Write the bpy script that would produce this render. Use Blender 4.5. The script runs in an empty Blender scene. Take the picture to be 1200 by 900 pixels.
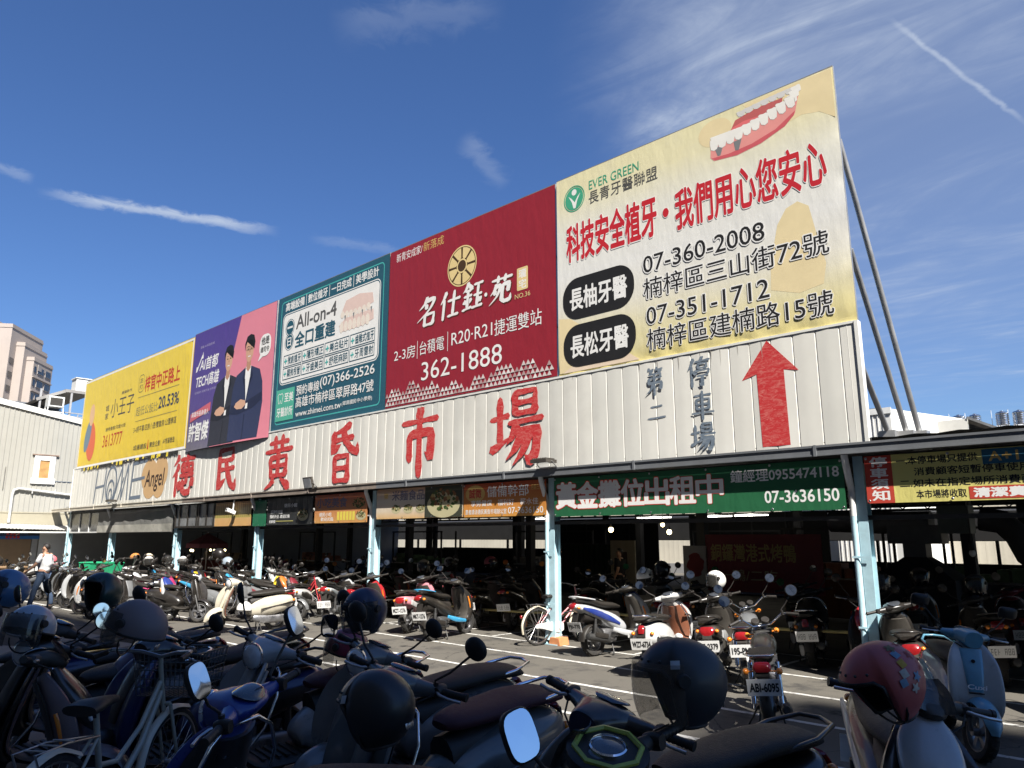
import bpy, bmesh, math, random
from mathutils import Vector, Matrix, noise
random.seed(7)
R = math.radians
scn = bpy.context.scene
COL = scn.collection

# ------------------------------------------------------------------ camera
CAM_H = 1.87
cam = bpy.data.cameras.new('camera'); camo = bpy.data.objects.new('camera', cam); COL.objects.link(camo)
camo.location = (0, 0, CAM_H); camo.rotation_euler = (R(90 + 11.70), 0, R(43.51))
cam.sensor_width = 36; cam.lens = 36 * 868.06 / 1200; cam.clip_start = .05; cam.clip_end = 3000
scn.camera = camo

# ------------------------------------------------------------------ sun, sky, exposure
SUN_DIR = Vector((.602, -.262, .755)).normalized()          # towards the sun
SUN_EL = math.asin(SUN_DIR.z); SUN_ROT = math.atan2(SUN_DIR.x, SUN_DIR.y)
sl = bpy.data.lights.new('sun', 'SUN'); sl.energy = 4.8; sl.angle = R(.53); sl.color = (1, .95, .87)
so = bpy.data.objects.new('sun', sl); COL.objects.link(so)
so.rotation_euler = SUN_DIR.to_track_quat('Z', 'Y').to_euler(); so.location = (30, -20, 60)
w = bpy.data.worlds.new('World'); scn.world = w; w.use_nodes = True
scn.view_settings.view_transform = 'Standard'; scn.view_settings.look = 'None'
scn.view_settings.exposure = 1.3; scn.view_settings.gamma = 1; scn.view_settings.use_curve_mapping = False
SKY_STRENGTH = .065

def build_sky():
    nt = w.node_tree; N = nt.nodes; L = nt.links; N.clear()
    def nd(t, **k):
        n = N.new(t)
        for a, b in k.items(): setattr(n, a, b)
        return n
    def mth(op, a, b=None, c=None, clamp=False):
        n = nd('ShaderNodeMath', operation=op); n.use_clamp = clamp
        for i, x in enumerate((a, b, c)):
            if x is None: continue
            if isinstance(x, (int, float)): n.inputs[i].default_value = x
            else: L.new(x, n.inputs[i])
        return n.outputs[0]
    def vdot(a, vec):
        n = nd('ShaderNodeVectorMath', operation='DOT_PRODUCT'); L.new(a, n.inputs[0]); n.inputs[1].default_value = vec
        return n.outputs['Value']
    def sstep(x, lo, hi):
        n = nd('ShaderNodeMapRange', interpolation_type='SMOOTHSTEP'); L.new(x, n.inputs[0])
        n.inputs[1].default_value = lo; n.inputs[2].default_value = hi
        return n.outputs[0]
    out = nd('ShaderNodeOutputWorld'); bg = nd('ShaderNodeBackground')
    sky = nd('ShaderNodeTexSky', sky_type='NISHITA', sun_disc=False, sun_elevation=SUN_EL, sun_rotation=SUN_ROT)
    sky.air_density = 1.15; sky.dust_density = .25; sky.ozone_density = 2.6; sky.altitude = 0
    tc = nd('ShaderNodeTexCoord'); D = tc.outputs['Generated']
    sep = nd('ShaderNodeSeparateXYZ'); L.new(D, sep.inputs[0])
    # project the view direction on a cirrus layer high above the town
    zc = mth('MAXIMUM', sep.outputs[2], .04)
    px = mth('DIVIDE', sep.outputs[0], zc); py = mth('DIVIDE', sep.outputs[1], zc)
    cmb = nd('ShaderNodeCombineXYZ'); L.new(px, cmb.inputs[0]); L.new(py, cmb.inputs[1])
    def cirrus(ang, sx, sy, scale, detail, dist, seed):
        mp = nd('ShaderNodeMapping'); mp.inputs['Rotation'].default_value = (0, 0, R(ang)); mp.inputs['Scale'].default_value = (sx, sy, 1)
        mp.inputs['Location'].default_value = (seed, seed * .7, 0)
        L.new(cmb.outputs[0], mp.inputs[0])
        nz = nd('ShaderNodeTexNoise'); L.new(mp.outputs[0], nz.inputs['Vector'])
        nz.inputs['Scale'].default_value = scale; nz.inputs['Detail'].default_value = detail; nz.inputs['Roughness'].default_value = .62
        nz.inputs['Distortion'].default_value = dist
        return nz.outputs['Fac']
    def raydir(x, y):
        a = (x - 600) / 868.06; b = -(y - 450) / 868.06
        return (camo.rotation_euler.to_matrix() @ Vector((a, b, -1))).normalized()
    A = cirrus(62, .5, 1.25, 1.1, 10, 1.6, 3.1)
    B = cirrus(20, .8, 1.3, .8, 4, .5, 9.7)
    # the veil thickens towards the north-east
    c0 = raydir(1120, 130)
    near = vdot(D, c0)
    mask = sstep(near, .885, .975); C3 = sstep(cirrus(30, .8, 2.0, 1.9, 11, 3.2, 6.4), .30, .76)
    a1 = sstep(A, .38, .80); b1 = sstep(B, .34, .70)
    veil = mth('MULTIPLY', mth('MULTIPLY', a1, b1), mth('MULTIPLY', mth('MULTIPLY', mask, mth('ADD', mth('MULTIPLY', C3, .80), .34)), .70))
    veil = mth('ADD', veil, mth('MULTIPLY', sstep(near, .90, 1.0), .20))
    a2 = sstep(A, .60, .85)
    thin = mth('MULTIPLY', mth('MULTIPLY', a2, sstep(B, .5, .75)), .16)
    tot = mth('ADD', veil, thin)
    # narrow streaks of cirrus and a contrail, each a thin arc across the sky
    fine = cirrus(35, 1.5, 1.5, 9, 6, .6, 1.3)
    for (x0, y0, x1, y1, wd, amt, edge) in ((66, 228, 310, 269, .0055, .85, .05), (545, 165, 590, 212, .012, .20, .06), (1050, 28, 1196, 140, .0026, .42, .10),
                                            (370, 280, 470, 294, .006, .16, .06), (0, 196, 26, 206, .005, .3, .05), (400, 30, 580, 6, .020, .14, .10)):
        p, q = raydir(x0, y0), raydir(x1, y1); n = p.cross(q).normalized(); m = (p + q).normalized()
        half = m.dot(p)
        d = mth('ABSOLUTE', mth('ADD', vdot(D, n), mth('MULTIPLY', mth('SUBTRACT', fine, .5), wd * 3.2)))
        band = mth('SUBTRACT', 1.0, sstep(d, wd * .1, wd * 1.6))
        along = sstep(vdot(D, m), half - (1 - half) * .4 - .0002, half + (1 - half) * .75)
        tot = mth('ADD', tot, mth('MULTIPLY', mth('MULTIPLY', band, along), mth('MULTIPLY', mth('ADD', fine, .25), amt)))
    tot = mth('MINIMUM', mth('MAXIMUM', tot, 0), .9)
    mix = nd('ShaderNodeMix', data_type='RGBA'); L.new(tot, mix.inputs['Factor'])
    tint = nd('ShaderNodeMix', data_type='RGBA', blend_type='MULTIPLY'); tint.inputs['Factor'].default_value = 1; L.new(sky.outputs[0], tint.inputs['A']); tint.inputs['B'].default_value = (.39, .535, .79, 1); L.new(tint.outputs['Result'], mix.inputs['A'])
    mix.inputs['B'].default_value = (3.9, 4.4, 5.2, 1)
    L.new(mix.outputs['Result'], bg.inputs[0]); bg.inputs[1].default_value = SKY_STRENGTH
    L.new(bg.outputs[0], out.inputs[0])
build_sky()

# ------------------------------------------------------------------ materials
MATS = {}
def M(name, col, rough=.55, metal=0., var=.12, scale=6., bump=0., coat=0., spec=.5, trans=0., dirt=0., alpha=1., emit=0., bscale=None):
    """a procedural surface: base colour broken by two noises, uneven gloss, optional bump"""
    if name in MATS: return MATS[name]
    m = bpy.data.materials.new(name); m.use_nodes = True; MATS[name] = m
    N, L = m.node_tree.nodes, m.node_tree.links; b = N['Principled BSDF']
    b.inputs['Roughness'].default_value = rough; b.inputs['Metallic'].default_value = metal
    b.inputs['Coat Weight'].default_value = coat; b.inputs['Coat Roughness'].default_value = .08
    b.inputs['Specular IOR Level'].default_value = spec; b.inputs['Transmission Weight'].default_value = trans
    b.inputs['Alpha'].default_value = alpha
    if emit: b.inputs['Emission Color'].default_value = (*col, 1); b.inputs['Emission Strength'].default_value = emit
    tc = N.new('ShaderNodeTexCoord')
    n1 = N.new('ShaderNodeTexNoise'); n1.inputs['Scale'].default_value = scale; n1.inputs['Detail'].default_value = 6; n1.inputs['Roughness'].default_value = .65
    L.new(tc.outputs['Object'], n1.inputs['Vector'])
    mp = N.new('ShaderNodeMapRange'); L.new(n1.outputs['Fac'], mp.inputs[0]); mp.inputs[1].default_value = .3; mp.inputs[2].default_value = .7
    mx = N.new('ShaderNodeMix'); mx.data_type = 'RGBA'; L.new(mp.outputs[0], mx.inputs['Factor'])
    mx.inputs['A'].default_value = (*[c * (1 - var) for c in col], 1); mx.inputs['B'].default_value = (*[min(1, c * (1 + var * .6)) for c in col], 1)
    last = mx.outputs['Result']
    if dirt:
        n2 = N.new('ShaderNodeTexNoise'); n2.inputs['Scale'].default_value = scale * .37; n2.inputs['Detail'].default_value = 9; n2.inputs['Roughness'].default_value = .75
        L.new(tc.outputs['Object'], n2.inputs['Vector'])
        m2 = N.new('ShaderNodeMapRange'); L.new(n2.outputs['Fac'], m2.inputs[0]); m2.inputs[1].default_value = .5; m2.inputs[2].default_value = .78; m2.inputs[4].default_value = dirt
        x2 = N.new('ShaderNodeMix'); x2.data_type = 'RGBA'; L.new(m2.outputs[0], x2.inputs['Factor']); L.new(last, x2.inputs['A']); x2.inputs['B'].default_value = (.17, .15, .125, 1)
        last = x2.outputs['Result']
    L.new(last, b.inputs['Base Color'])
    rr = N.new('ShaderNodeMapRange'); L.new(n1.outputs['Fac'], rr.inputs[0]); rr.inputs[1].default_value = .25; rr.inputs[2].default_value = .75
    rr.inputs[3].default_value = max(0, rough - .07); rr.inputs[4].default_value = min(1, rough + .1 + dirt * .2); L.new(rr.outputs[0], b.inputs['Roughness'])
    if bump:
        bn = N.new('ShaderNodeTexNoise'); bn.inputs['Scale'].default_value = bscale or scale * 4; bn.inputs['Detail'].default_value = 4
        L.new(tc.outputs['Object'], bn.inputs['Vector'])
        bp = N.new('ShaderNodeBump'); bp.inputs['Strength'].default_value = bump; bp.inputs['Distance'].default_value = .02
        L.new(bn.outputs['Fac'], bp.inputs['Height']); L.new(bp.outputs[0], b.inputs['Normal'])
    return m
def paint(name, col, rough=.28, coat=.5): return M('paint_' + name, col, rough, 0, .16, 5, .03, coat, .5, dirt=.30)
def plastic(name, col, rough=.5): return M('plastic_' + name, col, rough, 0, .2, 9, .08, 0, .4, dirt=.12)
def cloth(name, col, rough=.85): return M('cloth_' + name, col, rough, 0, .14, 3, .25, 0, .2)
def ink(name, col, rough=.6): return M('ink_' + name, col, rough, 0, .07, 2.5, 0, 0, .25)

K_black = plastic('black', (.021, .018, .0155)); K_dark = plastic('charcoal', (.048, .043, .037)); K_rubber = M('rubber', (.022, .021, .02), .85, 0, .3, 14, .2, dirt=.3)
K_seat = M('seat_vinyl', (.020, .017, .014), .55, 0, .15, 40, .25, 0, .35)
K_metal = M('bare_metal', (.5, .5, .5), .32, 1, .15, 8, dirt=.2); K_chrome = M('chrome', (.8, .8, .82), .08, 1, .05, 4); K_alloy = M('alloy', (.32, .32, .33), .4, .9, .2, 10, dirt=.3)
K_mirror = M('mirror_silver', (.88, .9, .93), .015, 1, .01, 2)
K_red = M('red_lens', (.24, .010, .012), .12, 0, .15, 30, 0, .6); K_amber = M('amber_lens', (.75, .22, .02), .15, 0, .1, 30, 0, .5)
K_lens = M('clear_lens', (.62, .64, .66), .08, .15, .12, 20, 0, .9)
K_plate = M('plate_white', (.78, .78, .77), .4, 0, .05, 8, dirt=.12); K_plateink = ink('plate_black', (.02, .02, .022))
K_exh = M('exhaust_steel', (.07, .07, .07), .45, .6, .3, 8, dirt=.3)
K_visor = M('visor_smoke', (.035, .033, .03), .06, 0, .05, 3, 0, .3, .5, alpha=.72); K_visorc = M('visor_clear', (.13, .10, .075), .06, 0, .05, 3, 0, .3, .5, alpha=.5)

# ------------------------------------------------------------------ mesh builder
class MB:
    def __init__(s): s.v = []; s.f = []; s.m = []; s.cur = 0; s.X = None
    def add(s, vs, fs, flip=False):
        o = len(s.v)
        if s.X is not None: vs = [s.X @ Vector(p) for p in vs]
        s.v += [tuple(p) for p in vs]
        for f in fs:
            f = [i + o for i in f]
            s.f.append(f[::-1] if flip else f); s.m.append(s.cur)
        return s
    def mat(s, i): s.cur = i; return s
    def box(s, x0, x1, y0, y1, z0, z1):
        vs = [(x, y, z) for x in (x0, x1) for y in (y0, y1) for z in (z0, z1)]
        return s.add(vs, [(0, 1, 3, 2), (4, 6, 7, 5), (0, 4, 5, 1), (2, 3, 7, 6), (0, 2, 6, 4), (1, 5, 7, 3)])
    def bar(s, p, q, w, h, up=(0, 0, 1)):
        p, q = Vector(p), Vector(q); d = (q - p).normalized(); a = d.cross(Vector(up))
        if a.length < 1e-4: a = d.cross(Vector((1, 0, 0)))
        a.normalize(); b = a.cross(d); vs = []
        for c in (p, q):
            for i, j in ((-1, -1), (1, -1), (1, 1), (-1, 1)): vs.append(c + a * (w / 2 * i) + b * (h / 2 * j))
        return s.add(vs, [(0, 1, 2, 3), (7, 6, 5, 4), (0, 4, 5, 1), (1, 5, 6, 2), (2, 6, 7, 3), (3, 7, 4, 0)])
    def tube(s, pts, r, n=8, cap=True):
        pts = [Vector(p) for p in pts]; k = len(pts); rs = r if isinstance(r, (list, tuple)) else [r] * k
        vs = []; prev = None
        for i, p in enumerate(pts):
            d = (pts[min(i + 1, k - 1)] - pts[max(i - 1, 0)]).normalized()
            if prev is None:
                a = d.cross(Vector((0, 0, 1)))
                if a.length < .05: a = d.cross(Vector((0, 1, 0)))
            else: a = prev - d * prev.dot(d)
            a.normalize(); prev = a; b = d.cross(a)
            for j in range(n):
                t = 2 * math.pi * j / n; vs.append(p + (a * math.cos(t) + b * math.sin(t)) * rs[i])
        fs = [(i * n + j, i * n + (j + 1) % n, (i + 1) * n + (j + 1) % n, (i + 1) * n + j) for i in range(k - 1) for j in range(n)]
        if cap: fs += [tuple(range(n))[::-1], tuple((k - 1) * n + j for j in range(n))]
        return s.add(vs, fs)
    def lathe(s, prof, n=24, c=(0, 0, 0), axis='y', closed=False):
        """prof: (radius, along the axis)"""
        vs = []
        for (r, h) in prof:
            for j in range(n):
                t = 2 * math.pi * j / n; a, b = r * math.cos(t), r * math.sin(t)
                p = {'y': (a, h, b), 'z': (a, b, h), 'x': (h, a, b)}[axis]; vs.append((p[0] + c[0], p[1] + c[1], p[2] + c[2]))
        k = len(prof); kk = k if closed else k - 1
        fs = [(i * n + j, i * n + (j + 1) % n, ((i + 1) % k) * n + (j + 1) % n, ((i + 1) % k) * n + j) for i in range(kk) for j in range(n)]
        return s.add(vs, fs, flip=(axis != 'y'))
    def ell(s, c, rx, ry, rz, n=14, m=9):
        vs = []; fs = []
        for i in range(m + 1):
            th = math.pi * i / m
            for j in range(n):
                ph = 2 * math.pi * j / n; vs.append((c[0] + rx * math.sin(th) * math.cos(ph), c[1] + ry * math.sin(th) * math.sin(ph), c[2] + rz * math.cos(th)))
        for i in range(m):
            for j in range(n): fs.append((i * n + j, (i + 1) * n + j, (i + 1) * n + (j + 1) % n, i * n + (j + 1) % n))
        return s.add(vs, fs)
    def sweep(s, keys, n=16, sub=3, y=0.):
        """solid swept along a path in the x-z plane; key = (x, z, half width, half thickness, exponent, bow[, y])"""
        K = []
        for k in keys:
            k = list(k) + [2.4, 0., 0.][len(k) - 4:] if len(k) < 7 else list(k); K.append(k)
        P = []
        for i in range(len(K) - 1):
            k0, k1, k2, k3 = K[max(i - 1, 0)], K[i], K[i + 1], K[min(i + 2, len(K) - 1)]
            for j in range(sub):
                t = j / sub
                P.append([.5 * (2 * b + (c - a) * t + (2 * a - 5 * b + 4 * c - d) * t * t + (3 * b - a - 3 * c + d) * t ** 3) for a, b, c, d in zip(k0, k1, k2, k3)])
        P.append(K[-1]); vs = []; m = len(P)
        for i, p in enumerate(P):
            a, b = P[max(i - 1, 0)], P[min(i + 1, m - 1)]; tx, tz = b[0] - a[0], b[1] - a[1]; l = math.hypot(tx, tz) or 1
            nx, nz = -tz / l, tx / l
            for j in range(n):
                t = 2 * math.pi * j / n; ct, st = math.cos(t), math.sin(t); e = 2 / max(1.2, p[4])
                u = math.copysign(abs(ct) ** e, ct); q = math.copysign(abs(st) ** e, st)
                h = q * max(.001, p[3]) - p[5] * u * u
                vs.append((p[0] + nx * h, y + p[6] + u * max(.001, p[2]), p[1] + nz * h))
        fs = [(i * n + j, (i + 1) * n + j, (i + 1) * n + (j + 1) % n, i * n + (j + 1) % n) for i in range(m - 1) for j in range(n)]
        fs += [tuple(range(n)), tuple((m - 1) * n + j for j in range(n))[::-1]]
        return s.add(vs, fs)
    def grid(s, fn, nu, nv, flip=False):
        vs = [fn(i / nu, j / nv) for j in range(nv + 1) for i in range(nu + 1)]; w_ = nu + 1
        return s.add(vs, [(j * w_ + i, j * w_ + i + 1, (j + 1) * w_ + i + 1, (j + 1) * w_ + i) for j in range(nv) for i in range(nu)], flip)
    def prism(s, poly, fn0, fn1):
        """poly in 2D (counter-clockwise seen from fn1's side), extruded between two mappings"""
        n = len(poly); vs = [fn0(*p) for p in poly] + [fn1(*p) for p in poly]
        return s.add(vs, [tuple(range(n))[::-1], tuple(range(n, 2 * n))] + [(i, (i + 1) % n, n + (i + 1) % n, n + i) for i in range(n)])
    def build(s, name, mats, parent=None, smooth=None, loc=None):
        me = bpy.data.meshes.new(name); me.from_pydata(s.v, [], s.f)
        if not isinstance(mats, (list, tuple)): mats = [mats]
        for m in mats: me.materials.append(m)
        if len(mats) > 1: me.polygons.foreach_set('material_index', s.m)
        if smooth is not None:
            me.polygons.foreach_set('use_smooth', [True] * len(me.polygons)); me.set_sharp_from_angle(angle=R(smooth))
        me.update(); o = bpy.data.objects.new(name, me); COL.objects.link(o)
        if parent is not None: o.parent = parent
        if loc is not None: o.location = loc
        return o

KIDS = {}
def tag(o, label=None, cat=None, group=None, kind=None):
    if label: o['label'] = label
    if cat: o['category'] = cat
    if group: o['group'] = group
    if kind: o['kind'] = kind
    return o
def thing(name, label, cat, loc=(0, 0, 0), rz=0., group=None):
    o = bpy.data.objects.new(name, None); COL.objects.link(o); o.empty_display_size = .2
    o.location = loc; o.rotation_euler = (0, 0, rz); return tag(o, label, cat, group)
def structure(name, mb, m, smooth=None): return tag(mb.build(name, m, None, smooth), kind='structure')
def copy_tree(o, parent=None, recol=None):
    c = o.copy(); COL.objects.link(c); c.parent = parent
    if recol and c.type == 'MESH':
        for sl_ in c.material_slots:
            if sl_.material and sl_.material.name in recol:
                nm = recol[sl_.material.name]; sl_.link = 'OBJECT'; sl_.material = nm
    for ch in o.children: copy_tree(ch, c, recol)
    return c
def kill_tree(o):
    for ch in list(o.children): kill_tree(ch)
    bpy.data.objects.remove(o)

# ------------------------------------------------------------------ lettering
GL = {}
def glyphs(sx, bold=0.):
    if (sx, bold) not in GL:
        c = bpy.data.curves.new('t', 'FONT'); c.body = sx; c.size = 1; c.offset = bold; c.resolution_u = 3; c.fill_mode = 'FRONT'
        o = bpy.data.objects.new('t', c); me = bpy.data.meshes.new_from_object(o)
        GL[(sx, bold)] = ([v.co[:2] for v in me.vertices], [tuple(p.vertices) for p in me.polygons])
        bpy.data.objects.remove(o); bpy.data.meshes.remove(me)
    return GL[(sx, bold)]
def text(mb, sx, x0, x1, z0, z1, fn, bold=0., shear=0.):
    """flat letters stretched to the rectangle; fn maps (x, z) to a point on the sign"""
    vs, fs = glyphs(sx, bold)
    a0, a1 = min(v[0] for v in vs), max(v[0] for v in vs); b0, b1 = min(v[1] for v in vs), max(v[1] for v in vs)
    out = []
    for (a, b) in vs:
        t = (b - b0) / (b1 - b0); out.append(fn(x0 + (a - a0) / (a1 - a0) * (x1 - x0) + shear * t * (z1 - z0), z0 + t * (z1 - z0)))
    return mb.add(out, fs)

# brush-written characters: strokes (kind, points) in a unit box; h level, v upright, s sweep, n press, d dot, k hook
BR = {}
def _b(ch, txt):
    st = []
    for a in txt.split(';'):
        a = a.strip(); nums = [int(t) / 100 for t in a[1:].split()]
        st.append((a[0], list(zip(nums[::2], nums[1::2]))))
    BR[ch] = st
_b('德', 's28 95 20 84 8 74;s30 74 20 60 5 47;v20 60 20 2;h38 86 95 88;v66 97 65 74;v43 74 45 58;h43 74 90 75 87 58;v58 73 58 60;v73 73 72 60;h45 59 88 60;h38 48 93 50;d40 34 34 16;k50 38 52 14 62 8 80 9 84 22;d62 40 68 30;d86 40 95 24')
_b('民', 'h22 88 76 90 74 66;h24 66 74 67;k22 90 22 8 48 26;h22 46 82 49;k48 66 58 38 72 14 88 6 90 24')
_b('黃', 'h20 84 80 86;v38 96 39 72;v62 97 60 72;h8 68 93 71;v24 56 28 20;h24 56 78 58 74 22;v50 70 50 22;h27 40 75 41;h28 22 74 23;s38 16 28 6 10 -2;n60 16 75 7 90 -2')
_b('昏', 's74 95 50 86 26 82;k28 84 26 52 46 62;h27 70 82 73;k54 86 62 68 76 54 94 46 95 60;v32 42 33 0;h32 42 70 43 69 0;h33 22 68 23;h33 2 69 2')
_b('市', 'd46 98 56 86;h8 78 93 81;v26 60 26 20;k26 60 80 62 77 22 66 30;v51 80 50 -4')
_b('場', 'h3 62 36 66;v20 90 20 26;s2 20 20 27 38 36;v48 95 49 66;h48 95 86 96 84 66;h49 81 85 82;h49 67 84 68;h38 55 98 58;s52 54 44 38 34 28;k48 42 90 44 86 14 76 2 68 10;s62 42 50 22 34 8;s76 42 64 18 46 0')
_b('第', 's24 98 16 86;h20 90 44 92;d32 90 36 80;s62 98 55 86;h58 90 88 92;d74 90 78 80;h22 74 80 76 78 60;h24 60 78 61;k24 60 22 42 84 44 80 20 70 26;v50 76 50 -2;s46 42 32 20 10 6')
_b('二', 'h22 70 78 74;h6 20 94 24')
_b('停', 's28 96 18 76 4 58;v20 70 20 0;d60 98 66 90;h36 84 96 87;v48 76 49 60;h48 76 84 77 82 61;h49 61 82 62;d36 54 34 40;h36 52 96 54 90 42;h44 34 88 36;k66 35 66 2 54 10')
_b('車', 'h16 84 84 86;v24 70 26 34;h24 70 78 71 75 34;h25 52 76 53;h26 35 75 36;h5 20 95 22;v50 99 50 -4')
_b('名', 's46 98 34 78 12 62;s42 86 76 88 58 56 8 22;d38 72 50 62;v40 40 41 4;h40 40 82 42 78 6;h41 6 78 7')
_b('仕', 's28 96 18 76 4 58;v20 70 20 0;h40 62 98 65;v68 94 67 10;h44 8 94 10')
_b('鈺', 's26 98 16 80 2 68;n27 94 36 82 48 74;h14 70 38 71;h8 52 44 54;v26 70 26 12;d12 40 16 28;s42 42 37 28;h4 8 46 14;h54 86 94 88;h56 50 92 52;h50 10 98 13;v74 86 73 12;d82 38 90 26')
_b('苑', 'h8 86 94 88;v34 98 35 76;v66 98 64 76;s30 70 22 52 6 36;s26 60 46 62 34 28 4 2;d20 46 30 36;k56 64 84 66 82 40 74 44;k56 64 56 12 68 4 92 6 94 24')
def brush(mb, ch, x0, x1, z0, z1, fn, wd=.085, rnd=0., shear=0.):
    rg = random.Random(ord(ch)); sx, sz = x1 - x0, z1 - z0; asp = sz / sx
    for si, (kind, pts) in enumerate(BR[ch]):
        P = [Vector((x, y * asp)) for x, y in pts]
        # smooth curves for sweeps and hooks, corners for frames
        S = []
        for i in range(len(P) - 1):
            p0, p1, p2, p3 = P[max(i - 1, 0)], P[i], P[i + 1], P[min(i + 2, len(P) - 1)]
            for j in range(6):
                t = j / 6
                if kind in 'sn': S.append(.5 * (2 * p1 + (p2 - p0) * t + (2 * p0 - 5 * p1 + 4 * p2 - p3) * t * t + (3 * p1 - p0 - 3 * p2 + p3) * t ** 3))
                else: S.append(p1.lerp(p2, t))
        S.append(P[-1]); n = len(S); L_, Rr = [], []
        for i, p in enumerate(S):
            t = i / (n - 1); d = (S[min(i + 1, n - 1)] - S[max(i - 1, 0)]).normalized(); nn = Vector((-d.y, d.x))
            if kind == 'h': wf = 1.0 - .35 * math.sin(math.pi * t) + (.25 if t > .85 else 0)
            elif kind == 'v': wf = 1.15 - .3 * math.sin(math.pi * t)
            elif kind == 's': wf = 1.25 - 1.05 * t ** 1.4
            elif kind == 'n': wf = .45 + 1.2 * math.sin(math.pi * min(1, t * .95) ** 1.7) * .9
            elif kind == 'd': wf = .35 + 1.25 * math.sin(math.pi * (.15 + .75 * t))
            else: wf = 1.15 - .75 * max(0, t - .72) / .28
            if i == 0: wf *= .6
            if i == n - 1 and kind != 's': wf *= .65
            hw = wd * wf * (1 + rg.uniform(-.10, .10)) * .5 * (1.15 if abs(d.y) > abs(d.x) else .9)
            L_.append(p + nn * hw); Rr.append(p - nn * hw)
        st = S[0] - (S[1] - S[0]).normalized() * wd * .3; en = S[-1] + (S[-1] - S[-2]).normalized() * wd * .3
        vs = [st] + [q for a, b in zip(L_, Rr) for q in (a, b)] + [en]; out = []
        for qi, q in enumerate(vs):
            u = q.x; v_ = q.y / asp; out.append(fn(x0 + u * sx + shear * v_ * sz, z0 + v_ * sz, .0016 * si + .00008 * (qi // 2)))
        fs = [(0, 2, 1)] + [(1 + 2 * i, 2 + 2 * i, 4 + 2 * i, 3 + 2 * i) for i in range(n - 1)] + [(2 * n - 1, 2 * n, 2 * n + 1)]
        mb.add(out, [f[::-1] for f in fs])
# ================================================================== ground
def asphalt():
    m = bpy.data.materials.new('asphalt'); m.use_nodes = True; N, L = m.node_tree.nodes, m.node_tree.links; b = N['Principled BSDF']
    tc = N.new('ShaderNodeTexCoord')
    def nz(sc, det, lo, hi, rough=.6):
        n = N.new('ShaderNodeTexNoise'); n.inputs['Scale'].default_value = sc; n.inputs['Detail'].default_value = det; n.inputs['Roughness'].default_value = rough
        L.new(tc.outputs['Object'], n.inputs['Vector']); r = N.new('ShaderNodeMapRange'); L.new(n.outputs['Fac'], r.inputs[0]); r.inputs[1].default_value = lo; r.inputs[2].default_value = hi
        return n.outputs['Fac'], r.outputs[0]
    def mix(f, a, c):
        x = N.new('ShaderNodeMix'); x.data_type = 'RGBA'
        if isinstance(f, float): x.inputs['Factor'].default_value = f
        else: L.new(f, x.inputs['Factor'])
        for k, v in (('A', a), ('B', c)):
            if isinstance(v, tuple): x.inputs[k].default_value = (*v, 1)
            else: L.new(v, x.inputs[k])
        return x.outputs['Result']
    g, gr = nz(95, 3, .35, .65); _, big = nz(.35, 5, .38, .66); _, st = nz(1.3, 8, .52, .66, .7); _, oil = nz(2.0, 4, .62, .70)
    c = mix(gr, (.066, .061, .053), (.140, .130, .112)); c = mix(big, c, (.112, .103, .088))
    c = mix(st, c, (.046, .044, .042)); c = mix(oil, c, (.024, .023, .022))
    v = N.new('ShaderNodeTexVoronoi'); v.feature = 'DISTANCE_TO_EDGE'; v.inputs['Scale'].default_value = .32
    n2 = N.new('ShaderNodeTexNoise'); n2.inputs['Scale'].default_value = 1.1; n2.inputs['Detail'].default_value = 5; L.new(tc.outputs['Object'], n2.inputs['Vector'])
    ad = N.new('ShaderNodeVectorMath'); ad.operation = 'MULTIPLY_ADD'; L.new(n2.outputs['Color'], ad.inputs[0]); ad.inputs[1].default_value = (1.2, 1.2, 0); L.new(tc.outputs['Object'], ad.inputs[2])
    L.new(ad.outputs[0], v.inputs['Vector']); cr = N.new('ShaderNodeMapRange'); L.new(v.outputs['Distance'], cr.inputs[0]); cr.inputs[1].default_value = .004; cr.inputs[2].default_value = .0; 
    c = mix(cr.outputs[0], c, (.025, .024, .023))
    L.new(c, b.inputs['Base Color']); b.inputs['Roughness'].default_value = .88; b.inputs['Specular IOR Level'].default_value = .3
    bp = N.new('ShaderNodeBump'); bp.inputs['Strength'].default_value = .5; bp.inputs['Distance'].default_value = .01; L.new(g, bp.inputs['Height']); L.new(bp.outputs[0], b.inputs['Normal'])
    return m
def worn_paint(name, col, under):
    m = bpy.data.materials.new(name); m.use_nodes = True; N, L = m.node_tree.nodes, m.node_tree.links; b = N['Principled BSDF']
    tc = N.new('ShaderNodeTexCoord'); n = N.new('ShaderNodeTexNoise'); n.inputs['Scale'].default_value = 7; n.inputs['Detail'].default_value = 9; n.inputs['Roughness'].default_value = .78
    L.new(tc.outputs['Object'], n.inputs['Vector']); r = N.new('ShaderNodeMapRange'); L.new(n.outputs['Fac'], r.inputs[0]); r.inputs[1].default_value = .50; r.inputs[2].default_value = .62
    x = N.new('ShaderNodeMix'); x.data_type = 'RGBA'; L.new(r.outputs[0], x.inputs['Factor']); x.inputs['A'].default_value = (*col, 1); x.inputs['B'].default_value = (*under, 1)
    L.new(x.outputs['Result'], b.inputs['Base Color']); b.inputs['Roughness'].default_value = .75
    return m
K_asph = asphalt(); K_line = worn_paint('road_paint', (.56, .55, .52), (.13, .125, .118))
g = MB(); g.add([(-700, -500, 0), (500, -500, 0), (500, 900, 0), (-700, 900, 0)], [(0, 1, 2, 3)]); structure('ground', g, K_asph)
pv = MB(); pv.box(-60, 40, -3, 5.0, -.1, .15); pv_o = structure('pavement', pv, M('pavement_concrete', (.16, .155, .148), .85, 0, .2, 3, .3, dirt=.3))
ln = MB(); ln.cur = 0
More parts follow.
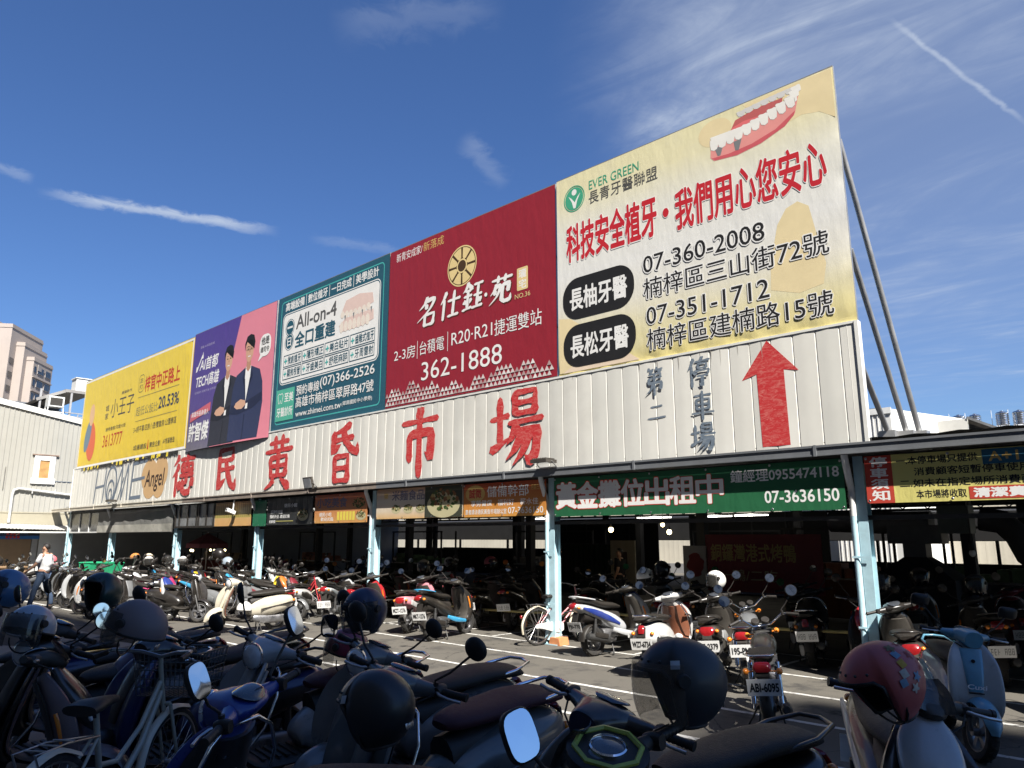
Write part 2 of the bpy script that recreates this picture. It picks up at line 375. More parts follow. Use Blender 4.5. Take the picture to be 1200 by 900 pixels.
for vv in (9.37, 8.01, 6.67):
    ln.add([(-36, vv - .042, .004), (6, vv - .042, .004), (6, vv + .042, .004), (-36, vv + .042, .004)], [(0, 1, 2, 3)])
for vv in (10.56, 12.3):
    ln.add([(-30, vv - .04, .004), (6, vv - .04, .004), (6, vv + .04, .004), (-30, vv + .04, .004)], [(0, 1, 2, 3)])
for k in range(30):
    u = -28.2 + k * 1.1; ln.add([(u - .035, 10.62, .008), (u + .035, 10.62, .008), (u + .035, 12.24, .008), (u - .035, 12.24, .008)], [(0, 1, 2, 3)])
for k in range(6): ln.add([(-24.5 - k * 1.5, 4.3, .008), (-24.4 - k * 1.5, 4.3, .008), (-24.4 - k * 1.5, 6.6, .008), (-24.5 - k * 1.5, 6.6, .008)], [(0, 1, 2, 3)])
structure('painted_line', ln, K_line)

# ================================================================== market hall
K_steelblue = M('post_paint', (.42, .62, .70), .5, 0, .10, 4, .1, 0, .4, dirt=.35); K_pipe = M('downpipe_white', (.70, .71, .70), .45, 0, .08, 5, dirt=.3)
K_gut = M('gutter_paint', (.17, .18, .195), .5, .2, .12, 2, dirt=.25); K_rust = M('gutter_rust', (.24, .20, .17), .7, 0, .35, 3, dirt=.5); K_cream = M('gutter_cream', (.52, .48, .40), .7, 0, .2, 2, dirt=.4)
K_roof = M('roof_sheet', (.028, .028, .03), .8, 0, .3, 1); K_iron = M('dark_steel', (.035, .035, .037), .7, .2, .3, 3)
HALL = thing('market_hall', 'long open market hall with blue steel posts and grey gutter along its front', 'market hall', (-12, 10.6, 0))
HO = Vector((-12, 10.6, 0))
def H(mb, name, m, smooth=None, **k):
    mb.v = [tuple(Vector(p) - HO) for p in mb.v]; return mb.build(name, m, HALL, smooth)
rf = MB(); rf.grid(lambda s, t: (-37 + s * 46, 10.42 + t * 19.0, 3.16 + .5 * math.sin(math.pi * t) + .02 * (int(s * 184) % 2)), 184, 8)
H(rf, 'roof', K_roof)
fs_ = MB(); fs_.box(-37, 9, 29.44, 29.5, 2.93, 3.2); H(fs_, 'fascia', K_roof)
# gutter: an open steel channel, grey along the right half, rusty in the middle and cream at the far end
for nm, a, b, m in (('gutter', -14.1, 9, K_gut), ('gutter', -24.6, -14.1, K_rust), ('gutter', -40.2, -24.6, K_cream)):
    q = MB(); z0 = 2.985 + .0045 * 0
    q.box(a, b, 10.31, 10.33, 2.97, 3.115); q.box(a, b, 10.33, 10.402, 2.97, 2.985); q.box(a, b, 10.402, 10.62, 2.988, 3.0); q.box(a, b, 10.295, 10.31, 3.085, 3.115); q.box(a, b, 10.30, 10.31, 2.97, 2.99)  # flat strip behind the channel added to keep sun off the banner tops
    for u in range(int(a) + 1, int(b), 3): q.box(u - .02, u + .02, 10.288, 10.312, 2.965, 3.12)
    H(q, nm, m)
PU = [-3.53, -9.0, -14.46, -19.92, -25.4, -31.4, -36.6]
for i, u in enumerate(PU):
    q = MB(); v = 10.62
    q.box(u - .065, u + .065, v - .085, v - .075, 0, 2.95); q.box(u - .065, u + .065, v + .075, v + .085, 0, 2.95); q.box(u - .006, u + .006, v - .075, v + .075, 0, 2.95)
    q.box(u - .15, u + .15, v - .15, v + .15, .002, .02)
    for dx in (-.11, .11): q.lathe([(0, .05), (.014, .05), (.014, .02)], 8, (u + dx, v - .12, 0), 'z')
    po = H(q, 'post', K_steelblue)
    t = MB(); x = u - .105
    t.tube([(x, 10.36, 2.97), (x, 10.37, 2.9), (x - .01, 10.48, 2.66), (x - .01, 10.545, 2.5), (x - .01, 10.55, 2.3), (x - .01, 10.55, 2.15)], .046, 12)
    t.tube([(x - .01, 10.55, 2.47), (x - .01, 10.55, 2.40)], .054, 12)
    t2 = MB(); t2.tube([(x - .01, 10.55, 2.2), (x - .01, 10.55, .25), (x, 10.50, .08)], .045, 12)
    for z in (.7, 1.6): t2.box(x - .06, u + .067, 10.497, 10.503, z, z + .025)
    t2.v = [tuple(Vector(p) - HO) for p in t2.v]; t2.build('lower_pipe', K_steelblue, po, 40)
    t.v = [tuple(Vector(p) - HO) for p in t.v]; t.build('downpipe', K_pipe, po, 40)
    q = MB(); q.prism([(-.13, 0), (.13, 0), (.10, .13), (-.10, .13)], lambda a, b, u=u: (u + .08 + a, 10.74, b), lambda a, b, u=u: (u + .08 + a, 10.48, b))
    if i == 1: q.v = [tuple(Vector(p) - HO) for p in q.v]; q.build('footing', M('footing_orange', (.55, .22, .09), .8, 0, .25, 6, dirt=.4), po)
bm = MB()
for z in (2.86,): bm.box(-37, 9, 10.56, 10.68, z, 2.955)
bm.box(-37, 9, 10.60, 10.66, 2.10, 2.16)
H(bm, 'beam', K_iron)
for j, v in enumerate((16., 21.5, 27.)):
    for i, u in enumerate(PU[:6] + [2.0]):
        q = MB(); q.box(u - .1, u + .1, v - .1, v + .1, 0, 3.2); H(q, 'column', K_iron)
    q = MB(); q.box(-37, 9, v - .06, v + .06, 2.72, 2.80); q.box(-37, 9, v - .06, v + .06, 3.05, 3.13)
    for k in range(62):
        u = -37 + k * .75; q.bar((u, v, 2.79), (u + .37, v, 3.06), .03, .03); q.bar((u + .37, v, 3.06), (u + .75, v, 2.79), .03, .03)
    H(q, 'truss', K_iron)
for u in PU[:6]:
    q = MB(); q.bar((u, 10.7, 2.78), (u, 27, 2.86), .08, .10); H(q, 'rafter', K_iron)
    for sgn in (-1, 1): q = MB(); q.bar((u, 10.75, 2.25), (u + sgn * .02, 11.5, 2.85), .05, .05); H(q, 'brace', K_iron)
ew = MB(); ew.box(-37.3, -37.2, 10.7, 29, 0, 3.2); H(ew, 'end_wall', M('wall_whitewash', (.30, .305, .31), .8, 0, .12, 1.5, dirt=.3))
# second, lower roof row behind the hall
a2 = thing('lean_to_roof', 'low dark lean-to roof hanging behind the market hall', 'roof', (-12, 30, 0))
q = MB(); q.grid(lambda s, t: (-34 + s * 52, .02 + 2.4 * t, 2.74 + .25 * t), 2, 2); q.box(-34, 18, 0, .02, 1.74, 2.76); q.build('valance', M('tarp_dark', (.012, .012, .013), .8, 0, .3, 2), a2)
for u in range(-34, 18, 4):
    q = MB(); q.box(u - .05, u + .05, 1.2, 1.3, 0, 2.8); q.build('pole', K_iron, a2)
def ribbed(mb, fn, n, step, h=.018, w=.035, gap=.0):
    pass
K_corr = [M('corrugated_%d' % i, c, .5, .0, .07, .9, .10, 0, .4, dirt=.26, bscale=1.4) for i, c in enumerate(((.70, .69, .64), (.66, .655, .61), (.73, .72, .67)))]
# sunlit wall that closes the view through the hall
bw = thing('far_wall', 'long cream sheet metal wall in sunlight seen through the dark market hall', 'wall', (-12, 36, 0))
q = MB(); n = 240; 
prof = [(0, 0), (.14, 0), (.17, .003), (.22, .003), (.25, 0)]
pts = [(-66 + k * .3 + a, -b) for k in range(320) for a, b in prof[:4]]
vs = [(x + 12, y, z) for z in (0, 3.6) for x, y in pts]; k = len(pts)
q.add(vs, [(i, i + 1, k + i + 1, k + i) for i in range(k - 1)]); q.build('sheeting', M('cream_sheet', (.62, .58, .48), .55, 0, .08, .8, dirt=.2), bw)
q = MB(); q.box(-54, 46, -.05, .2, 3.6, 3.72); q.build('capping', K_pipe, bw)
q = MB(); q.box(-54, 46, -.14, -.04, 0, .5); q.build('plinth', M('plinth_grey', (.25, .25, .25), .8), bw)

# ================================================================== sign wall above the gutter
WV = 10.42; WZ0, WZ1 = 3.115, 4.78; WL, WR = -36.4, -3.36
SW = thing('sign_wall', 'long pale ribbed sheet metal wall over the gutter painted with six red characters', 'wall', (WL, WV, WZ0)); WH = WZ1 - WZ0
def wp(x, z, d=0.): return (x - WL, -.005 - d, z - WZ0)
# real painted panels: a shallow groove every third of a metre; each sheet has its own slightly different white
q = MB(); u = WL; k = 0; rg = random.Random(3)
while u < WR - .02:
    e = min(u + .335, WR); q.cur = rg.choice((0, 0, 1, 2)); bow = .004
    pts = [(u, .011), (u + .012, .0), (u + .11, -bow * .6), ((u + e) / 2, -bow), (e - .11, -bow * .6), (e - .012, 0), (e, .011)]
    vs = [(x - WL, d, z) for z in (0, WH) for x, d in pts]; n = len(pts); q.add(vs, [(i, i + 1, n + i + 1, n + i) for i in range(n - 1)]); u = e; k += 1
q.cur = 0; q.box(0, WR - WL, .02, .10, 0, WH)
sheet = q.build('sheeting', K_corr, SW, 30)
q = MB(); q.box(WR - WL - .0, WR - WL + .05, -.02, .10, 0, WH + .03); q.box(-.04, 0, -.02, .10, 0, WH + .03); q.box(0, WR - WL, -.012, .10, WH, WH + .035)
q.build('edge_trim', M('trim_white', (.74, .74, .71), .5, 0, .06, 3, dirt=.25), SW)
def brushed(name, c1, c2):
    m = bpy.data.materials.new(name); m.use_nodes = True; N, L = m.node_tree.nodes, m.node_tree.links; b = N['Principled BSDF']
    tc = N.new('ShaderNodeTexCoord'); mp = N.new('ShaderNodeMapping'); mp.inputs['Scale'].default_value = (5, 1, 14); mp.inputs['Rotation'].default_value = (0, .5, 0); L.new(tc.outputs['Object'], mp.inputs[0])
    n = N.new('ShaderNodeTexNoise'); n.inputs['Scale'].default_value = 1.6; n.inputs['Detail'].default_value = 7; n.inputs['Roughness'].default_value = .7; n.inputs['Distortion'].default_value = 1.2; L.new(mp.outputs[0], n.inputs['Vector'])
    r = N.new('ShaderNodeMapRange'); L.new(n.outputs['Fac'], r.inputs[0]); r.inputs[1].default_value = .46; r.inputs[2].default_value = .66
    x = N.new('ShaderNodeMix'); x.data_type = 'RGBA'; L.new(r.outputs[0], x.inputs['Factor']); x.inputs['A'].default_value = (*c1, 1); x.inputs['B'].default_value = (*c2, 1)
    L.new(x.outputs['Result'], b.inputs['Base Color']); b.inputs['Roughness'].default_value = .7
    return m
K_redbrush = brushed('brushed_red', (.50, .022, .026), (.60, .16, .14)); K_greybrush = brushed('brushed_grey', (.13, .17, .22), (.24, .28, .33))
for ch, x0, x1, z0, z1, wd in (('德', -25.88, -24.06, 3.20, 4.62, .115), ('民', -22.70, -21.10, 3.24, 4.66, .125), ('黃', -19.62, -17.98, 3.22, 4.68, .115), ('昏', -16.50, -14.98, 3.22, 4.69, .125),
                               ('市', -13.42, -12.02, 3.25, 4.70, .135), ('場', -10.50, -9.06, 3.25, 4.72, .115)):
    q = MB(); brush(q, ch, x0, x1, z0, z1, wp, wd); q.build('painted_character', K_redbrush, SW)
for ch, x0, x1, z0, z1 in (('第', -6.80, -6.40, 4.19, 4.66), ('二', -6.78, -6.40, 3.72, 4.10), ('停', -5.99, -5.57, 4.22, 4.70), ('車', -5.95, -5.53, 3.70, 4.14), ('場', -5.98, -5.54, 3.20, 3.64)):
    q = MB(); brush(q, ch, x0, x1, z0, z1, wp, .115); q.build('painted_character', K_greybrush, SW)
q = MB(); ar = [(-4.80, 3.17), (-4.38, 3.17), (-4.40, 4.28), (-4.18, 4.24), (-4.63, 4.76), (-5.06, 4.20), (-4.82, 4.27)]
q.add([wp(x, z) for x, z in ar], [(0, 1, 2, 6), (3, 4, 2), (4, 5, 6), (2, 4, 6)]); q.build('painted_arrow', K_redbrush, SW)
# thin grey drawn letters HOME beside a peach butterfly with Angel
q = MB()
def pen(pts, wdt, d=0.):
    for i in range(len(pts) - 1):
        a, b = Vector(pts[i]), Vector(pts[i + 1]); t = (b - a).normalized(); nn = Vector((-t.y, t.x)) * wdt / 2; a = a - t * wdt * .3; b = b + t * wdt * .3
        q.add([wp(*(a + nn), d + i * .0002), wp(*(a - nn), d + i * .0002), wp(*(b - nn), d + i * .0002), wp(*(b + nn), d + i * .0002)], [(0, 1, 2, 3)])
def oval(cx, cz, rx, rz, n=28): return [(cx + rx * math.cos(2 * math.pi * i / n), cz + rz * math.sin(2 * math.pi * i / n)) for i in range(n + 1)]
pen([(-33.45, 3.25), (-33.30, 4.52)], .112); pen([(-32.45, 3.25), (-32.30, 4.58)], .112); pen([(-33.38, 3.85), (-32.38, 3.90)], .096, .001)
pen(oval(-31.62, 3.92, .56, .68), .112); pen(oval(-31.62, 3.64, .36, .42), .096, .001); pen(oval(-31.62, 3.5, .17, .22), .080, .002)
pen([(-31.25, 3.25), (-30.55, 4.58), (-30.45, 3.30), (-29.95, 4.60), (-29.85, 3.28)], .104, .002); pen([(-30.75, 3.3), (-30.32, 4.1)], .080, .003)
pen([(-29.55, 3.28), (-29.45, 4.60)], .128); pen([(-29.5, 4.57), (-28.2, 4.62)], .128, .001); pen([(-29.5, 3.95), (-28.3, 4.0)], .112, .001); pen([(-29.55, 3.30), (-28.55, 3.32)], .128, .001)
q.build('painted_lettering', ink('pencil_grey', (.15, .19, .25)), SW)
q = MB()
for (cx, cz, rx, rz, d) in ((-27.85, 4.05, .72, .58, 0), (-26.85, 4.10, .60, .60, .0006), (-27.75, 3.60, .55, .38, .0012), (-26.95, 3.62, .50, .40, .0018)):
    o = oval(cx, cz, rx, rz)[:-1]; q.add([wp(x, z, d) for x, z in o], [tuple(range(len(o)))])
q.build('painted_butterfly', ink('peach', (.62, .40, .20)), SW)
q = MB(); text(q, 'Angel', -28.25, -26.6, 3.45, 4.25, lambda x, z: wp(x, z, .004), .01, .12); q.build('painted_lettering', ink('brown_black', (.05, .03, .025)), SW)
# streaks of dirty water under the wall's top edge
q = MB(); rg = random.Random(5)
for k in range(46):
    x = rg.uniform(WL + 1, WR - 1); h = rg.uniform(.05, .34); wd = rg.uniform(.006, .02)
    q.add([wp(x, WZ1 - .01, .0005), wp(x + wd, WZ1 - .01, .0005), wp(x + wd * .6, WZ1 - h, .0005)], [(0, 1, 2)])
q.build('water_stain', ink('stain', (.36, .34, .30)), SW)
# ================================================================== billboards
K_frame = M('billboard_frame', (.42, .42, .42), .45, .7, .15, 3, dirt=.25)
def refine(pts, faces, L_):
    """split long edges of a flat print so that it follows the folds of its sheet"""
    bm_ = bmesh.new(); vs = [bm_.verts.new((p[0], p[1], p[2] if len(p) > 2 else 0)) for p in pts]
    for f in faces:
        try: bm_.faces.new([vs[i] for i in f])
        except ValueError: pass
    for _ in range(7):
        bmesh.ops.triangulate(bm_, faces=bm_.faces[:])
        lg = [e for e in bm_.edges if e.calc_length() > L_]
        if not lg: break
        bmesh.ops.subdivide_edges(bm_, edges=lg, cuts=1)
    bmesh.ops.triangulate(bm_, faces=bm_.faces[:]); bm_.verts.index_update()
    out = [tuple(v.co) for v in bm_.verts], [tuple(v.index for v in f.verts) for f in bm_.faces]; bm_.free(); return out
class Board:
    """a stretched print on a steel frame; local x to the right, z up, origin at the lower left corner"""
    def __init__(s, name, label, x0, x1, z0, z1, v, group=None, amp=.012, belly=0., seed=0., frame=True, cat='billboard', depth=.09, fold=0.):
        s.root = thing(name, label, cat, (x0, v, z0), 0, group); s.w, s.h = x1 - x0, z1 - z0; s.amp, s.belly, s.seed = amp, belly, seed; s.lay = .0004; s.depth = depth; s.fold = fold; s.step = .0008 if amp else .00015; s.L = .06 if belly or amp else 9.
        if frame:
            q = MB(); W, Hh = s.w, s.h
            for a in (.0, W - .05): q.box(a, a + .05, .02, .07, -.03, Hh + .03)
            for b in (-.03, Hh - .02): q.box(.05, W - .05, .02, .07, b, b + .05)
            nn = max(2, int(W / 1.3))
            for k in range(1, nn): q.box(W * k / nn - .02, W * k / nn + .02, .075, .115, -.02, Hh + .02)
            for k in range(1, 3): q.box(.05, W - .05, .08, .12, Hh * k / 3 - .02, Hh * k / 3 + .02)
            q.build('frame', K_frame, s.root)
    def d(s, x, z):
        t = 0.
        if s.amp:
            e = max(0, min(1, x / .35, (s.w - x) / .35, z / .35, (s.h - z) / .35))
            t = s.amp * (noise.noise(Vector((x * .9, z * .8, s.seed))) + .55 * noise.noise(Vector((x * 2.6 + z * 1.6, z * 1.1 - x * .4, s.seed + 5)))) * (.25 + .75 * e)
        if s.belly: t += s.belly * max(0, math.sin(math.pi * min(1, max(0, x / s.w)))) ** .8 * math.exp(-z / s.h * 3.2)
        if s.fold:
            # tension folds fanning up from the lacing along the lower edge and into the upper corner; they press the sheet back, never forward
            n1 = noise.noise(Vector((x * 1.3, z * 2, s.seed + 2)))
            t -= s.fold * (.5 + .5 * math.sin(x * 11 + 9 * z + 3 * n1)) * max(0, 1 - z / .42) ** 2 * (.4 + .6 * abs(n1) * 2)
            c = math.hypot(s.w - x, s.h - z); t -= s.fold * (.5 + .5 * math.sin(math.atan2(s.h - z, s.w - x + .01) * 16)) * max(0, 1 - c / .7) * min(1, c / .15)
            t -= s.fold * .6 * (.5 + .5 * math.sin(z * 7 + 2 * n1)) * max(0, 1 - (s.w - x) / .22) ** 2
        return t
    def dp(s, x, z): return s.d(x, z) if s.amp or s.belly else 0.
    def P(s, lay, print_=True):
        return lambda x, z, k=0.: (x, -(s.dp(x, z) if print_ else s.d(x, z)) - lay - k, z)
    def sheet(s, m, name='print', step=.07, sub=None):
        x0, x1, z0, z1 = sub or (0, s.w, 0, s.h); lay = 0 if not sub else s.nl(); f = s.P(lay, False)
        q = MB(); nu, nv = max(2, int((x1 - x0) / step)), max(2, int((z1 - z0) / step)); q.grid(lambda a, b: f(x0 + a * (x1 - x0), z0 + b * (z1 - z0)), nu, nv)
        if not sub: q.grid(lambda a, b: (a * s.w, .012 - .0, b * s.h), 1, 1, True)
        return q.build(name, m, s.root, 60)
    def nl(s): s.lay += s.step; return s.lay
    def put(s, q, pts, faces, lay):
        a, b = refine(pts, faces, s.L); q.add([(x, -s.dp(x, z) - lay - k, z) for x, z, k in a], b)
    def poly(s, pts, m, name='printed_shape', lay=None):
        q = MB(); s.put(q, pts, [tuple(range(len(pts)))], lay or s.nl()); return q.build(name, m, s.root)
    def polys(s, lst, m, name='printed_shape'):
        q = MB(); l = s.nl()
        for i, pts in enumerate(lst): s.put(q, pts, [tuple(range(len(pts)))], l + i * .00003)
        return q.build(name, m, s.root)
    def rrect(s, x0, x1, z0, z1, r, n=6):
        o = []
        for cx, cz, a in ((x1 - r, z1 - r, 0), (x0 + r, z1 - r, 90), (x0 + r, z0 + r, 180), (x1 - r, z0 + r, 270)):
            o += [(cx + r * math.cos(R(a + 90 * i / n)), cz + r * math.sin(R(a + 90 * i / n))) for i in range(n + 1)]
        return o
    def outline(s, pts, wdt, m, name='printed_border'):
        q = MB(); lay = s.nl(); n = len(pts); inn, out = [], []
        for i in range(n):
            a, b, c = Vector(pts[i - 1]), Vector(pts[i]), Vector(pts[(i + 1) % n]); t = ((b - a).normalized() + (c - b).normalized()); t = t.normalized() if t.length > 1e-6 else (c - b).normalized(); nn = Vector((-t.y, t.x)) * wdt / 2
            inn.append(b + nn); out.append(b - nn)
        s.put(q, [tuple(p) for p in inn + out], [(i, n + i, n + (i + 1) % n, (i + 1) % n) for i in range(n)], lay); return q.build(name, m, s.root)
    def txt(s, lines, m, bold=0., shear=0., name='lettering', lay=None):
        lay = lay or s.nl(); s.lay += .0004
        for (t, x0, x1, z0, z1) in lines:
            # heavy lettering is thickened by repeating the letter round itself; each repeat lies a hair above the last
            ring = [(0, 0)]; base = 0.; bold = max(0, bold) * .9
            if bold > .004:
                n = 6 if bold < .04 else 12; ring += [(math.cos(2 * math.pi * k / n), math.sin(2 * math.pi * k / n)) for k in range(n)]
            g, _ = glyphs(t, 0.); em = (z1 - z0) / max(.2, max(v[1] for v in g) - min(v[1] for v in g)); ex = (x1 - x0) / (max(v[0] for v in g) - min(v[0] for v in g)); rr = bold - base * .7
            q = MB()
            for i, (cx, cz) in enumerate(ring):
                p = MB(); text(p, t, x0 + cx * rr * ex, x1 + cx * rr * ex, z0 + cz * rr * em, z1 + cz * rr * em, lambda x, z: (x, z, i * .00003), base, shear)
                if s.L > 5: q.add([(x, -lay - k, z) for x, z, k in p.v], p.f)
                else: s.put(q, p.v, p.f, lay)
            o = q.build(name, m, s.root)
        return o
    def ov(s, cx, cz, rx, rz, n=28, a0=0., a1=360., rot=0.):
        o = []
        for i in range(n):
            t = R(a0 + (a1 - a0) * i / (n - (0 if a1 - a0 >= 360 else 1))); x, z = rx * math.cos(t), rz * math.sin(t); c, sn = math.cos(R(rot)), math.sin(R(rot)); o.append((cx + x * c - z * sn, cz + x * sn + z * c))
        return o
def fabric(name, stops, axis=(0, 0, 1), lo=0., hi=4., bump=.25, rough=.45):
    """printed vinyl whose print itself fades from one ink to another along an axis"""
    m = bpy.data.materials.new('vinyl_' + name); m.use_nodes = True; N, L = m.node_tree.nodes, m.node_tree.links; b = N['Principled BSDF']
    tc = N.new('ShaderNodeTexCoord'); dt = N.new('ShaderNodeVectorMath'); dt.operation = 'DOT_PRODUCT'; L.new(tc.outputs['Object'], dt.inputs[0]); dt.inputs[1].default_value = axis
    r = N.new('ShaderNodeMapRange'); L.new(dt.outputs['Value'], r.inputs[0]); r.inputs[1].default_value = lo; r.inputs[2].default_value = hi
    cr = N.new('ShaderNodeValToRGB'); e = cr.color_ramp.elements
    while len(e) < len(stops): e.new(.5)
    for i, (p, c) in enumerate(stops): e[i].position = p; e[i].color = (*c, 1)
    L.new(r.outputs[0], cr.inputs[0])
    n = N.new('ShaderNodeTexNoise'); n.inputs['Scale'].default_value = .9; n.inputs['Detail'].default_value = 8; n.inputs['Roughness'].default_value = .7; L.new(tc.outputs['Object'], n.inputs['Vector'])
    r2 = N.new('ShaderNodeMapRange'); L.new(n.outputs['Fac'], r2.inputs[0]); r2.inputs[1].default_value = .48; r2.inputs[2].default_value = .8; r2.inputs[4].default_value = .30
    x = N.new('ShaderNodeMix'); x.data_type = 'RGBA'; L.new(r2.outputs[0], x.inputs['Factor']); L.new(cr.outputs[0], x.inputs['A'])
    mid = stops[len(stops) // 2][1]; x.inputs['B'].default_value = (*[c * .78 for c in mid], 1); L.new(x.outputs['Result'], b.inputs['Base Color'])
    b.inputs['Roughness'].default_value = rough; b.inputs['Specular IOR Level'].default_value = .35
    n3 = N.new('ShaderNodeTexNoise'); n3.inputs['Scale'].default_value = 3.2; n3.inputs['Detail'].default_value = 3; mp = N.new('ShaderNodeMapping'); mp.inputs['Scale'].default_value = (1.6, 1, .6); L.new(tc.outputs['Object'], mp.inputs[0]); L.new(mp.outputs[0], n3.inputs['Vector'])
    bp = N.new('ShaderNodeBump'); bp.inputs['Strength'].default_value = bump; bp.inputs['Distance'].default_value = .05; L.new(n3.outputs['Fac'], bp.inputs['Height']); L.new(bp.outputs[0], b.inputs['Normal'])
    return m
I_white = ink('white', (.80, .80, .79)); I_black = ink('black', (.018, .018, .020)); I_red = ink('signal_red', (.52, .022, .035)); I_green = ink('clinic_green', (.06, .36, .22)); I_grey = ink('dark_grey', (.10, .10, .10)); I_gold = ink('gold', (.62, .42, .14))
BG = 'advertising billboards above the sign wall'
BZ0, BZ1 = 4.84, 8.74

# ---- dentures billboard, the tallest-looking one at the right end
B = Board('billboard', 'pale yellow dental clinic billboard with red pink dentures at the top right', -8.68, -3.32, 4.82, 8.74, 10.42, BG, 0, 0, 1.3, fold=.022)
W, Hh = B.w, B.h
B.sheet(fabric('cream', ((0, (.70, .60, .24)), (.12, (.72, .65, .36)), (.30, (.74, .72, .64)), (.46, (.75, .75, .73)), (.68, (.75, .74, .66)), (.85, (.75, .70, .46)), (1, (.74, .69, .43))), (.03, 0, 1), .05, 4.1, .14))
I_ochre = ink('ochre', (.74, .55, .22)); I_ochre2 = ink('pale_ochre', (.75, .63, .38)); I_pinky = ink('pale_pink', (.76, .62, .48))
B.poly([(3.92, 3.90), (5.34, 3.90), (5.34, 3.10), (5.12, 3.28), (4.86, 3.34), (4.66, 3.30), (4.3, 3.5)], I_ochre2, 'printed_tooth')
B.poly(B.ov(3.42, 3.62, .30, .24), I_ochre2, 'printed_tooth')
B.poly([(4.18, .70), (4.20, 1.10), (4.35, 1.70), (4.50, 1.92), (4.68, 1.98), (4.84, 1.86), (4.92, 1.4), (5.02, .92), (4.96, .62), (4.6, .56)], I_ochre2, 'printed_tooth')
B.poly([(.02, 1.10), (.30, 1.05), (.52, .90), (.66, .5), (.8, .1), (.02, .03)], I_ochre2, 'printed_tooth')
B.poly([(.5, .22), (1.1, .30), (1.55, .2), (1.8, .03), (.1, .03)], I_pinky, 'printed_tooth')
DN = B.put
B.put = lambda q, pts, faces, lay: DN(q, [(p[0] + .04, 3.11 + (p[1] - 2.5) * .70 - .12 * (p[0] - 3.3) / 1.4, *p[2:]) for p in pts], faces, lay)
# dentures
K_gum = ink('gum', (.72, .16, .17)); K_gum2 = ink('gum_light', (.75, .30, .28)); K_tooth = ink('tooth', (.80, .79, .75)); K_screw = ink('implant', (.20, .21, .22)); K_mouth = ink('mouth', (.50, .12, .12))
B.poly([(3.28, 2.62), (3.34, 2.52), (3.75, 2.50), (4.15, 2.62), (4.55, 2.86), (4.72, 3.10), (4.80, 3.55), (4.74, 3.66), (4.50, 3.40), (4.10, 3.12), (3.70, 2.98), (3.30, 2.98)], K_gum2, 'printed_gum')
B.poly([(3.62, 3.06), (3.75, 3.38), (4.12, 3.52), (4.55, 3.56), (4.52, 3.36), (4.20, 3.20), (3.90, 3.08)], K_mouth, 'printed_gum')
B.poly([(3.60, 3.04), (3.70, 3.22), (3.90, 3.30), (4.20, 3.30), (4.42, 3.34), (4.2, 3.16), (3.9, 3.06)], K_gum, 'printed_gum')
def tooth(cx, cz, w_, h_, rot=0.):
    p = [(-.5, .42), (-.32, .5), (0, .46), (.32, .5), (.5, .42), (.46, 0), (.34, -.38), (.0, -.5), (-.34, -.38), (-.46, 0)]; c, sn = math.cos(R(rot)), math.sin(R(rot))
    return [(cx + (x * w_) * c - (z * h_) * sn, cz + (x * w_) * sn + (z * h_) * c) for x, z in p][::-1]
B.poly([(3.30, 2.60), (3.36, 2.53), (3.75, 2.51), (4.15, 2.63), (4.55, 2.87), (4.70, 3.06), (4.72, 3.16), (4.40, 2.86), (4.0, 2.68), (3.6, 2.60)], ink('gum_shadow', (.58, .11, .13)), 'printed_gum')
back = [tooth(3.86 + .80 * t, 3.50 + .21 * t - .05 * t * t, .15, .15, 6) for t in [i / 6 for i in range(7)]]
B.polys(back, ink('tooth_grey', (.62, .61, .60)), 'printed_teeth')
teeth = [tooth(3.38 + .15 * i, 3.09 + .012 * i, .17, .11, 4) for i in range(4)]
edge_ = [tooth(3.36 + 1.30 * t, 2.925 + .47 * t ** 1.5, .162 - .01 * t, .29, -4 + 12 * t) for t in [i / 9 for i in range(10)]]
B.polys([[(cx_ + (x - cx_) * 1.06, cz_ + (z - cz_) * 1.05) for x, z in t_] for t_, cx_, cz_ in ((t_, sum(p[0] for p in t_) / 10, sum(p[1] for p in t_) / 10) for t_ in edge_)], ink('tooth_edge', (.52, .44, .42)), 'printed_teeth')
for i in range(3): t = i / 2; teeth.append(tooth(4.70 + .07 * t, 3.46 + .20 * t, .15, .22 - .04 * t, 14))
B.polys(teeth + edge_, K_tooth, 'printed_teeth')
B.polys([[(3.36, 2.84), (3.52, 2.86), (3.46, 2.62), (3.41, 2.62)], [(3.70, 2.86), (3.84, 2.88), (3.78, 2.62), (3.72, 2.63)]], K_screw, 'printed_implant')
B.put = DN
B.polys([B.ov(.44, 3.43, .22, .23), ], I_green, 'printed_emblem'); B.outline(B.ov(.44, 3.43, .245, .255, 36), .02, I_green); B.polys([B.ov(.44, 3.56, .06, .062)], I_white, 'printed_emblem')
B.polys([[(.30, 3.51), (.38, 3.37), (.42, 3.23), (.47, 3.23), (.51, 3.37), (.59, 3.51), (.52, 3.45), (.45, 3.35), (.37, 3.45)]], I_white, 'printed_emblem')
B.txt([('EVER GREEN', .80, 1.92, 3.49, 3.67)], I_green, .0)
B.txt([('長青牙醫聯盟', .79, 2.30, 3.19, 3.45)], I_grey, .0)
red = [('科技安全植牙', .24, 2.24, 2.17, 2.90), ('•', 2.38, 2.48, 2.44, 2.58), ('我們用心您安心', 2.62, 5.14, 2.13, 2.84)]
halo = B.nl(); B.txt(red, I_white, .06, 0, 'lettering_halo', halo); B.txt(red, I_red, .036, 0)
for zc in (1.42, .51):
    B.poly(B.rrect(.13, 1.74, zc - .40, zc + .40, .36, 8), I_black, 'printed_pill')
B.txt([('長柚牙醫', .30, 1.58, 1.20, 1.62), ('長松牙醫', .30, 1.58, .29, .71)], I_white, .03)
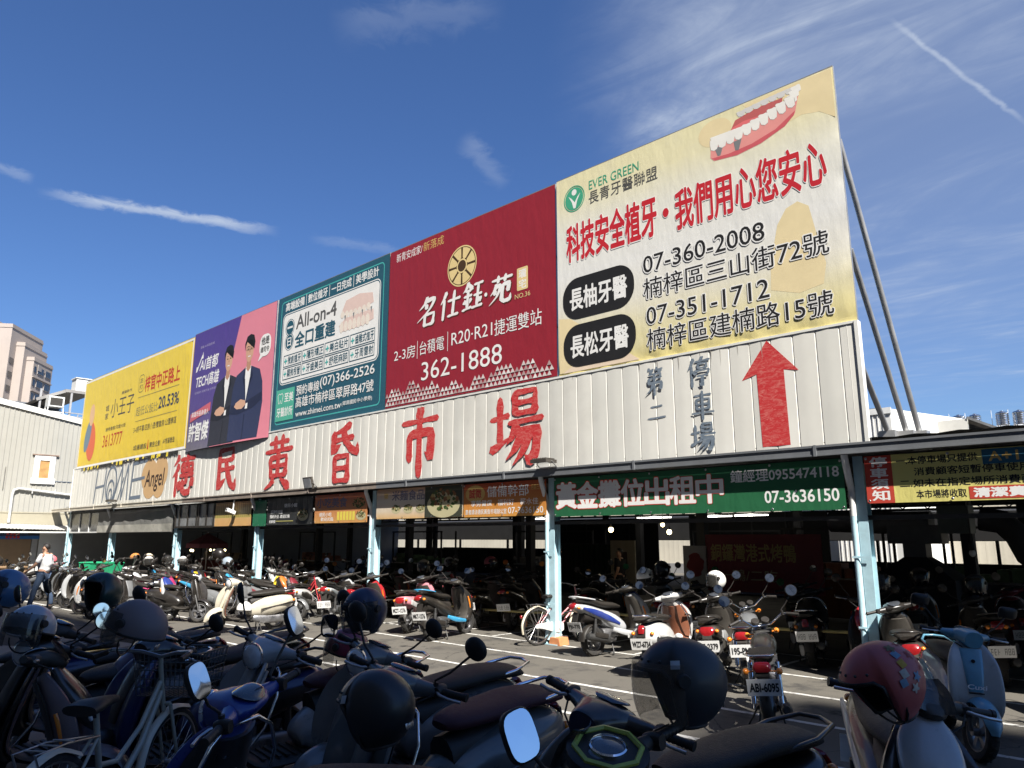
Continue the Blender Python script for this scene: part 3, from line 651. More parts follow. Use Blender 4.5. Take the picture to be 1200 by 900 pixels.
blk = [('07-360-2008', 1.94, 4.14, 1.53, 1.83), ('楠梓區三山街72號', 1.93, 5.08, 1.06, 1.43), ('07-351-1712', 1.97, 4.15, .60, .90), ('楠梓區建楠路15號', 1.96, 5.07, .15, .52)]
B.txt(blk, I_white, .06, 0, 'lettering_halo'); B.txt(blk, I_black, .008)

# ---- red apartment billboard
B = Board('billboard', 'dark red apartment billboard with gold ring emblem and white brush characters', -14.02, -8.74, BZ0, 8.72, 10.43, BG, 0, 0, 2.1)
W = B.w
B.sheet(fabric('crimson', ((0, (.285, .022, .036)), (1, (.285, .023, .038))), bump=.18))
B.txt([('新青安成家/', .25, 1.22, 3.56, 3.78)], I_white); B.txt([('新落成', 1.26, 1.98, 3.57, 3.80)], I_gold)
ring = []
for k in range(8):
    a0, a1 = R(45 * k + 4), R(45 * k + 41); rr = [(r, a) for r, a in [(.42, a0 + (a1 - a0) * i / 6) for i in range(7)] + [(.20, a1 - .05), (.155, (a0 + a1) / 2), (.20, a0 + .05)]]
    ring.append([(2.60 + r * math.cos(a) * 1.0, 2.88 + r * math.sin(a) * 1.0) for r, a in rr])
B.poly(B.ov(2.60, 2.88, .47, .47, 40), ink('dark_bronze', (.07, .04, .02)), 'printed_emblem'); B.polys(ring, ink('bright_gold', (.74, .58, .28)), 'printed_emblem'); B.outline(B.ov(2.60, 2.88, .455, .455, 40), .03, ink('bright_gold', (0, 0, 0)), 'printed_emblem')
B.outline(B.ov(2.60, 2.88, .15, .15, 24), .035, ink('bright_gold', (0, 0, 0)), 'printed_emblem')
for dx, dz, m_, lab in ((.03, -.03, ink('bronze_shadow', (.10, .03, .02)), 'lettering_shadow'), (0, 0, I_white, 'lettering')):
    q = MB(); p_ = MB(); f = lambda x, z, k=0.: (x, z, k * .02); ly = B.nl()
    for ch, x0, x1, z0, z1 in (('名', 1.04, 1.80, 1.72, 2.42), ('仕', 1.86, 2.52, 1.76, 2.40), ('鈺', 2.60, 3.24, 1.78, 2.44), ('苑', 3.44, 4.10, 1.76, 2.36)):
        brush(p_, ch, x0 + dx, x1 + dx, z0 + dz, z1 + dz, f, .125, shear=.12)
    p_.add([f(x + dx, z + dz) for x, z in B.ov(3.36, 2.04, .045, .045, 12)], [tuple(range(12))]); B.put(q, p_.v, p_.f, ly); B.nl(); B.nl(); q.build(lab, m_, B.root)
B.poly(B.rrect(4.26, 4.56, 1.90, 2.38, .03, 3), ink('bright_gold', (0, 0, 0)), 'printed_tag'); B.txt([('瓏', 4.31, 4.51, 2.16, 2.34), ('宅', 4.31, 4.51, 1.94, 2.12)], I_white, .02)
B.txt([('NO.36', 4.20, 4.62, 1.74, 1.84)], ink('bright_gold', (0, 0, 0)))
B.txt([('2-3房', .28, 1.06, 1.08, 1.38), ('台積電', 1.22, 2.06, 1.08, 1.40), ('R20·R21', 2.30, 3.56, 1.12, 1.40), ('捷運雙站', 3.62, 4.92, 1.08, 1.42)], I_white)
B.polys([[(1.13, 1.02), (1.145, 1.02), (1.145, 1.44), (1.13, 1.44)], [(2.17, 1.02), (2.185, 1.02), (2.185, 1.46), (2.17, 1.46)]], I_white, 'printed_rule')
B.txt([('362-1888', 1.30, 3.84, .48, .90)], I_white)
rg = random.Random(11); ta, tb, tcq = [], [], []
for row in range(5):
    for k in range(44):
        s_ = .12; x = k * s_ + (row % 2) * s_ / 2; z = .04 + row * .10
        top = .20 + .16 * (.5 + .5 * math.sin(k * 1.05)) + .10 * math.sin(k * .23)
        if z > top or x + s_ > W: continue
        tri = [(x, z), (x + s_, z), (x + s_ / 2, z + .10)]; rg.choice((ta, tb, tcq, ta)).append(tri)
B.polys(ta, ink('silver', (.62, .56, .55)), 'printed_triangles'); B.polys(tb, ink('rose_grey', (.42, .30, .30)), 'printed_triangles'); B.polys(tcq, ink('pale_silver', (.74, .72, .71)), 'printed_triangles')

# ---- teal clinic billboard
B = Board('billboard', 'dark teal dental clinic billboard with turquoise border and white panel', -19.36, -14.06, BZ0 - .02, 8.73, 10.43, BG, 0, 0, 3.4)
W, Hh = B.w, B.h
B.sheet(fabric('teal', ((0, (.026, .098, .142)), (1, (.026, .098, .142))), bump=.06))
I_turq = ink('turquoise', (.07, .42, .40)); I_navy = ink('deep_teal', (.024, .095, .14))
B.outline(B.rrect(.20, W - .20, .16, Hh - .16, .12), .03, I_turq)
B.txt([('高端設備', .42, 1.42, 3.45, 3.70), ('數位植牙', 1.62, 2.58, 3.45, 3.70), ('一日完成', 2.78, 3.70, 3.45, 3.70), ('美學設計', 3.90, 4.88, 3.45, 3.70)], I_white, .025)
B.polys([[(x, 3.41), (x + .02, 3.41), (x + .02, 3.73), (x, 3.73)] for x in (1.51, 2.67, 3.79)], I_white, 'printed_rule')
B.poly(B.rrect(.36, W - .36, 1.32, 3.32, .14), I_white, 'printed_panel'); B.outline(B.rrect(.32, W - .32, 1.28, 3.36, .17), .025, I_white)
B.polys([B.ov(.72, 2.92, .20, .21, 22), B.ov(.72, 2.50, .20, .21, 22)], I_navy, 'printed_disc'); B.outline(B.ov(.72, 2.92, .235, .245, 26), .02, I_navy); B.outline(B.ov(.72, 2.50, .235, .245, 26), .02, I_navy)
B.txt([('一', .58, .86, 2.90, 2.95), ('日', .62, .82, 2.38, 2.62)], I_white, .02)
B.txt([('All-on-4', 1.06, 3.06, 2.80, 3.20)], I_grey, .02); B.txt([('全口重建', 1.04, 3.04, 2.26, 2.70)], I_navy, .035)
B.poly([(3.30, 2.78), (3.5, 3.10), (4.1, 3.16), (4.66, 3.06), (4.72, 2.80), (4.3, 2.72), (3.7, 2.74)], ink('gum_pale', (.72, .55, .50)), 'printed_gum')
B.poly([(3.22, 2.46), (3.5, 2.62), (4.2, 2.64), (4.72, 2.62), (4.74, 2.36), (4.3, 2.28), (3.4, 2.28)], ink('gum_pale', (0, 0, 0)), 'printed_gum')
tt = [B.ov(3.36 + .19 * i, 2.74 - .02 * math.sin(i * .5) * 2, .088, .10, 12) for i in range(7)] + [B.ov(3.34 + .19 * i, 2.40, .088, .15, 12) for i in range(7)]
B.polys(tt, ink('tooth_cream', (.78, .70, .62)), 'printed_teeth')
B.polys([[(3.45 + .38 * i, 2.70), (3.52 + .38 * i, 2.70), (3.49 + .38 * i, 2.52)] for i in range(4)], K_screw, 'printed_implant')
cols = (.46, 1.46, 2.58, 3.74, 4.84)
bx = []
for r_ in range(2):
    for c_ in range(4):
        x0, x1 = cols[c_] + .02, cols[c_ + 1] - .02; z1 = 2.12 - r_ * .37; z0 = z1 - .34
        for a, b, c, d in ((x0, x1, z0, z0 + .02), (x0, x1, z1 - .02, z1), (x0, x0 + .02, z0, z1), (x1 - .02, x1, z0, z1)): bx.append([(a, c), (b, c), (b, d), (a, d)])
B.polys(bx, I_navy, 'printed_boxes')
nm = [['微創植牙', '隱形矯正', '美白貼片', '齒雕式植牙'], ['顯微根管', '牙齒美白', '舒眠麻醉', '牙周雷射']]
B.txt([(nm[r_][c_], cols[c_] + .25, cols[c_ + 1] - .07, 1.84 - r_ * .37, 2.07 - r_ * .37) for r_ in range(2) for c_ in range(4)], I_navy, .015)
B.txt([('+', cols[c_] + .07, cols[c_] + .21, 1.88 - r_ * .37, 2.02 - r_ * .37) for r_ in range(2) for c_ in range(4)], I_turq, .04)
B.poly([(.22, .24), (1.18, .24), (1.18, 1.14), (.22, 1.14)], ink('mint', (.09, .42, .31)), 'printed_block')
B.txt([('至美', .66, 1.12, .76, 1.02), ('牙醫診所', .28, 1.12, .36, .62)], I_white, .02)
B.outline([(.30, .98), (.36, 1.03), (.44, 1.0), (.52, 1.03), (.58, .97), (.56, .86), (.53, .74), (.48, .75), (.44, .85), (.40, .75), (.35, .75), (.32, .86)], .02, I_white, 'printed_emblem')
B.txt([('預約專線', 1.28, 2.42, .86, 1.14), ('(07)366-2526', 2.46, 4.86, .88, 1.20), ('高雄市楠梓區翠屏路47號', 1.28, 4.84, .52, .82), ('www.zhimei.com.tw', 1.30, 3.48, .27, .43), ('(翠屏國民中小學旁)', 3.52, 4.80, .29, .42)], I_white, .012)

# ---- purple and pink campaign billboard (its lower edge billows)
B = Board('billboard', 'purple and pink campaign billboard showing two men in dark suits', -24.94, -19.42, 4.66, 8.71, 10.40, BG, 0, .11, 4.8)
W, Hh = B.w, B.h
I_pink = ink('candy_pink', (.70, .235, .30)); I_purple = ink('violet', (.085, .052, .25))
B.sheet(fabric('violet', ((0, (.16, .15, .19)), (.3, (.10, .065, .24)), (1, (.085, .05, .26))), bump=.22))
q = MB(); f = B.P(B.nl()); q.grid(lambda a, b: f(W - (1 - a) * (W - (2.0 + 1.35 * b)), b * Hh * .999), 36, 44); q.build('printed_field', M('vinyl_pink', (.70, .235, .30), .45, 0, .05, 1, .2, 0, .3), B.root, 60)
B.txt([('AI首都', .58, 1.90, 2.66, 3.10), ('TECH高雄', .36, 2.06, 2.10, 2.54)], I_white, .02, .12)
B.polys([[(.30, 2.66), (.40, 2.68), (.76, 3.20), (.70, 3.22)], [(.30, 2.66), (.34, 2.86), (.43, 2.84), (.40, 2.68)], [(.70, 3.08), (.81, 3.10), (.76, 3.34)]], I_white, 'printed_star')
B.txt([('高雄 AI 科技新城', .52, 1.56, 3.46, 3.55), ('智慧城市 產業升級 世界高雄', .36, 2.06, 1.90, 1.98)], ink('lilac', (.42, .38, .60)))
def suit(ox, sc, hair, suitc, z0, glasses=False):
    X = lambda pts: [(ox + a * sc * (1.30 if b < 1.95 else 1.14), z0 + b * sc) for a, b in pts]
    sm = ink('suit_' + suitc[0], suitc[1]); sk = ink('poster_skin', (.60, .36, .25)); sk2 = ink('poster_skin_dark', (.46, .25, .17))
    B.poly(X([(-.62, 0), (-.66, .9), (-.62, 1.5), (-.50, 1.86), (-.16, 2.02), (.16, 2.02), (.50, 1.86), (.64, 1.5), (.70, .95), (.60, 0)]), sm, 'printed_suit')
    B.poly(X([(-.13, 2.04), (.13, 2.04), (.10, 1.5), (.0, 1.05), (-.12, 1.5)]), I_white, 'printed_shirt')
    B.poly(X([(-.10, 2.18), (.10, 2.18), (.11, 1.98), (.0, 1.88), (-.11, 1.98)]), sk2, 'printed_neck')
    B.poly(X([(-.20, 2.62), (-.17, 2.34), (-.10, 2.20), (0, 2.15), (.10, 2.20), (.18, 2.34), (.21, 2.62), (.16, 2.78), (0, 2.83), (-.16, 2.78)]), sk, 'printed_face')
    B.poly(X([(-.235, 2.50), (-.205, 2.66), (-.15, 2.755), (-.02, 2.80), (.10, 2.77), (.185, 2.68), (.22, 2.50), (.25, 2.70), (.17, 2.90), (0, 2.96), (-.17, 2.91), (-.26, 2.72)]), hair, 'printed_hair')
    B.polys([X([(-.125, 2.52), (-.04, 2.52), (-.05, 2.552), (-.11, 2.552)]), X([(.04, 2.52), (.125, 2.52), (.11, 2.552), (.05, 2.552)]), X([(-.13, 2.605), (-.045, 2.61), (-.05, 2.622), (-.125, 2.617)]), X([(.045, 2.61), (.13, 2.605), (.125, 2.617), (.05, 2.622)])], hair, 'printed_eyes')
    B.polys([X([(-.03, 2.43), (.04, 2.43), (.015, 2.52), (-.005, 2.52)])], sk2, 'printed_nose'); B.polys([X([(-.09, 2.33), (0, 2.29), (.09, 2.33), (0, 2.335)])], ink('poster_lip', (.42, .12, .11)), 'printed_mouth')
    B.polys([X([(-.07, 2.335), (.07, 2.335), (.05, 2.305), (-.05, 2.305)])], I_white, 'printed_smile')
    if glasses:
        B.outline(X([(-.16, 2.50), (-.02, 2.50), (-.02, 2.60), (-.16, 2.60)]), .016, I_black, 'printed_glasses'); B.outline(X([(.02, 2.50), (.16, 2.50), (.16, 2.60), (.02, 2.60)]), .016, I_black, 'printed_glasses')
    B.poly(X([(-.60, 1.02), (-.2, .98), (.30, 1.12), (.66, 1.22), (.66, 1.0), (.30, .82), (-.3, .72), (-.66, .78)]), ink('suit_fold_' + suitc[0], [c * .6 for c in suitc[1]]), 'printed_sleeve')
    B.poly(X([(-.42, 1.06), (-.22, 1.14), (-.02, 1.08), (.02, .96), (-.14, .86), (-.36, .88), (-.48, .96)]), sk, 'printed_hand')
    B.polys([X([(.02, .98), (.10, 1.0), (.10, .84), (.0, .84)])], I_white, 'printed_cuff')
    B.polys([X([(-.02, .7), (.02, .7), (.02, 0), (-.02, 0)]), X([(-.16, 2.02), (-.22, 1.75), (-.10, 1.70), (0, 1.05), (-.13, 1.5)]), X([(.16, 2.02), (.22, 1.75), (.10, 1.70), (0, 1.05), (.12, 1.5)])], ink('suit_fold_' + suitc[0], (0, 0, 0)), 'printed_lapel')
suit(2.72, 1.08, I_black, ('charcoal', (.035, .037, .05)), .02)
suit(4.06, 1.10, I_black, ('navy', (.035, .045, .10)), .06, True)
q = MB(); f = B.P(B.nl()); 
B.poly(B.rrect(4.66, 5.32, 2.46, 3.14, .26), I_white, 'printed_bubble'); B.poly([(4.74, 2.55), (4.95, 2.50), (4.62, 2.34)], I_white, 'printed_bubble')
B.txt([('他是', 4.76, 5.22, 2.82, 3.06), ('總司令', 4.74, 5.24, 2.58, 2.76)], I_black, .03)
B.poly([(.20, .96), (1.72, 1.22), (1.70, 1.50), (.20, 1.24)], ink('rosy', (.55, .13, .17)), 'printed_ribbon'); B.txt([('高雄市長參選人', .30, 1.62, 1.12, 1.30)], I_white, .01)
B.txt([('許智傑', .18, 1.72, .30, .92)], I_white, .03)

# ---- yellow apartment billboard at the far end
B = Board('billboard', 'bright yellow apartment billboard at the far left end of the row', -36.15, -25.02, 4.78, 8.66, 10.42, BG, 0, 0, 6.2, fold=.02)
W, Hh = B.w, B.h
B.sheet(fabric('yellow', ((0, (.78, .56, .035)), (.5, (.80, .585, .04)), (1, (.80, .60, .06))), bump=.4), step=.09)
B.outline([(.06, .06), (W - .06, .06), (W - .06, Hh - .06), (.06, Hh - .06)], .10, I_white)
I_dk = ink('slate', (.06, .065, .075)); I_rd = ink('brick_red', (.52, .05, .03))
B.txt([('小王子', 3.55, 6.05, 1.86, 2.62)], I_dk, -.008); B.txt([('城', 2.95, 3.32, 2.20, 2.46), ('家', 2.95, 3.32, 1.86, 2.12), ('建築新作', 4.6, 5.7, 2.72, 2.84)], I_dk, .01)
B.txt([('梓官中正路上', 7.0, 10.15, 2.50, 3.08)], I_rd, .028); B.txt([('主', 6.45, 6.8, 2.92, 3.10), ('打', 6.45, 6.8, 2.66, 2.84)], I_dk)
B.outline(B.rrect(6.36, 6.9, 2.55, 3.22, .2), .02, I_dk)
B.txt([('超低公設比', 6.35, 8.45, 1.62, 1.98)], ink('grey_olive', (.24, .22, .12)), 0); B.txt([('20.53%', 8.5, 10.25, 1.68, 2.10)], ink('ink_blue', (.03, .05, .11)), .02)
B.txt([('3-4房平車/四房小透/雙套房/公園學區', 6.3, 10.2, .98, 1.22), ('接待會館/河堤大街', 3.2, 5.4, 1.34, 1.50), ('城揚建設', 6.45, 7.75, .30, .50), ('廣告企劃', 8.0, 9.0, .30, .50), ('AF根基營造', 9.2, 10.6 - .4, .32, .52)], I_dk)
B.txt([('3613777', 3.0, 5.15, .70, 1.20)], I_rd, -.005)
B.polys([[(7.80, .26), (7.92, .26), (7.88, .60), (7.84, .60)]], I_rd, 'printed_emblem')
B.polys([[(6.4, 2.34), (10.2, 2.34), (10.2, 2.355), (6.4, 2.355)], [(6.4, 1.42), (10.2, 1.42), (10.2, 1.435), (6.4, 1.435)]], ink('grey_olive', (0, 0, 0)), 'printed_rule')
# a plain generic bouquet-coloured shape fills the place of the cartoon at the left
B.polys([B.ov(1.5, 1.1, .55, .85, 22, rot=12)], ink('coral', (.72, .16, .08)), 'printed_shape'); B.polys([B.ov(1.05, 1.35, .34, .70, 22, rot=-18)], ink('dusty_blue', (.17, .25, .32)), 'printed_shape')
B.polys([B.ov(1.32, 2.25, .30, .48, 22)], ink('apricot', (.74, .48, .28)), 'printed_shape')

# torn strips of an older print show under the yellow sheet
tn = thing('torn_banner', 'ragged black and yellow strip of old banner hanging under the yellow billboard', 'torn banner', (-35.4, 10.405, 4.78))
q = MB(); q2 = MB(); rg = random.Random(4)
for k in range(60):
    x = k * .165; a, b = rg.uniform(.02, .14), rg.uniform(.02, .14)
    (q if rg.random() < .6 else q2).add([(x, -.004, .0), (x + .165, -.004, 0), (x + .165, -.012, -b), (x + .08, -.02, -max(a, b) * 1.2), (x, -.012, -a)], [(0, 4, 3, 2, 1)])
q.build('black_strip', cloth('torn_black', (.03, .03, .03)), tn); q2.build('yellow_strip', cloth('torn_yellow', (.7, .55, .06)), tn)

# lacing clips along the boards' lower edges and the steel braces behind the last board
for i, (top, bot) in enumerate((((-3.37, 10.56, 7.62), (-3.18, 12.30, 3.42)), ((-3.36, 10.56, 5.90), (-3.32, 12.15, 3.42)), ((-3.38, 10.56, 4.25), (-3.52, 11.95, 3.42)))):
    lab = ('longest of the three grey steel braces behind the last billboard', 'middle one of the three grey steel braces behind the last billboard', 'shortest grey steel brace low behind the sign wall end')[i]
    o = thing('steel_brace', lab, 'brace', bot, 0, 'steel braces behind the billboards'); t = Vector(top) - Vector(bot)
    q = MB(); q.tube([(0, 0, 0), t], .042, 10); q.build('pipe', K_frame, o, 40); q = MB(); q.box(-.12, .12, -.1, .1, -.26, .02); q.build('foot_plate', K_frame, o)
q = MB()
bk = thing('billboard_scaffold', 'steel lattice that carries the billboards above the sign wall', 'scaffold', (-20, 10.6, 3.2))
for k in range(23):
    u = -36 + k * 1.48; q = MB(); q.box(u + 20 - .03, u + 20 + .03, -.03, .03, 0, 5.55); q.build('upright', K_frame, bk)
q = MB(); 
for z in (2.6, 4.0, 5.5): q.box(-16, 16.6, -.05, -.03, z, z + .05)
q.build('rail', K_frame, bk)

# ================================================================== banners under the gutter
K_hole = K_black
BN = 'banners hung under the gutter'
def banner(label, x0, x1, z0, z1, m, seed, v=10.455, amp=0.):
    b = Board('banner', label, x0, x1, z0, z1, v, BN, amp, 0, seed, False, 'banner'); b.sheet(m, 'cloth', .07); 
    q = MB(); n = max(2, int((x1 - x0) / .9))
    for k in range(n + 1):
        for z in (.03, b.h - .03): q.ell((min(max(.03, b.w * k / n), b.w - .03), -.014 - b.d(b.w * k / n, z), z), .018, .006, .018, 8, 5)
    q.build('eyelet', K_metal, b.root, 60)
    return b
b = banner('dark green banner with big white outlined characters for stalls to let', -8.86, -3.70, 2.24, 2.93, fabric('green', ((0, (.022, .125, .055)), (1, (.022, .115, .05))), bump=.25), 11.)
big = [(c, .06 + i * .475, .06 + i * .475 + .45, .15, .58) for i, c in enumerate('黃金攤位出租中')]
b.txt(big, I_black, .105, 0, 'lettering_outline'); b.txt(big, ink('vermilion', (.55, .07, .04)), .085, 0, 'lettering_outline'); b.txt(big, I_white, .05)
b.txt([('鐘經理0955474118', 3.50, 5.10, .44, .62), ('07-3636150', 4.02, 5.08, .12, .29)], I_white, .02)
b = banner('orange recruiting banner with white characters and gold oval', -11.29, -9.06, 2.27, 2.93, fabric('orange', ((0, (.62, .30, .07)), (.45, (.54, .21, .05)), (1, (.42, .07, .03))), hi=.66, bump=.2), 12.)
b.poly(b.ov(.34, .46, .28, .17), I_gold, 'printed_oval'); b.txt([('誠徵', .16, .52, .37, .56)], I_red, .02)
b.txt([('儲備幹部', .68, 1.80, .38, .60), ('享勞健保', .22, .82, .21, .33), ('福利好', .98, 1.42, .21, .33), ('薪水佳', 1.58, 2.04, .21, .33), ('意者請洽德民黃昏市場辦公室', .06, 1.22, .05, .15), ('07-3636150', 1.26, 2.16, .05, .17)], I_white, .012)
b.txt([('月薪三萬', 1.86, 2.14, .48, .58)], I_gold, .01)
def foodpic(b, cx, cz, r, seed, dish=True):
    rg = random.Random(seed)
    if dish: b.poly(b.ov(cx, cz - r * .12, r, r * .52, 26), ink('dish_cream', (.50, .46, .28)), 'printed_dish')
    A, Bq, Cq, Dq = [], [], [], []
    for k in range(80):
        a, q_ = rg.uniform(0, 6.28), r * .86 * rg.random() ** .5; rr = r * rg.uniform(.06, .16); x, z = cx + q_ * math.cos(a), cz + r * .10 + .50 * q_ * math.sin(a)
        if not (.02 < x < b.w - .02 and .02 < z < b.h - .02): continue
        n = rg.choice((5, 6, 7)); o = [(x + rr * rg.uniform(.5, 1.2) * math.cos(i * 6.28 / n + a), z + rr * rg.uniform(.3, .9) * math.sin(i * 6.28 / n + a)) for i in range(n)]
        rg.choice((A, A, A, Dq, Dq, Bq, Cq)).append([(min(max(p[0], .01), b.w - .01), min(max(p[1], .01), b.h - .01)) for p in o])
    b.polys(A, ink('greens', (.07, .11, .03)), 'printed_food'); b.polys(Dq, ink('dark_greens', (.03, .05, .02)), 'printed_food'); b.polys(Bq, ink('noodle', (.42, .32, .12)), 'printed_food'); b.polys(Cq, ink('braise', (.22, .10, .04)), 'printed_food')
b = banner('cream noodle shop banner with pictures of dishes', -14.26, -11.31, 2.28, 2.95, fabric('noodle', ((0, (.64, .41, .18)), (.25, (.64, .54, .41)), (.6, (.60, .55, .48)), (1, (.50, .29, .17))), hi=.67, bump=.2), 13.)
b.txt([('米麵食品', .58, 1.72, .40, .62)], ink('slate_violet', (.16, .15, .22)), .02); b.txt([('樂', .28, .44, .44, .58)], I_gold, .02)
for i in range(3): foodpic(b, .74 + .43 * i, .22, .17, 30 + i)
b.poly([(1.74, .01), (2.93, .01), (2.93, .66), (1.74, .66)], ink('pot_dark', (.05, .055, .04)), 'printed_field'); foodpic(b, 2.34, .33, .52, 40)
b = banner('orange snack banner with purple characters and yellow tickets', -16.88, -14.62, 2.22, 2.92, fabric('snack', ((0, (.62, .33, .11)), (.5, (.54, .22, .09)), (1, (.42, .11, .06))), hi=.7, bump=.3), 14.)
b.txt([('小吃美食', .10, 1.42, .38, .62)], ink('slate_violet', (0, 0, 0)), .03); b.txt([('德民小吃', .22, .78, .16, .26), ('歡迎光臨', .30, .86, .05, .14)], I_white, .01)
b.polys([[(1.02 + .13 * i, .06), (1.12 + .13 * i, .06), (1.12 + .13 * i, .27), (1.02 + .13 * i, .27)] for i in range(6)], ink('lemon', (.72, .60, .10)), 'printed_ticket'); foodpic(b, 1.92, .44, .28, 50, False); foodpic(b, 2.02, .18, .2, 51)
b = banner('black banner with white lettering and a round dish picture', -19.30, -16.98, 2.20, 2.92, fabric('black', ((0, (.03, .032, .033)), (1, (.04, .04, .042))), bump=.6), 15., amp=.016)
b.txt([('德民小館', .90, 1.56, .46, .56), ('招牌牛肉麵', .20, .82, .30, .40), ('預約外送 -歡迎訂購', .16, 1.20, .18, .27), ('營業時間', .14, .46, .05, .13)], I_white, .02); foodpic(b, 1.86, .26, .26, 60)
b.poly([(.50, .09), (1.4, .09), (1.4, .11), (.5, .11)], ink('olive_gold', (.45, .42, .15)), 'printed_rule')
b = banner('narrow dark green banner strip beside a downpipe', -20.10, -19.36, 2.18, 2.90, fabric('bottle', ((0, (.02, .16, .08)), (1, (.02, .13, .06))), bump=.4), 16.)
b = banner('tan bamboo-patterned banner with camera bracket in front', -22.48, -20.22, 2.20, 2.90, fabric('bamboo', ((0, (.66, .38, .15)), (.33, (.64, .40, .17)), (.36, (.40, .35, .10)), (1, (.46, .24, .11))), hi=.7, bump=.2), 17.)
b.polys([[(.02 + .125 * i, .26), (.04 + .125 * i, .26), (.04 + .125 * i, .68), (.02 + .125 * i, .68)] for i in range(18)], ink('cane', (.20, .11, .05)), 'printed_canes')
b = banner('yellow parking rules banner with black brush writing and red strip', -3.42, 1.6, 2.31, 2.93, fabric('lemon', ((0, (.66, .60, .20)), (1, (.64, .57, .19))), bump=.3), 18.)
b.poly([(.0, .0), (.34, .0), (.34, .62), (.0, .62)], ink('strip_red', (.50, .06, .04)), 'printed_strip'); b.txt([('停', .07, .28, .475, .60), ('車', .07, .28, .33, .455), ('須', .07, .28, .185, .31), ('知', .07, .28, .035, .165)], I_white, .04)
b.txt([('一.本停車場只提供', .40, 1.32, .48, .58), ('消費顧客短暫停車使用。', .60, 1.90, .335, .435), ('二.如未在指定場所消費而停車', .42, 2.12, .19, .29), ('本市場將收取', .60, 1.16, .045, .15)], I_black, .025)
b.poly([(1.37, .43), (1.82, .43), (1.82, .61), (1.37, .61)], ink('panel_blue', (.03, .13, .22)), 'printed_panel'); b.txt([('A+1', 1.44, 1.74, .465, .575)], I_gold, .03)
b.poly([(1.19, .02), (2.0, .02), (2.0, .17), (1.19, .17)], ink('strip_red', (0, 0, 0)), 'printed_panel'); b.txt([('清潔費用', 1.24, 1.94, .04, .15)], I_white, .05)
# grey tarpaulin and old glazing over the far bays
tp = Board('tarpaulin', 'grey weathered tarpaulin hung under the far end of the gutter', -32.8, -25.6, 2.04, 2.86, 10.47, None, .05, 0, 21., False, 'tarpaulin')
tp.sheet(M('tarp_grey', (.20, .20, .19), .75, 0, .25, 1.5, .5, dirt=.4), 'cloth', .1)
q = MB(); f = tp.P(.02); q.grid(lambda a, b: f(a * tp.w, .02 + b * .27), 60, 4); q.build('lower_band', M('tarp_pale', (.36, .35, .31), .75, 0, .25, 1.5, .5, dirt=.4), tp.root, 60)
gz = thing('clerestory_window', 'dirty glazed panels with black frames under the gutter', 'window', (-25.4, 10.47, 2.2))
q = MB(); q.box(0, 2.85, 0, .02, 0, .70); q.build('pane', M('dirty_glass', (.20, .21, .22), .25, 0, .6, 1.8, dirt=.5), gz)
q = MB()
for x in (0, .32, .95, 1.6, 1.75, 2.3, 2.80): q.box(x, x + .07, -.03, -.001, 0, .70)
q.box(0, 2.87, -.034, -.031, -.03, .03); q.build('frame', K_black, gz)
gz = thing('louvre_window', 'dark window with white mullions at the far end of the canopy', 'window', (-36.5, 10.55, 2.1))
q = MB(); q.box(0, 3.6, .02, .03, 0, .75); q.build('pane', M('dark_glass', (.02, .022, .025), .2, 0, .2, 2), gz); q = MB()
for x in (0, 1.2, 2.4, 3.55): q.box(x, x + .05, -.02, .015, 0, .75)
q.box(0, 3.6, -.022, .016, -.05, 0); q.build('frame', K_pipe, gz)

# flood lamps on the gutter's top
for i, (u, tl, lab) in enumerate(((-8.85, 0, 'flat dark floodlight tilted down on the gutter below the last red character'), (-16.75, 75, 'upright square floodlight on the gutter below the red characters'), (-30.6, 0, 'flat floodlight on the gutter under the drawn word at the far end'))):
    o = thing('floodlight', lab, 'floodlight', (u, 10.20, 3.12), 0, 'floodlights on the gutter'); T = Matrix.Rotation(R(-tl), 4, 'X')
    q = MB(); q.X = Matrix.Translation((0, -.05, .10)) @ T; q.box(-.19, .19, -.15, .15, -.03, .03)
    for k in range(7): q.box(-.16 + k * .05, -.145 + k * .05, -.13, .13, .03, .055)
    q.build('housing', K_dark, o); q = MB(); q.X = Matrix.Translation((0, -.05, .10)) @ T; q.box(-.16, .16, -.12, .12, -.036, -.031); q.build('lens', K_lens, o)
    q = MB(); q.tube([(-.2, -.05, .1), (-.2, .08, .0), (.2, .08, .0), (.2, -.05, .1)], .012, 6); q.tube([(0, .08, 0), (0, .14, -.03)], .02, 6); q.build('bracket', K_metal, o)
# camera on the bamboo banner
o = thing('security_camera', 'small white security camera hanging from the gutter near a downpipe', 'camera', (-21.1, 10.36, 2.95))
q = MB(); q.tube([(0, 0, 0), (0, -.02, -.3)], .02, 8); q.build('stem', K_pipe, o, 40); q = MB(); q.X = Matrix.Translation((0, -.06, -.34)) @ Matrix.Rotation(R(-20), 4, 'X'); q.box(-.06, .06, -.16, .10, -.05, .05); q.build('housing', K_pipe, o)
q = MB(); q.X = Matrix.Translation((0, -.06, -.34)) @ Matrix.Rotation(R(-20), 4, 'X'); q.lathe([(0, -.17), (.035, -.168), (.035, -.158)], 12); q.build('lens', K_black, o)
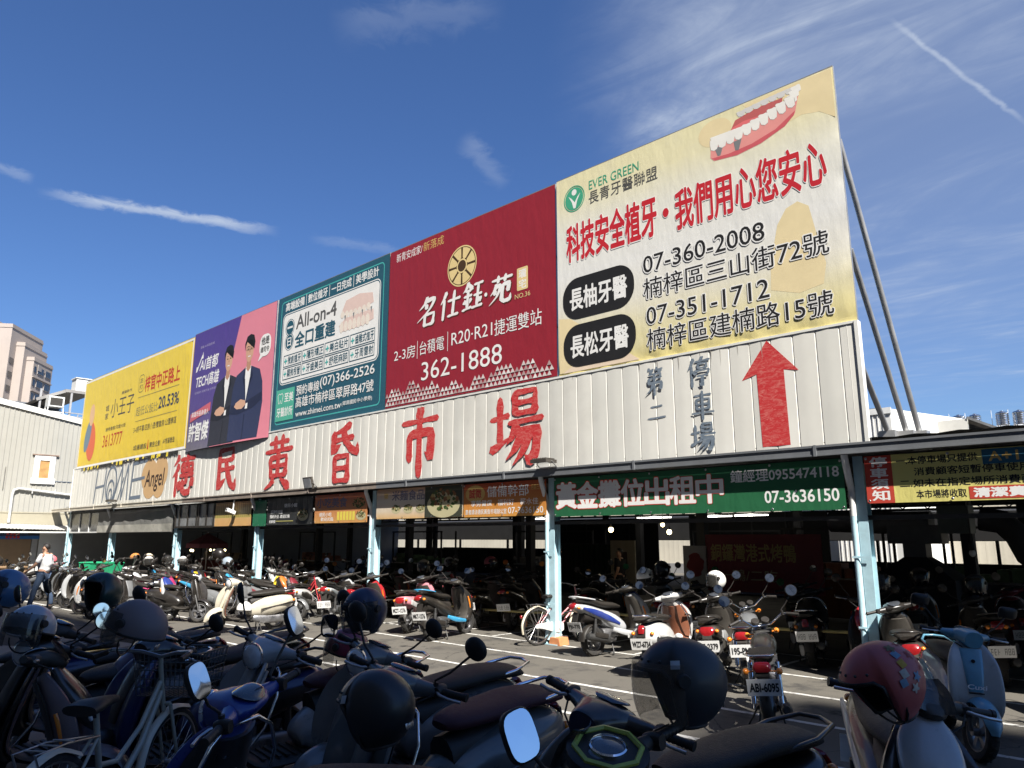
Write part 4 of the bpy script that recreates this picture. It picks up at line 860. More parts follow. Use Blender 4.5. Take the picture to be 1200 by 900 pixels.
# ================================================================== two-wheelers
WH_R = .235
def rotz_about(ax, axis, ang):
    return Matrix.Translation(Vector(ax)) @ Matrix.Rotation(ang, 4, Vector(axis)) @ Matrix.Translation(-Vector(ax))
STEER_AX = Vector((.36, 0, .85)); STEER_DIR = Vector((-.42, 0, .91)).normalized()
def lettering_plate(txt, mb, w=.25, h=.095):
    text(mb, txt, -w / 2, w / 2, -h / 2, h / 2, lambda x, z: (x, 0, z), .03)
def wheel(root, x, r, X=None, wd=.055, spokes=5, thin=False, name='wheel', rimmat=None):
    q = MB(); q.X = X; n = 32; tw = wd
    prof = [(r - .075, -tw * .75), (r - .045, -tw), (r - .02, -tw * .92), (r - .004, -tw * .5), (r, 0), (r - .004, tw * .5), (r - .02, tw * .92), (r - .045, tw), (r - .075, tw * .75)]
    q.lathe(prof, n, (x, 0, r), 'y', closed=True)
    # tread blocks
    for k in range(40):
        a = 2 * math.pi * k / 40; c = Vector((x + (r + .001) * math.cos(a), 0, r + (r + .001) * math.sin(a))); t = Vector((-math.sin(a), 0, math.cos(a)))
        q.bar(c + Vector((0, (-1) ** k * tw * .55, 0)) - t * .01, c + Vector((0, 0, 0)) + t * .006, .012, .006, up=(math.cos(a), 0, math.sin(a)))
    o = q.build(name, K_rubber, root, 35)
    q = MB(); q.X = X; rr = r - .075
    q.lathe([(rr + .004, -tw * .72), (rr - .012, -tw * .75), (rr - .016, -tw * .2), (rr - .016, tw * .2), (rr - .012, tw * .75), (rr + .004, tw * .72), (rr + .004, 0)], n, (x, 0, r), 'y', closed=True)
    q.tube([(x, -.07, r), (x, .07, r)], .035, 14)
    if thin:
        for k in range(24):
            a = 2 * math.pi * k / 24; q.tube([(x + .03 * math.cos(a), (.03, -.03)[k % 2], r + .03 * math.sin(a)), (x + rr * math.cos(a + .25 * (1, -1)[k // 2 % 2]), 0, r + rr * math.sin(a + .25 * (1, -1)[k // 2 % 2]))], .0022, 4)
    else:
        for k in range(spokes):
            a = 2 * math.pi * k / spokes + .3; p0 = Vector((x + .025 * math.cos(a), 0, r + .025 * math.sin(a))); p1 = Vector((x + rr * math.cos(a + .22), 0, r + rr * math.sin(a + .22))); q.bar(p0, p1, .042, .034, up=(0, 1, 0))
    q.lathe([(.03, .045), (.085, .045), (.085, .049), (.03, .049)], 24, (x, 0, r), 'y', closed=True)
    q.build('rim', rimmat or K_alloy, o, 40)
    return o
def mirror(root, X, side, shape='round', base=None, h=.20, out=.17, sz=1., turn=0.):
    bx, by, bz = base or (.27, .20, 1.02); y = side
    top = (bx - .03, (by + out) * y, bz + h); q = MB(); q.X = X
    q.tube([(bx, by * y, bz - .02), (bx + .01, by * y, bz + .03), (bx + .005, (by + out * .45) * y, bz + h * .45), top], .0065, 8)
    q.tube([(bx, by * y, bz - .03), (bx, by * y, bz + .02)], .014, 8)
    a, b, e = {'round': (.060, .060, 2.), 'rect': (.078, .052, 4.), 'tall': (.058, .070, 3.2)}[shape]; a *= sz; b *= sz; c = Vector((bx - .035, (by + out + .012) * y, bz + h + .03)); L_ = Matrix.Translation(c) @ Matrix.Rotation(turn, 4, 'Z') @ Matrix.Rotation(R(16), 4, 'Y')
    XX = X @ L_ if X is not None else L_; q.X = XX; n = 24
    def rg_(s, x): return [(x, s * a * math.copysign(abs(math.cos(t)) ** (2 / e), math.cos(t)), s * b * math.copysign(abs(math.sin(t)) ** (2 / e), math.sin(t))) for t in [2 * math.pi * k / n for k in range(n)]]
    rings = [rg_(1, -.004), rg_(1.05, 0), rg_(1.04, .012), rg_(.80, .028), rg_(.35, .036)]
    q.add([p for r_ in rings for p in r_], [(i * n + j, i * n + (j + 1) % n, (i + 1) * n + (j + 1) % n, (i + 1) * n + j) for i in range(4) for j in range(n)] + [tuple(4 * n + j for j in range(n))])
    o = q.build('mirror', K_black, root, 40)
    q = MB(); q.X = XX; r_ = rg_(.96, -.0052); q.add([(-.0035 - .0022, 0, 0)] + r_, [(0, 1 + j, 1 + (j + 1) % n) for j in range(n)]); q.build('mirror_glass', K_mirror, o)
    return o
def plate(root, txt, pos, tilt=R(14), w=.30, h=.15, ink_=None):
    X = Matrix.Translation(Vector(pos)) @ Matrix.Rotation(R(-90), 4, 'Z') @ Matrix.Rotation(tilt, 4, 'X')
    q = MB(); q.X = X; q.box(-w / 2, w / 2, 0, .004, -h / 2, h / 2); o = q.build('license_plate', K_plate, root)
    q = MB(); q.X = X @ Matrix.Translation((0, -.0025, 0)); 
    if txt: lettering_plate(txt, q, w * .86, h * .56); q.build('plate_lettering', ink_ or K_plateink, o)
    else:
        rg = random.Random(len(bpy.data.objects))
        for k in range(7):
            if k == 3: continue
            x = -w * .40 + k * w * .125; z = h * .26
            q.box(x, x + .004, 0, .0005, -z, z); 
            if rg.random() < .7: q.box(x + .02, x + .024, 0, .0005, -z, z)
            if rg.random() < .7: q.box(x + .004, x + .02, 0, .0005, z - .006, z)
            q.box(x + .004, x + .02, 0, .0005, -.003, .003)
            if rg.random() < .6: q.box(x + .004, x + .02, 0, .0005, -z, -z + .006)
        q.build('plate_marks', K_plateink, o)
    q = MB(); q.X = X; q.bar((0, .02, h / 2), (0, .10, h / 2 + .12), .12, .02); q.box(-.05, .05, .005, .03, -h / 2, h / 2 + .02); q.build('plate_bracket', K_black, root)
    return o

def scooter(style, txt='', steer=0., mir='round', sz=1., mt=0.):
    """prototype at the origin, heading +x; colours main / side / trim are swapped per copy"""
    m0, m1, m2, ms = SLOT
    rt = thing('scooter', 'parked motor scooter', 'scooter')
    X = rotz_about(STEER_AX, STEER_DIR, steer) if steer else None
    retro = style == 'retro'; city = style == 'city'; sport = style == 'sport'
    wheel(rt, -.61, WH_R); wheel(rt, .62, WH_R, X, .05)
    # tail body
    if retro:
        q = MB(); 
        q.sweep([(-.96, .60, .05, .05, 2.2), (-.90, .585, .15, .12), (-.70, .545, .215, .185), (-.42, .50, .225, .205), (-.18, .455, .185, .175), (.0, .41, .13, .115), (.06, .38, .09, .06)], 24, 4)
        q.build('body_panel', m0, rt, 50)
        for s in (-1, 1):
            q = MB(); q.sweep([(-.88, .57, .012, .03), (-.6, .53, .02, .012), (-.2, .46, .012, .012)], 8, 4, y=s * .222); q.build('side_strip', m2, rt, 50)
        seat = [(-.93, .755, .10, .022), (-.84, .775, .145, .040), (-.60, .782, .158, .048), (-.42, .765, .158, .050), (-.2, .748, .14, .048), (-.06, .735, .105, .040), (.0, .722, .06, .022)]
    elif city:
        q = MB(); q.sweep([(-.95, .66, .05, .05, 2.6), (-.88, .645, .145, .09), (-.70, .60, .19, .125), (-.42, .545, .19, .16), (-.15, .47, .16, .17), (.02, .40, .13, .12), (.07, .36, .1, .06)], 24, 4); q.build('body_panel', m0, rt, 50)
        for s in (-1, 1):
            q = MB(); q.sweep([(-.78, .60, .010, .05), (-.5, .545, .022, .075), (-.2, .46, .012, .05)], 10, 4, y=s * .182); q.build('side_panel', m1, rt, 50)
        seat = [(-.92, .77, .09, .022), (-.80, .785, .135, .040), (-.56, .785, .15, .048), (-.36, .762, .15, .050), (-.14, .742, .13, .046), (.0, .728, .07, .022)]
    else:
        q = MB(); q.sweep([(-1.02, .80, .035, .02, 3), (-.93, .775, .10, .05), (-.74, .715, .155, .085), (-.46, .625, .17, .10), (-.20, .52, .155, .13), (.02, .41, .13, .11), (.08, .36, .1, .06)], 22, 4); q.build('body_panel', m0, rt, 45)
        for s in (-1, 1):
            q = MB(); q.sweep([(-.90, .755, .010, .018, 3), (-.66, .685, .020, .045), (-.38, .585, .026, .05), (-.10, .47, .012, .02)], 10, 4, y=s * .150); q.build('side_panel', m1, rt, 45)
            q = MB(); q.sweep([(-.28, .40, .012, .03, 3), (.0, .325, .02, .045), (.34, .275, .015, .03)], 10, 3, y=s * .175); q.build('lower_panel', m2, rt, 45)
        seat = [(-.97, .872, .06, .018), (-.86, .878, .11, .036), (-.64, .850, .135, .050), (-.52, .812, .14, .052), (-.38, .782, .145, .052), (-.16, .762, .13, .050), (.02, .735, .07, .025)]
    q = MB(); q.sweep(seat, 18, 4); q.build('seat', ms, rt, 60)
    q = MB(); q.sweep([(-.84, .63, .10, .09), (-.4, .60, .12, .12), (-.04, .53, .10, .14)], 12, 3); q.build('under_seat', K_black, rt, 50)
    # floorboard, inner shield and leg shield
    q = MB(); q.sweep([(-.12, .33, .12, .04, 5), (.06, .29, .155, .032), (.34, .29, .16, .032), (.47, .36, .15, .03)], 16, 3)
    for k in range(7): q.box(-.02 + k * .055, .005 + k * .055, -.12, .12, .318, .329)
    q.build('floorboard', K_dark, rt, 45)
    if retro:
        q = MB(); q.sweep([(.47, .33, .15, .020, 4, .02), (.50, .42, .20, .022, 3, .07), (.465, .58, .235, .024, 3, .10), (.41, .74, .225, .024, 3, .10), (.36, .86, .17, .024, 2.6, .07), (.335, .915, .11, .022, 2.4, .04)], 26, 4); q.build('leg_shield', m0, rt, 50)
        q = MB(); q.sweep([(.435, .34, .13, .012, 4, .015), (.462, .43, .18, .012, 3, .06), (.43, .58, .212, .012, 3, .088), (.375, .74, .20, .012, 3, .088), (.325, .86, .15, .012, 2.6, .06)], 22, 3); q.build('inner_shield', m1, rt, 50)
        q = MB(); q.sweep([(.575, .42, .03, .02, 2), (.535, .55, .055, .030), (.475, .72, .060, .032), (.41, .86, .052, .032), (.375, .93, .045, .03)], 14, 4); q.build('horn_cover', m0, rt, 50)
        q = MB(); q.lathe([(0, .0), (.018, 0), (.018, .008), (0, .010)], 16, (.318, .02, .72), 'x'); q.build('ignition_lock', K_chrome, rt)
        q = MB(); q.tube([(.455 + .03 * math.cos(t * 0), .235 * math.sin(0), .0), (.455, 0, 0)], .001, 3) if False else None
        q = MB()
        pts = [(.50, -.205, .42), (.40, -.238, .56), (.335, -.232, .74), (.30, -.17, .87), (.30, -.09, .925), (.30, .09, .925), (.30, .17, .87), (.335, .232, .74), (.40, .238, .56), (.50, .205, .42)]
        q.tube(pts, .009, 8); q.build('shield_trim', K_chrome, rt, 60)
    elif city:
        q = MB(); q.sweep([(.46, .31, .15, .04, 4, .02), (.50, .42, .205, .055, 3.4, .05), (.48, .58, .215, .065, 3.2, .07), (.43, .74, .20, .062, 3, .07), (.37, .87, .15, .05, 2.6, .05), (.34, .93, .10, .03, 2.4, .03)], 26, 4); q.build('leg_shield', m0, rt, 50)
        q = MB(); q.sweep([(.558, .55, .055, .012, 3), (.535, .66, .07, .018), (.485, .78, .085, .018), (.425, .89, .095, .018)], 14, 4); q.build('front_panel', m1, rt, 50)
        for s in (-1, 1):
            q = MB(); q.sweep([(.535, .50, .018, .012, 2.6), (.525, .58, .026, .016), (.50, .70, .026, .016), (.462, .79, .016, .010)], 10, 4, y=s * .155)
            q.build('headlight', K_lens, rt, 60)
            q = MB(); q.sweep([(.548, .50, .012, .010), (.542, .55, .018, .014), (.53, .60, .012, .010)], 8, 3, y=s * .157); q.build('turn_signal', K_amber, rt, 60)
        q = MB(); q.sweep([(.40, .33, .13, .012, 4, .015), (.42, .43, .16, .012, 3, .03), (.395, .6, .17, .012, 3, .04), (.35, .74, .16, .012, 3, .04), (.30, .86, .12, .012, 2.6, .03)], 18, 3); q.build('inner_shield', K_dark, rt, 50)
    else:
        q = MB(); q.sweep([(.44, .29, .14, .045, 4, .02), (.50, .38, .185, .06, 3.4, .06), (.48, .55, .215, .075, 3, .09), (.42, .72, .195, .07, 3, .09), (.355, .86, .13, .05, 2.6, .05), (.325, .92, .09, .03, 2.4, .03)], 24, 4); q.build('leg_shield', m0, rt, 45)
        q = MB(); q.sweep([(.64, .60, .02, .015, 2.6), (.60, .665, .085, .045, 2.8), (.535, .76, .125, .06), (.445, .87, .12, .05), (.39, .955, .07, .028)], 20, 4); q.build('front_cowl', m1, rt, 45)
        for s in (-1, 1):
            q = MB(); q.sweep([(.628, .655, .012, .010, 2.4), (.585, .725, .034, .018), (.525, .80, .030, .014), (.49, .84, .012, .008)], 10, 4, y=s * .066)
            q.build('headlight', K_lens, rt, 60)
            q = MB(); q.sweep([(.52, .50, .010, .012, 3), (.505, .60, .016, .022), (.455, .72, .010, .012)], 8, 3, y=s * .185); q.build('turn_signal', K_amber, rt, 60)
        q = MB(); q.sweep([(.41, .32, .13, .012, 4, .015), (.43, .45, .16, .012, 3, .04), (.40, .6, .17, .012, 3, .05), (.35, .74, .16, .012, 3, .05), (.29, .88, .11, .012, 2.6, .03)], 18, 3); q.build('inner_shield', K_dark, rt, 50)
    # fork and front fender turn with the bars
    q = MB(); q.X = X
    for s in (-1, 1): q.tube([(.62, s * .075, WH_R), (.60, s * .075, .30), (.47, s * .07, .58)], .020, 10)
    q.tube([(.47, -.07, .57), (.47, .07, .57)], .02, 8); q.tube([(.47, 0, .56), (.36, 0, .84)], .028, 10); q.build('fork', K_exh, rt, 45)
    q = MB(); q.X = X; fr = .275; fl = [(150, .035, .008), (128, .075, .012), (95, .085, .013), (60, .082, .013), (28, .070, .012), (8, .03, .008)]
    q.sweep([(.62 + fr * math.cos(R(a)), WH_R + fr * math.sin(R(a)), hw, ht, 2.6, .045) for a, hw, ht in fl], 16, 4); q.build('front_fender', m1 if city else m0, rt, 50)
    q = MB(); fl = [(178, .07, .008), (150, .075, .010), (115, .075, .010), (80, .06, .010)]; q.sweep([(-.61 + .262 * math.cos(R(a)), WH_R + .262 * math.sin(R(a)), hw, ht, 3, .02) for a, hw, ht in fl], 12, 3); q.build('rear_fender', K_black, rt, 50)
    # head
    q = MB(); q.X = X
    if retro or city:
        q.sweep([(.205, 1.005, .05, .012, 2.4), (.245, 1.0, .125, .042), (.315, .995, .13, .068), (.385, .985, .10, .074), (.435, .975, .082, .074), (.452, .972, .075, .070)], 22, 4)
        for s in (-1, 1): q.tube([(.30, s * .09, .99), (.275, s * .16, .995), (.255, s * .235, 1.0)], [.052, .036, .024], 12)
        q.build('headset', m0 if retro else m2, rt, 50)
        if retro:
            q = MB(); q.X = X; q.lathe([(.074, .448), (.080, .455), (.074, .468), (.05, .484), (0, .490)], 24, (0, 0, .972), 'x'); q.build('headlight', K_lens, rt, 60)
            q = MB(); q.X = X; q.lathe([(.074, .442), (.086, .450), (.086, .462), (.076, .466)], 26, (0, 0, .972), 'x', closed=True); q.build('headlight_ring', K_chrome, rt, 60)
    else:
        q.sweep([(.20, 1.0, .06, .012, 2.8), (.25, 1.005, .13, .038), (.33, 1.01, .12, .048), (.41, .985, .07, .035), (.445, .97, .03, .015)], 20, 4)
        for s in (-1, 1): q.tube([(.29, s * .09, 1.0), (.27, s * .16, 1.0), (.255, s * .235, 1.0)], [.040, .030, .022], 10)
        q.build('headset', K_dark, rt, 50)
        q = MB(); q.X = X; q.sweep([(.43, .985, .085, .004, 3, .03), (.38, 1.06, .075, .004, 3, .03), (.34, 1.11, .045, .003, 2.6, .02)], 14, 3); q.build('windscreen', K_visor, rt, 60)
    q = MB(); q.X = X; q.sweep([(.205, 1.025, .03, .004, 2.2), (.235, 1.048, .072, .008), (.29, 1.066, .075, .008), (.325, 1.064, .04, .004)], 16, 3); q.build('speedometer', M('dial_glass', (.05, .055, .065), .08, 0, .3, 30, 0, .8), rt, 60)
    for s in (-1, 1):
        q = MB(); q.X = X; q.tube([(.255, s * .235, 1.0), (.235, s * .365, 1.002)], .0175, 12); q.tube([(.236, s * .36, 1.002), (.234, s * .378, 1.002)], .021, 12)
        for k in range(6): q.tube([(.252 - .0028 * k, s * (.255 + .018 * k), 1.0), (.2515 - .0028 * k, s * (.262 + .018 * k), 1.0)], .0188, 12)
        q.build('grip', K_black, rt, 40)
        q = MB(); q.X = X; q.tube([(.275, s * .225, .998), (.30, s * .25, .995), (.305, s * .31, .992), (.29, s * .375, .99)], [.010, .008, .007, .008], 8); q.build('brake_lever', K_metal, rt, 50)
        q = MB(); q.X = X; q.sweep([(.215, 1.0, .02, .026, 3), (.25, 1.0, .024, .032), (.285, .995, .02, .026)], 10, 2, y=s * .225); q.build('switch_block', K_black, rt, 50)
        if mir: mirror(rt, X, s, mir, (.268, .205, 1.02), sz=sz, turn=R(mt) * (1 if s > 0 else .35))
    # brake hose and cable loops in front of the bars
    q = MB(); q.X = X
    for s in (-1, 1): q.tube([(.28, s * .22, .985), (.36, s * .17, .95), (.40, s * .08, .90), (.38, 0, .84)], .0045, 6)
    q.build('brake_hose', K_rubber, rt, 60)
    # tail lamp, signals, rail
    if retro:
        q = MB(); q.sweep([(-.985, .60, .045, .020, 2.6), (-.97, .655, .05, .024), (-.945, .70, .04, .018)], 12, 3); q.build('tail_light', K_red, rt, 60)
        sy, sz_, sx = .135, .60, -.925
    elif city:
        q = MB(); q.sweep([(-.975, .60, .06, .016, 3), (-.965, .655, .10, .022), (-.94, .705, .08, .016)], 14, 3); q.build('tail_light', K_red, rt, 60); sy, sz_, sx = .125, .655, -.925
    else:
        q = MB(); q.sweep([(-1.03, .745, .04, .012, 3), (-1.02, .79, .075, .02), (-.97, .83, .06, .014)], 14, 3); q.build('tail_light', K_red, rt, 60); sy, sz_, sx = .10, .765, -.955
    for s in (-1, 1):
        q = MB(); q.ell((sx, s * sy, sz_), .032, .028, .026, 10, 7); q.build('turn_signal', K_amber, rt, 60)
    q = MB(); z = seat[1][1] + .045
    q.tube([(-.62, -.135, z - .05), (-.80, -.15, z - .02), (-.97, -.10, z + .01), (-1.0, 0, z + .015), (-.97, .10, z + .01), (-.80, .15, z - .02), (-.62, .135, z - .05)], .012, 8); q.build('grab_rail', m2 if not retro else K_chrome, rt, 60)
    plate(rt, txt, (-1.0 if not sport else -.985, 0, .47))
    # running gear
    q = MB(); q.sweep([(-.74, .25, .03, .075, 3), (-.60, .245, .045, .085), (-.35, .25, .05, .085), (-.16, .27, .05, .075), (-.08, .29, .03, .04)], 14, 3, y=.115)
    for k in range(6): q.box(-.55 + k * .06, -.53 + k * .06, .158, .166, .20, .30)
    q.sweep([(-.42, .32, .09, .09, 3), (-.2, .33, .10, .11), (-.05, .34, .07, .08)], 12, 2); q.build('engine', K_alloy, rt, 45)
    q = MB(); q.tube([(-.12, -.06, .26), (-.22, -.13, .22), (-.36, -.145, .235)], .018, 8); q.tube([(-.34, -.15, .23), (-.40, -.155, .24), (-.78, -.165, .31), (-.86, -.165, .325), (-.87, -.165, .327)], [.03, .052, .058, .05, .02], 14); q.build('exhaust', K_exh, rt, 40)
    q = MB(); q.sweep([(-.46, .30, .006, .034, 3), (-.60, .325, .008, .042), (-.74, .35, .006, .034)], 10, 2, y=-.222); q.build('heat_shield', K_metal if not sport else K_black, rt, 50)
    q = MB()
    for s in (-1, 1): q.tube([(-.66, s * .11, .27), (-.62, s * .12, .58)], .022, 10); q.tube([(-.655, s * .11, .30), (-.63, s * .12, .5)], .032, 10)
    q.build('shock_absorber', K_exh, rt, 45)
    q = MB()
    for s in (-1, 1): q.tube([(-.24, s * .07, .20), (-.27, s * .13, .06), (-.29, s * .15, .008), (-.33, s * .16, .008)], .011, 8)
    q.tube([(-.24, .16, .22), (-.17, .20, .12), (-.14, .23, .01)], .009, 8); q.build('kickstand', K_exh, rt, 60)
    return rt

def motorbike(txt='', steer=0.):
    m0, m1, m2, ms = SLOT
    rt = thing('motorcycle', 'parked light motorcycle', 'motorcycle'); r = .285
    ax = Vector((.40, 0, .85)); X = rotz_about(ax, Vector((-.42, 0, .91)).normalized(), steer) if steer else None
    wheel(rt, -.64, r, None, .048, thin=True); wheel(rt, .66, r, X, .042, thin=True)
    q = MB()
    q.tube([(.42, 0, .82), (.10, 0, .66), (-.30, 0, .62), (-.90, 0, .66)], .02, 8); q.tube([(.42, 0, .78), (.28, 0, .45), (.18, 0, .24), (-.25, 0, .24), (-.35, 0, .55)], .02, 8)
    for s in (-1, 1): q.tube([(-.25, s * .09, .30), (-.64, s * .09, r)], .018, 8); q.tube([(-.35, s * .09, .62), (-.95, s * .09, .70)], .014, 8)
    q.build('frame', K_exh, rt, 50)
    q = MB(); q.sweep([(-.18, .66, .08, .06), (-.05, .72, .115, .09), (.14, .76, .135, .105), (.30, .77, .11, .085), (.38, .76, .05, .04)], 20, 4); q.build('fuel_tank', m0, rt, 50)
    q = MB(); q.sweep([(-.95, .765, .06, .02), (-.86, .775, .11, .038), (-.5, .765, .13, .045), (-.25, .74, .11, .045), (-.14, .73, .06, .025)], 18, 4); q.build('seat', ms, rt, 60)
    for s in (-1, 1):
        q = MB(); q.sweep([(-.46, .56, .012, .05), (-.3, .54, .02, .09), (-.14, .55, .012, .05)], 12, 3, y=s * .12); q.build('side_cover', m1, rt, 50)
        q = MB(); q.tube([(-.66, s * .125, .32), (-.56, s * .125, .68)], .028, 10); q.tube([(-.68, s * .125, .28), (-.55, s * .125, .70)], .012, 8); q.build('shock_absorber', K_chrome, rt, 45)
    q = MB(); q.sweep([(-.30, .36, .12, .10, 4), (-.05, .36, .14, .12), (.10, .36, .12, .10)], 14, 2); q.sweep([(.02, .44, .09, .06, 4), (.14, .52, .09, .06), (.2, .56, .08, .05)], 12, 2)
    for k in range(6): q.box(.03 + k * .03, .04 + k * .03, -.12, .12, .44 + k * .018, .56 + k * .018)
    q.build('engine', K_alloy, rt, 40)
    q = MB(); q.tube([(.2, -.05, .45), (.26, -.09, .32), (.1, -.14, .22), (-.2, -.15, .22)], .018, 8); q.tube([(-.18, -.15, .22), (-.3, -.155, .23), (-.92, -.17, .32), (-.98, -.17, .33)], [.02, .042, .048, .03], 14); q.build('exhaust', K_exh, rt, 40)
    q = MB(); q.sweep([(-.64 + .31 * math.cos(R(a)), r + .31 * math.sin(R(a)), hw, .008, 2.6, .03) for a, hw in ((195, .06), (165, .068), (120, .07), (70, .06))], 12, 4); q.build('rear_fender', m1, rt, 50)
    q = MB(); q.X = X; q.sweep([(.66 + .31 * math.cos(R(a)), r + .31 * math.sin(R(a)), hw, .007, 2.6, .03) for a, hw in ((170, .05), (130, .06), (90, .06), (45, .05))], 12, 4); q.build('front_fender', m1, rt, 50)
    q = MB(); q.X = X
    for s in (-1, 1): q.tube([(.66, s * .085, r), (.56, s * .085, .50)], .026, 10); q.tube([(.57, s * .085, .48), (.40, s * .085, .88)], .017, 10)
    q.bar((.42, -.1, .86), (.42, .1, .86), .05, .03); q.build('fork', K_exh, rt, 45)
    q = MB(); q.X = X; q.tube([(.16, -.36, 1.0), (.24, -.22, 1.03), (.35, -.10, .93), (.38, 0, .92), (.35, .10, .93), (.24, .22, 1.03), (.16, .36, 1.0)], .011, 8); q.build('handlebar', K_chrome, rt, 60)
    for s in (-1, 1):
        q = MB(); q.X = X; q.tube([(.215, s * .255, 1.023), (.155, s * .37, .998)], .017, 12); q.build('grip', K_black, rt, 40)
        q = MB(); q.X = X; q.tube([(.25, s * .23, 1.02), (.27, s * .27, 1.015), (.22, s * .37, .995)], .007, 8); q.build('brake_lever', K_metal, rt, 50)
        mirror(rt, X, s, 'round', (.235, .22, 1.04), .18, .13, 1.0)
        q = MB(); q.X = X; q.ell((.46, s * .16, .84), .035, .03, .03, 10, 7); q.tube([(.44, s * .08, .84), (.46, s * .14, .84)], .008, 6); q.build('turn_signal', K_amber, rt, 60)
        q = MB(); q.ell((-.98, s * .15, .66), .035, .03, .03, 10, 7); q.tube([(-.96, s * .05, .66), (-.98, s * .14, .66)], .008, 6); q.build('turn_signal', K_amber, rt, 60)
    q = MB(); q.X = X; q.lathe([(0, .40), (.05, .41), (.085, .46), (.092, .52)], 24, (0, 0, .84), 'x'); q.build('headlight_shell', m0, rt, 60)
    q = MB(); q.X = X; q.lathe([(.09, .518), (.094, .525), (.08, .54), (.04, .552), (0, .555)], 24, (0, 0, .84), 'x'); q.build('headlight', K_lens, rt, 60)
    for s in (-1, 1): q = MB(); q.X = X @ Matrix.Translation((.40, s * .055, .965)) @ Matrix.Rotation(R(-35), 4, 'Y') if X is not None else Matrix.Translation((.40, s * .055, .965)) @ Matrix.Rotation(R(-35), 4, 'Y'); q.lathe([(0, -.04), (.04, -.035), (.045, .02), (.04, .025), (0, .024)], 18, (0, 0, 0), 'z'); q.build('speedometer', K_black, rt, 40)
    q = MB(); q.sweep([(-1.02, .66, .07, .02, 3), (-1.015, .70, .085, .03), (-.99, .735, .07, .02)], 14, 3); q.build('tail_light', K_red, rt, 60)
    q = MB(); q.tube([(-.70, -.13, .78), (-.9, -.14, .80), (-1.02, -.09, .80), (-1.02, .09, .80), (-.9, .14, .80), (-.70, .13, .78)], .011, 8); q.build('grab_rail', K_chrome, rt, 60)
    plate(rt, txt, (-1.04, 0, .53), R(10))
    q = MB(); q.tube([(-.2, .10, .24), (-.14, .18, .10), (-.1, .24, .01)], .010, 8)
    for s in (-1, 1): q.tube([(-.28, s * .08, .24), (-.33, s * .14, .008), (-.38, s * .15, .008)], .011, 8)
    q.build('kickstand', K_exh, rt, 60)
    return rt

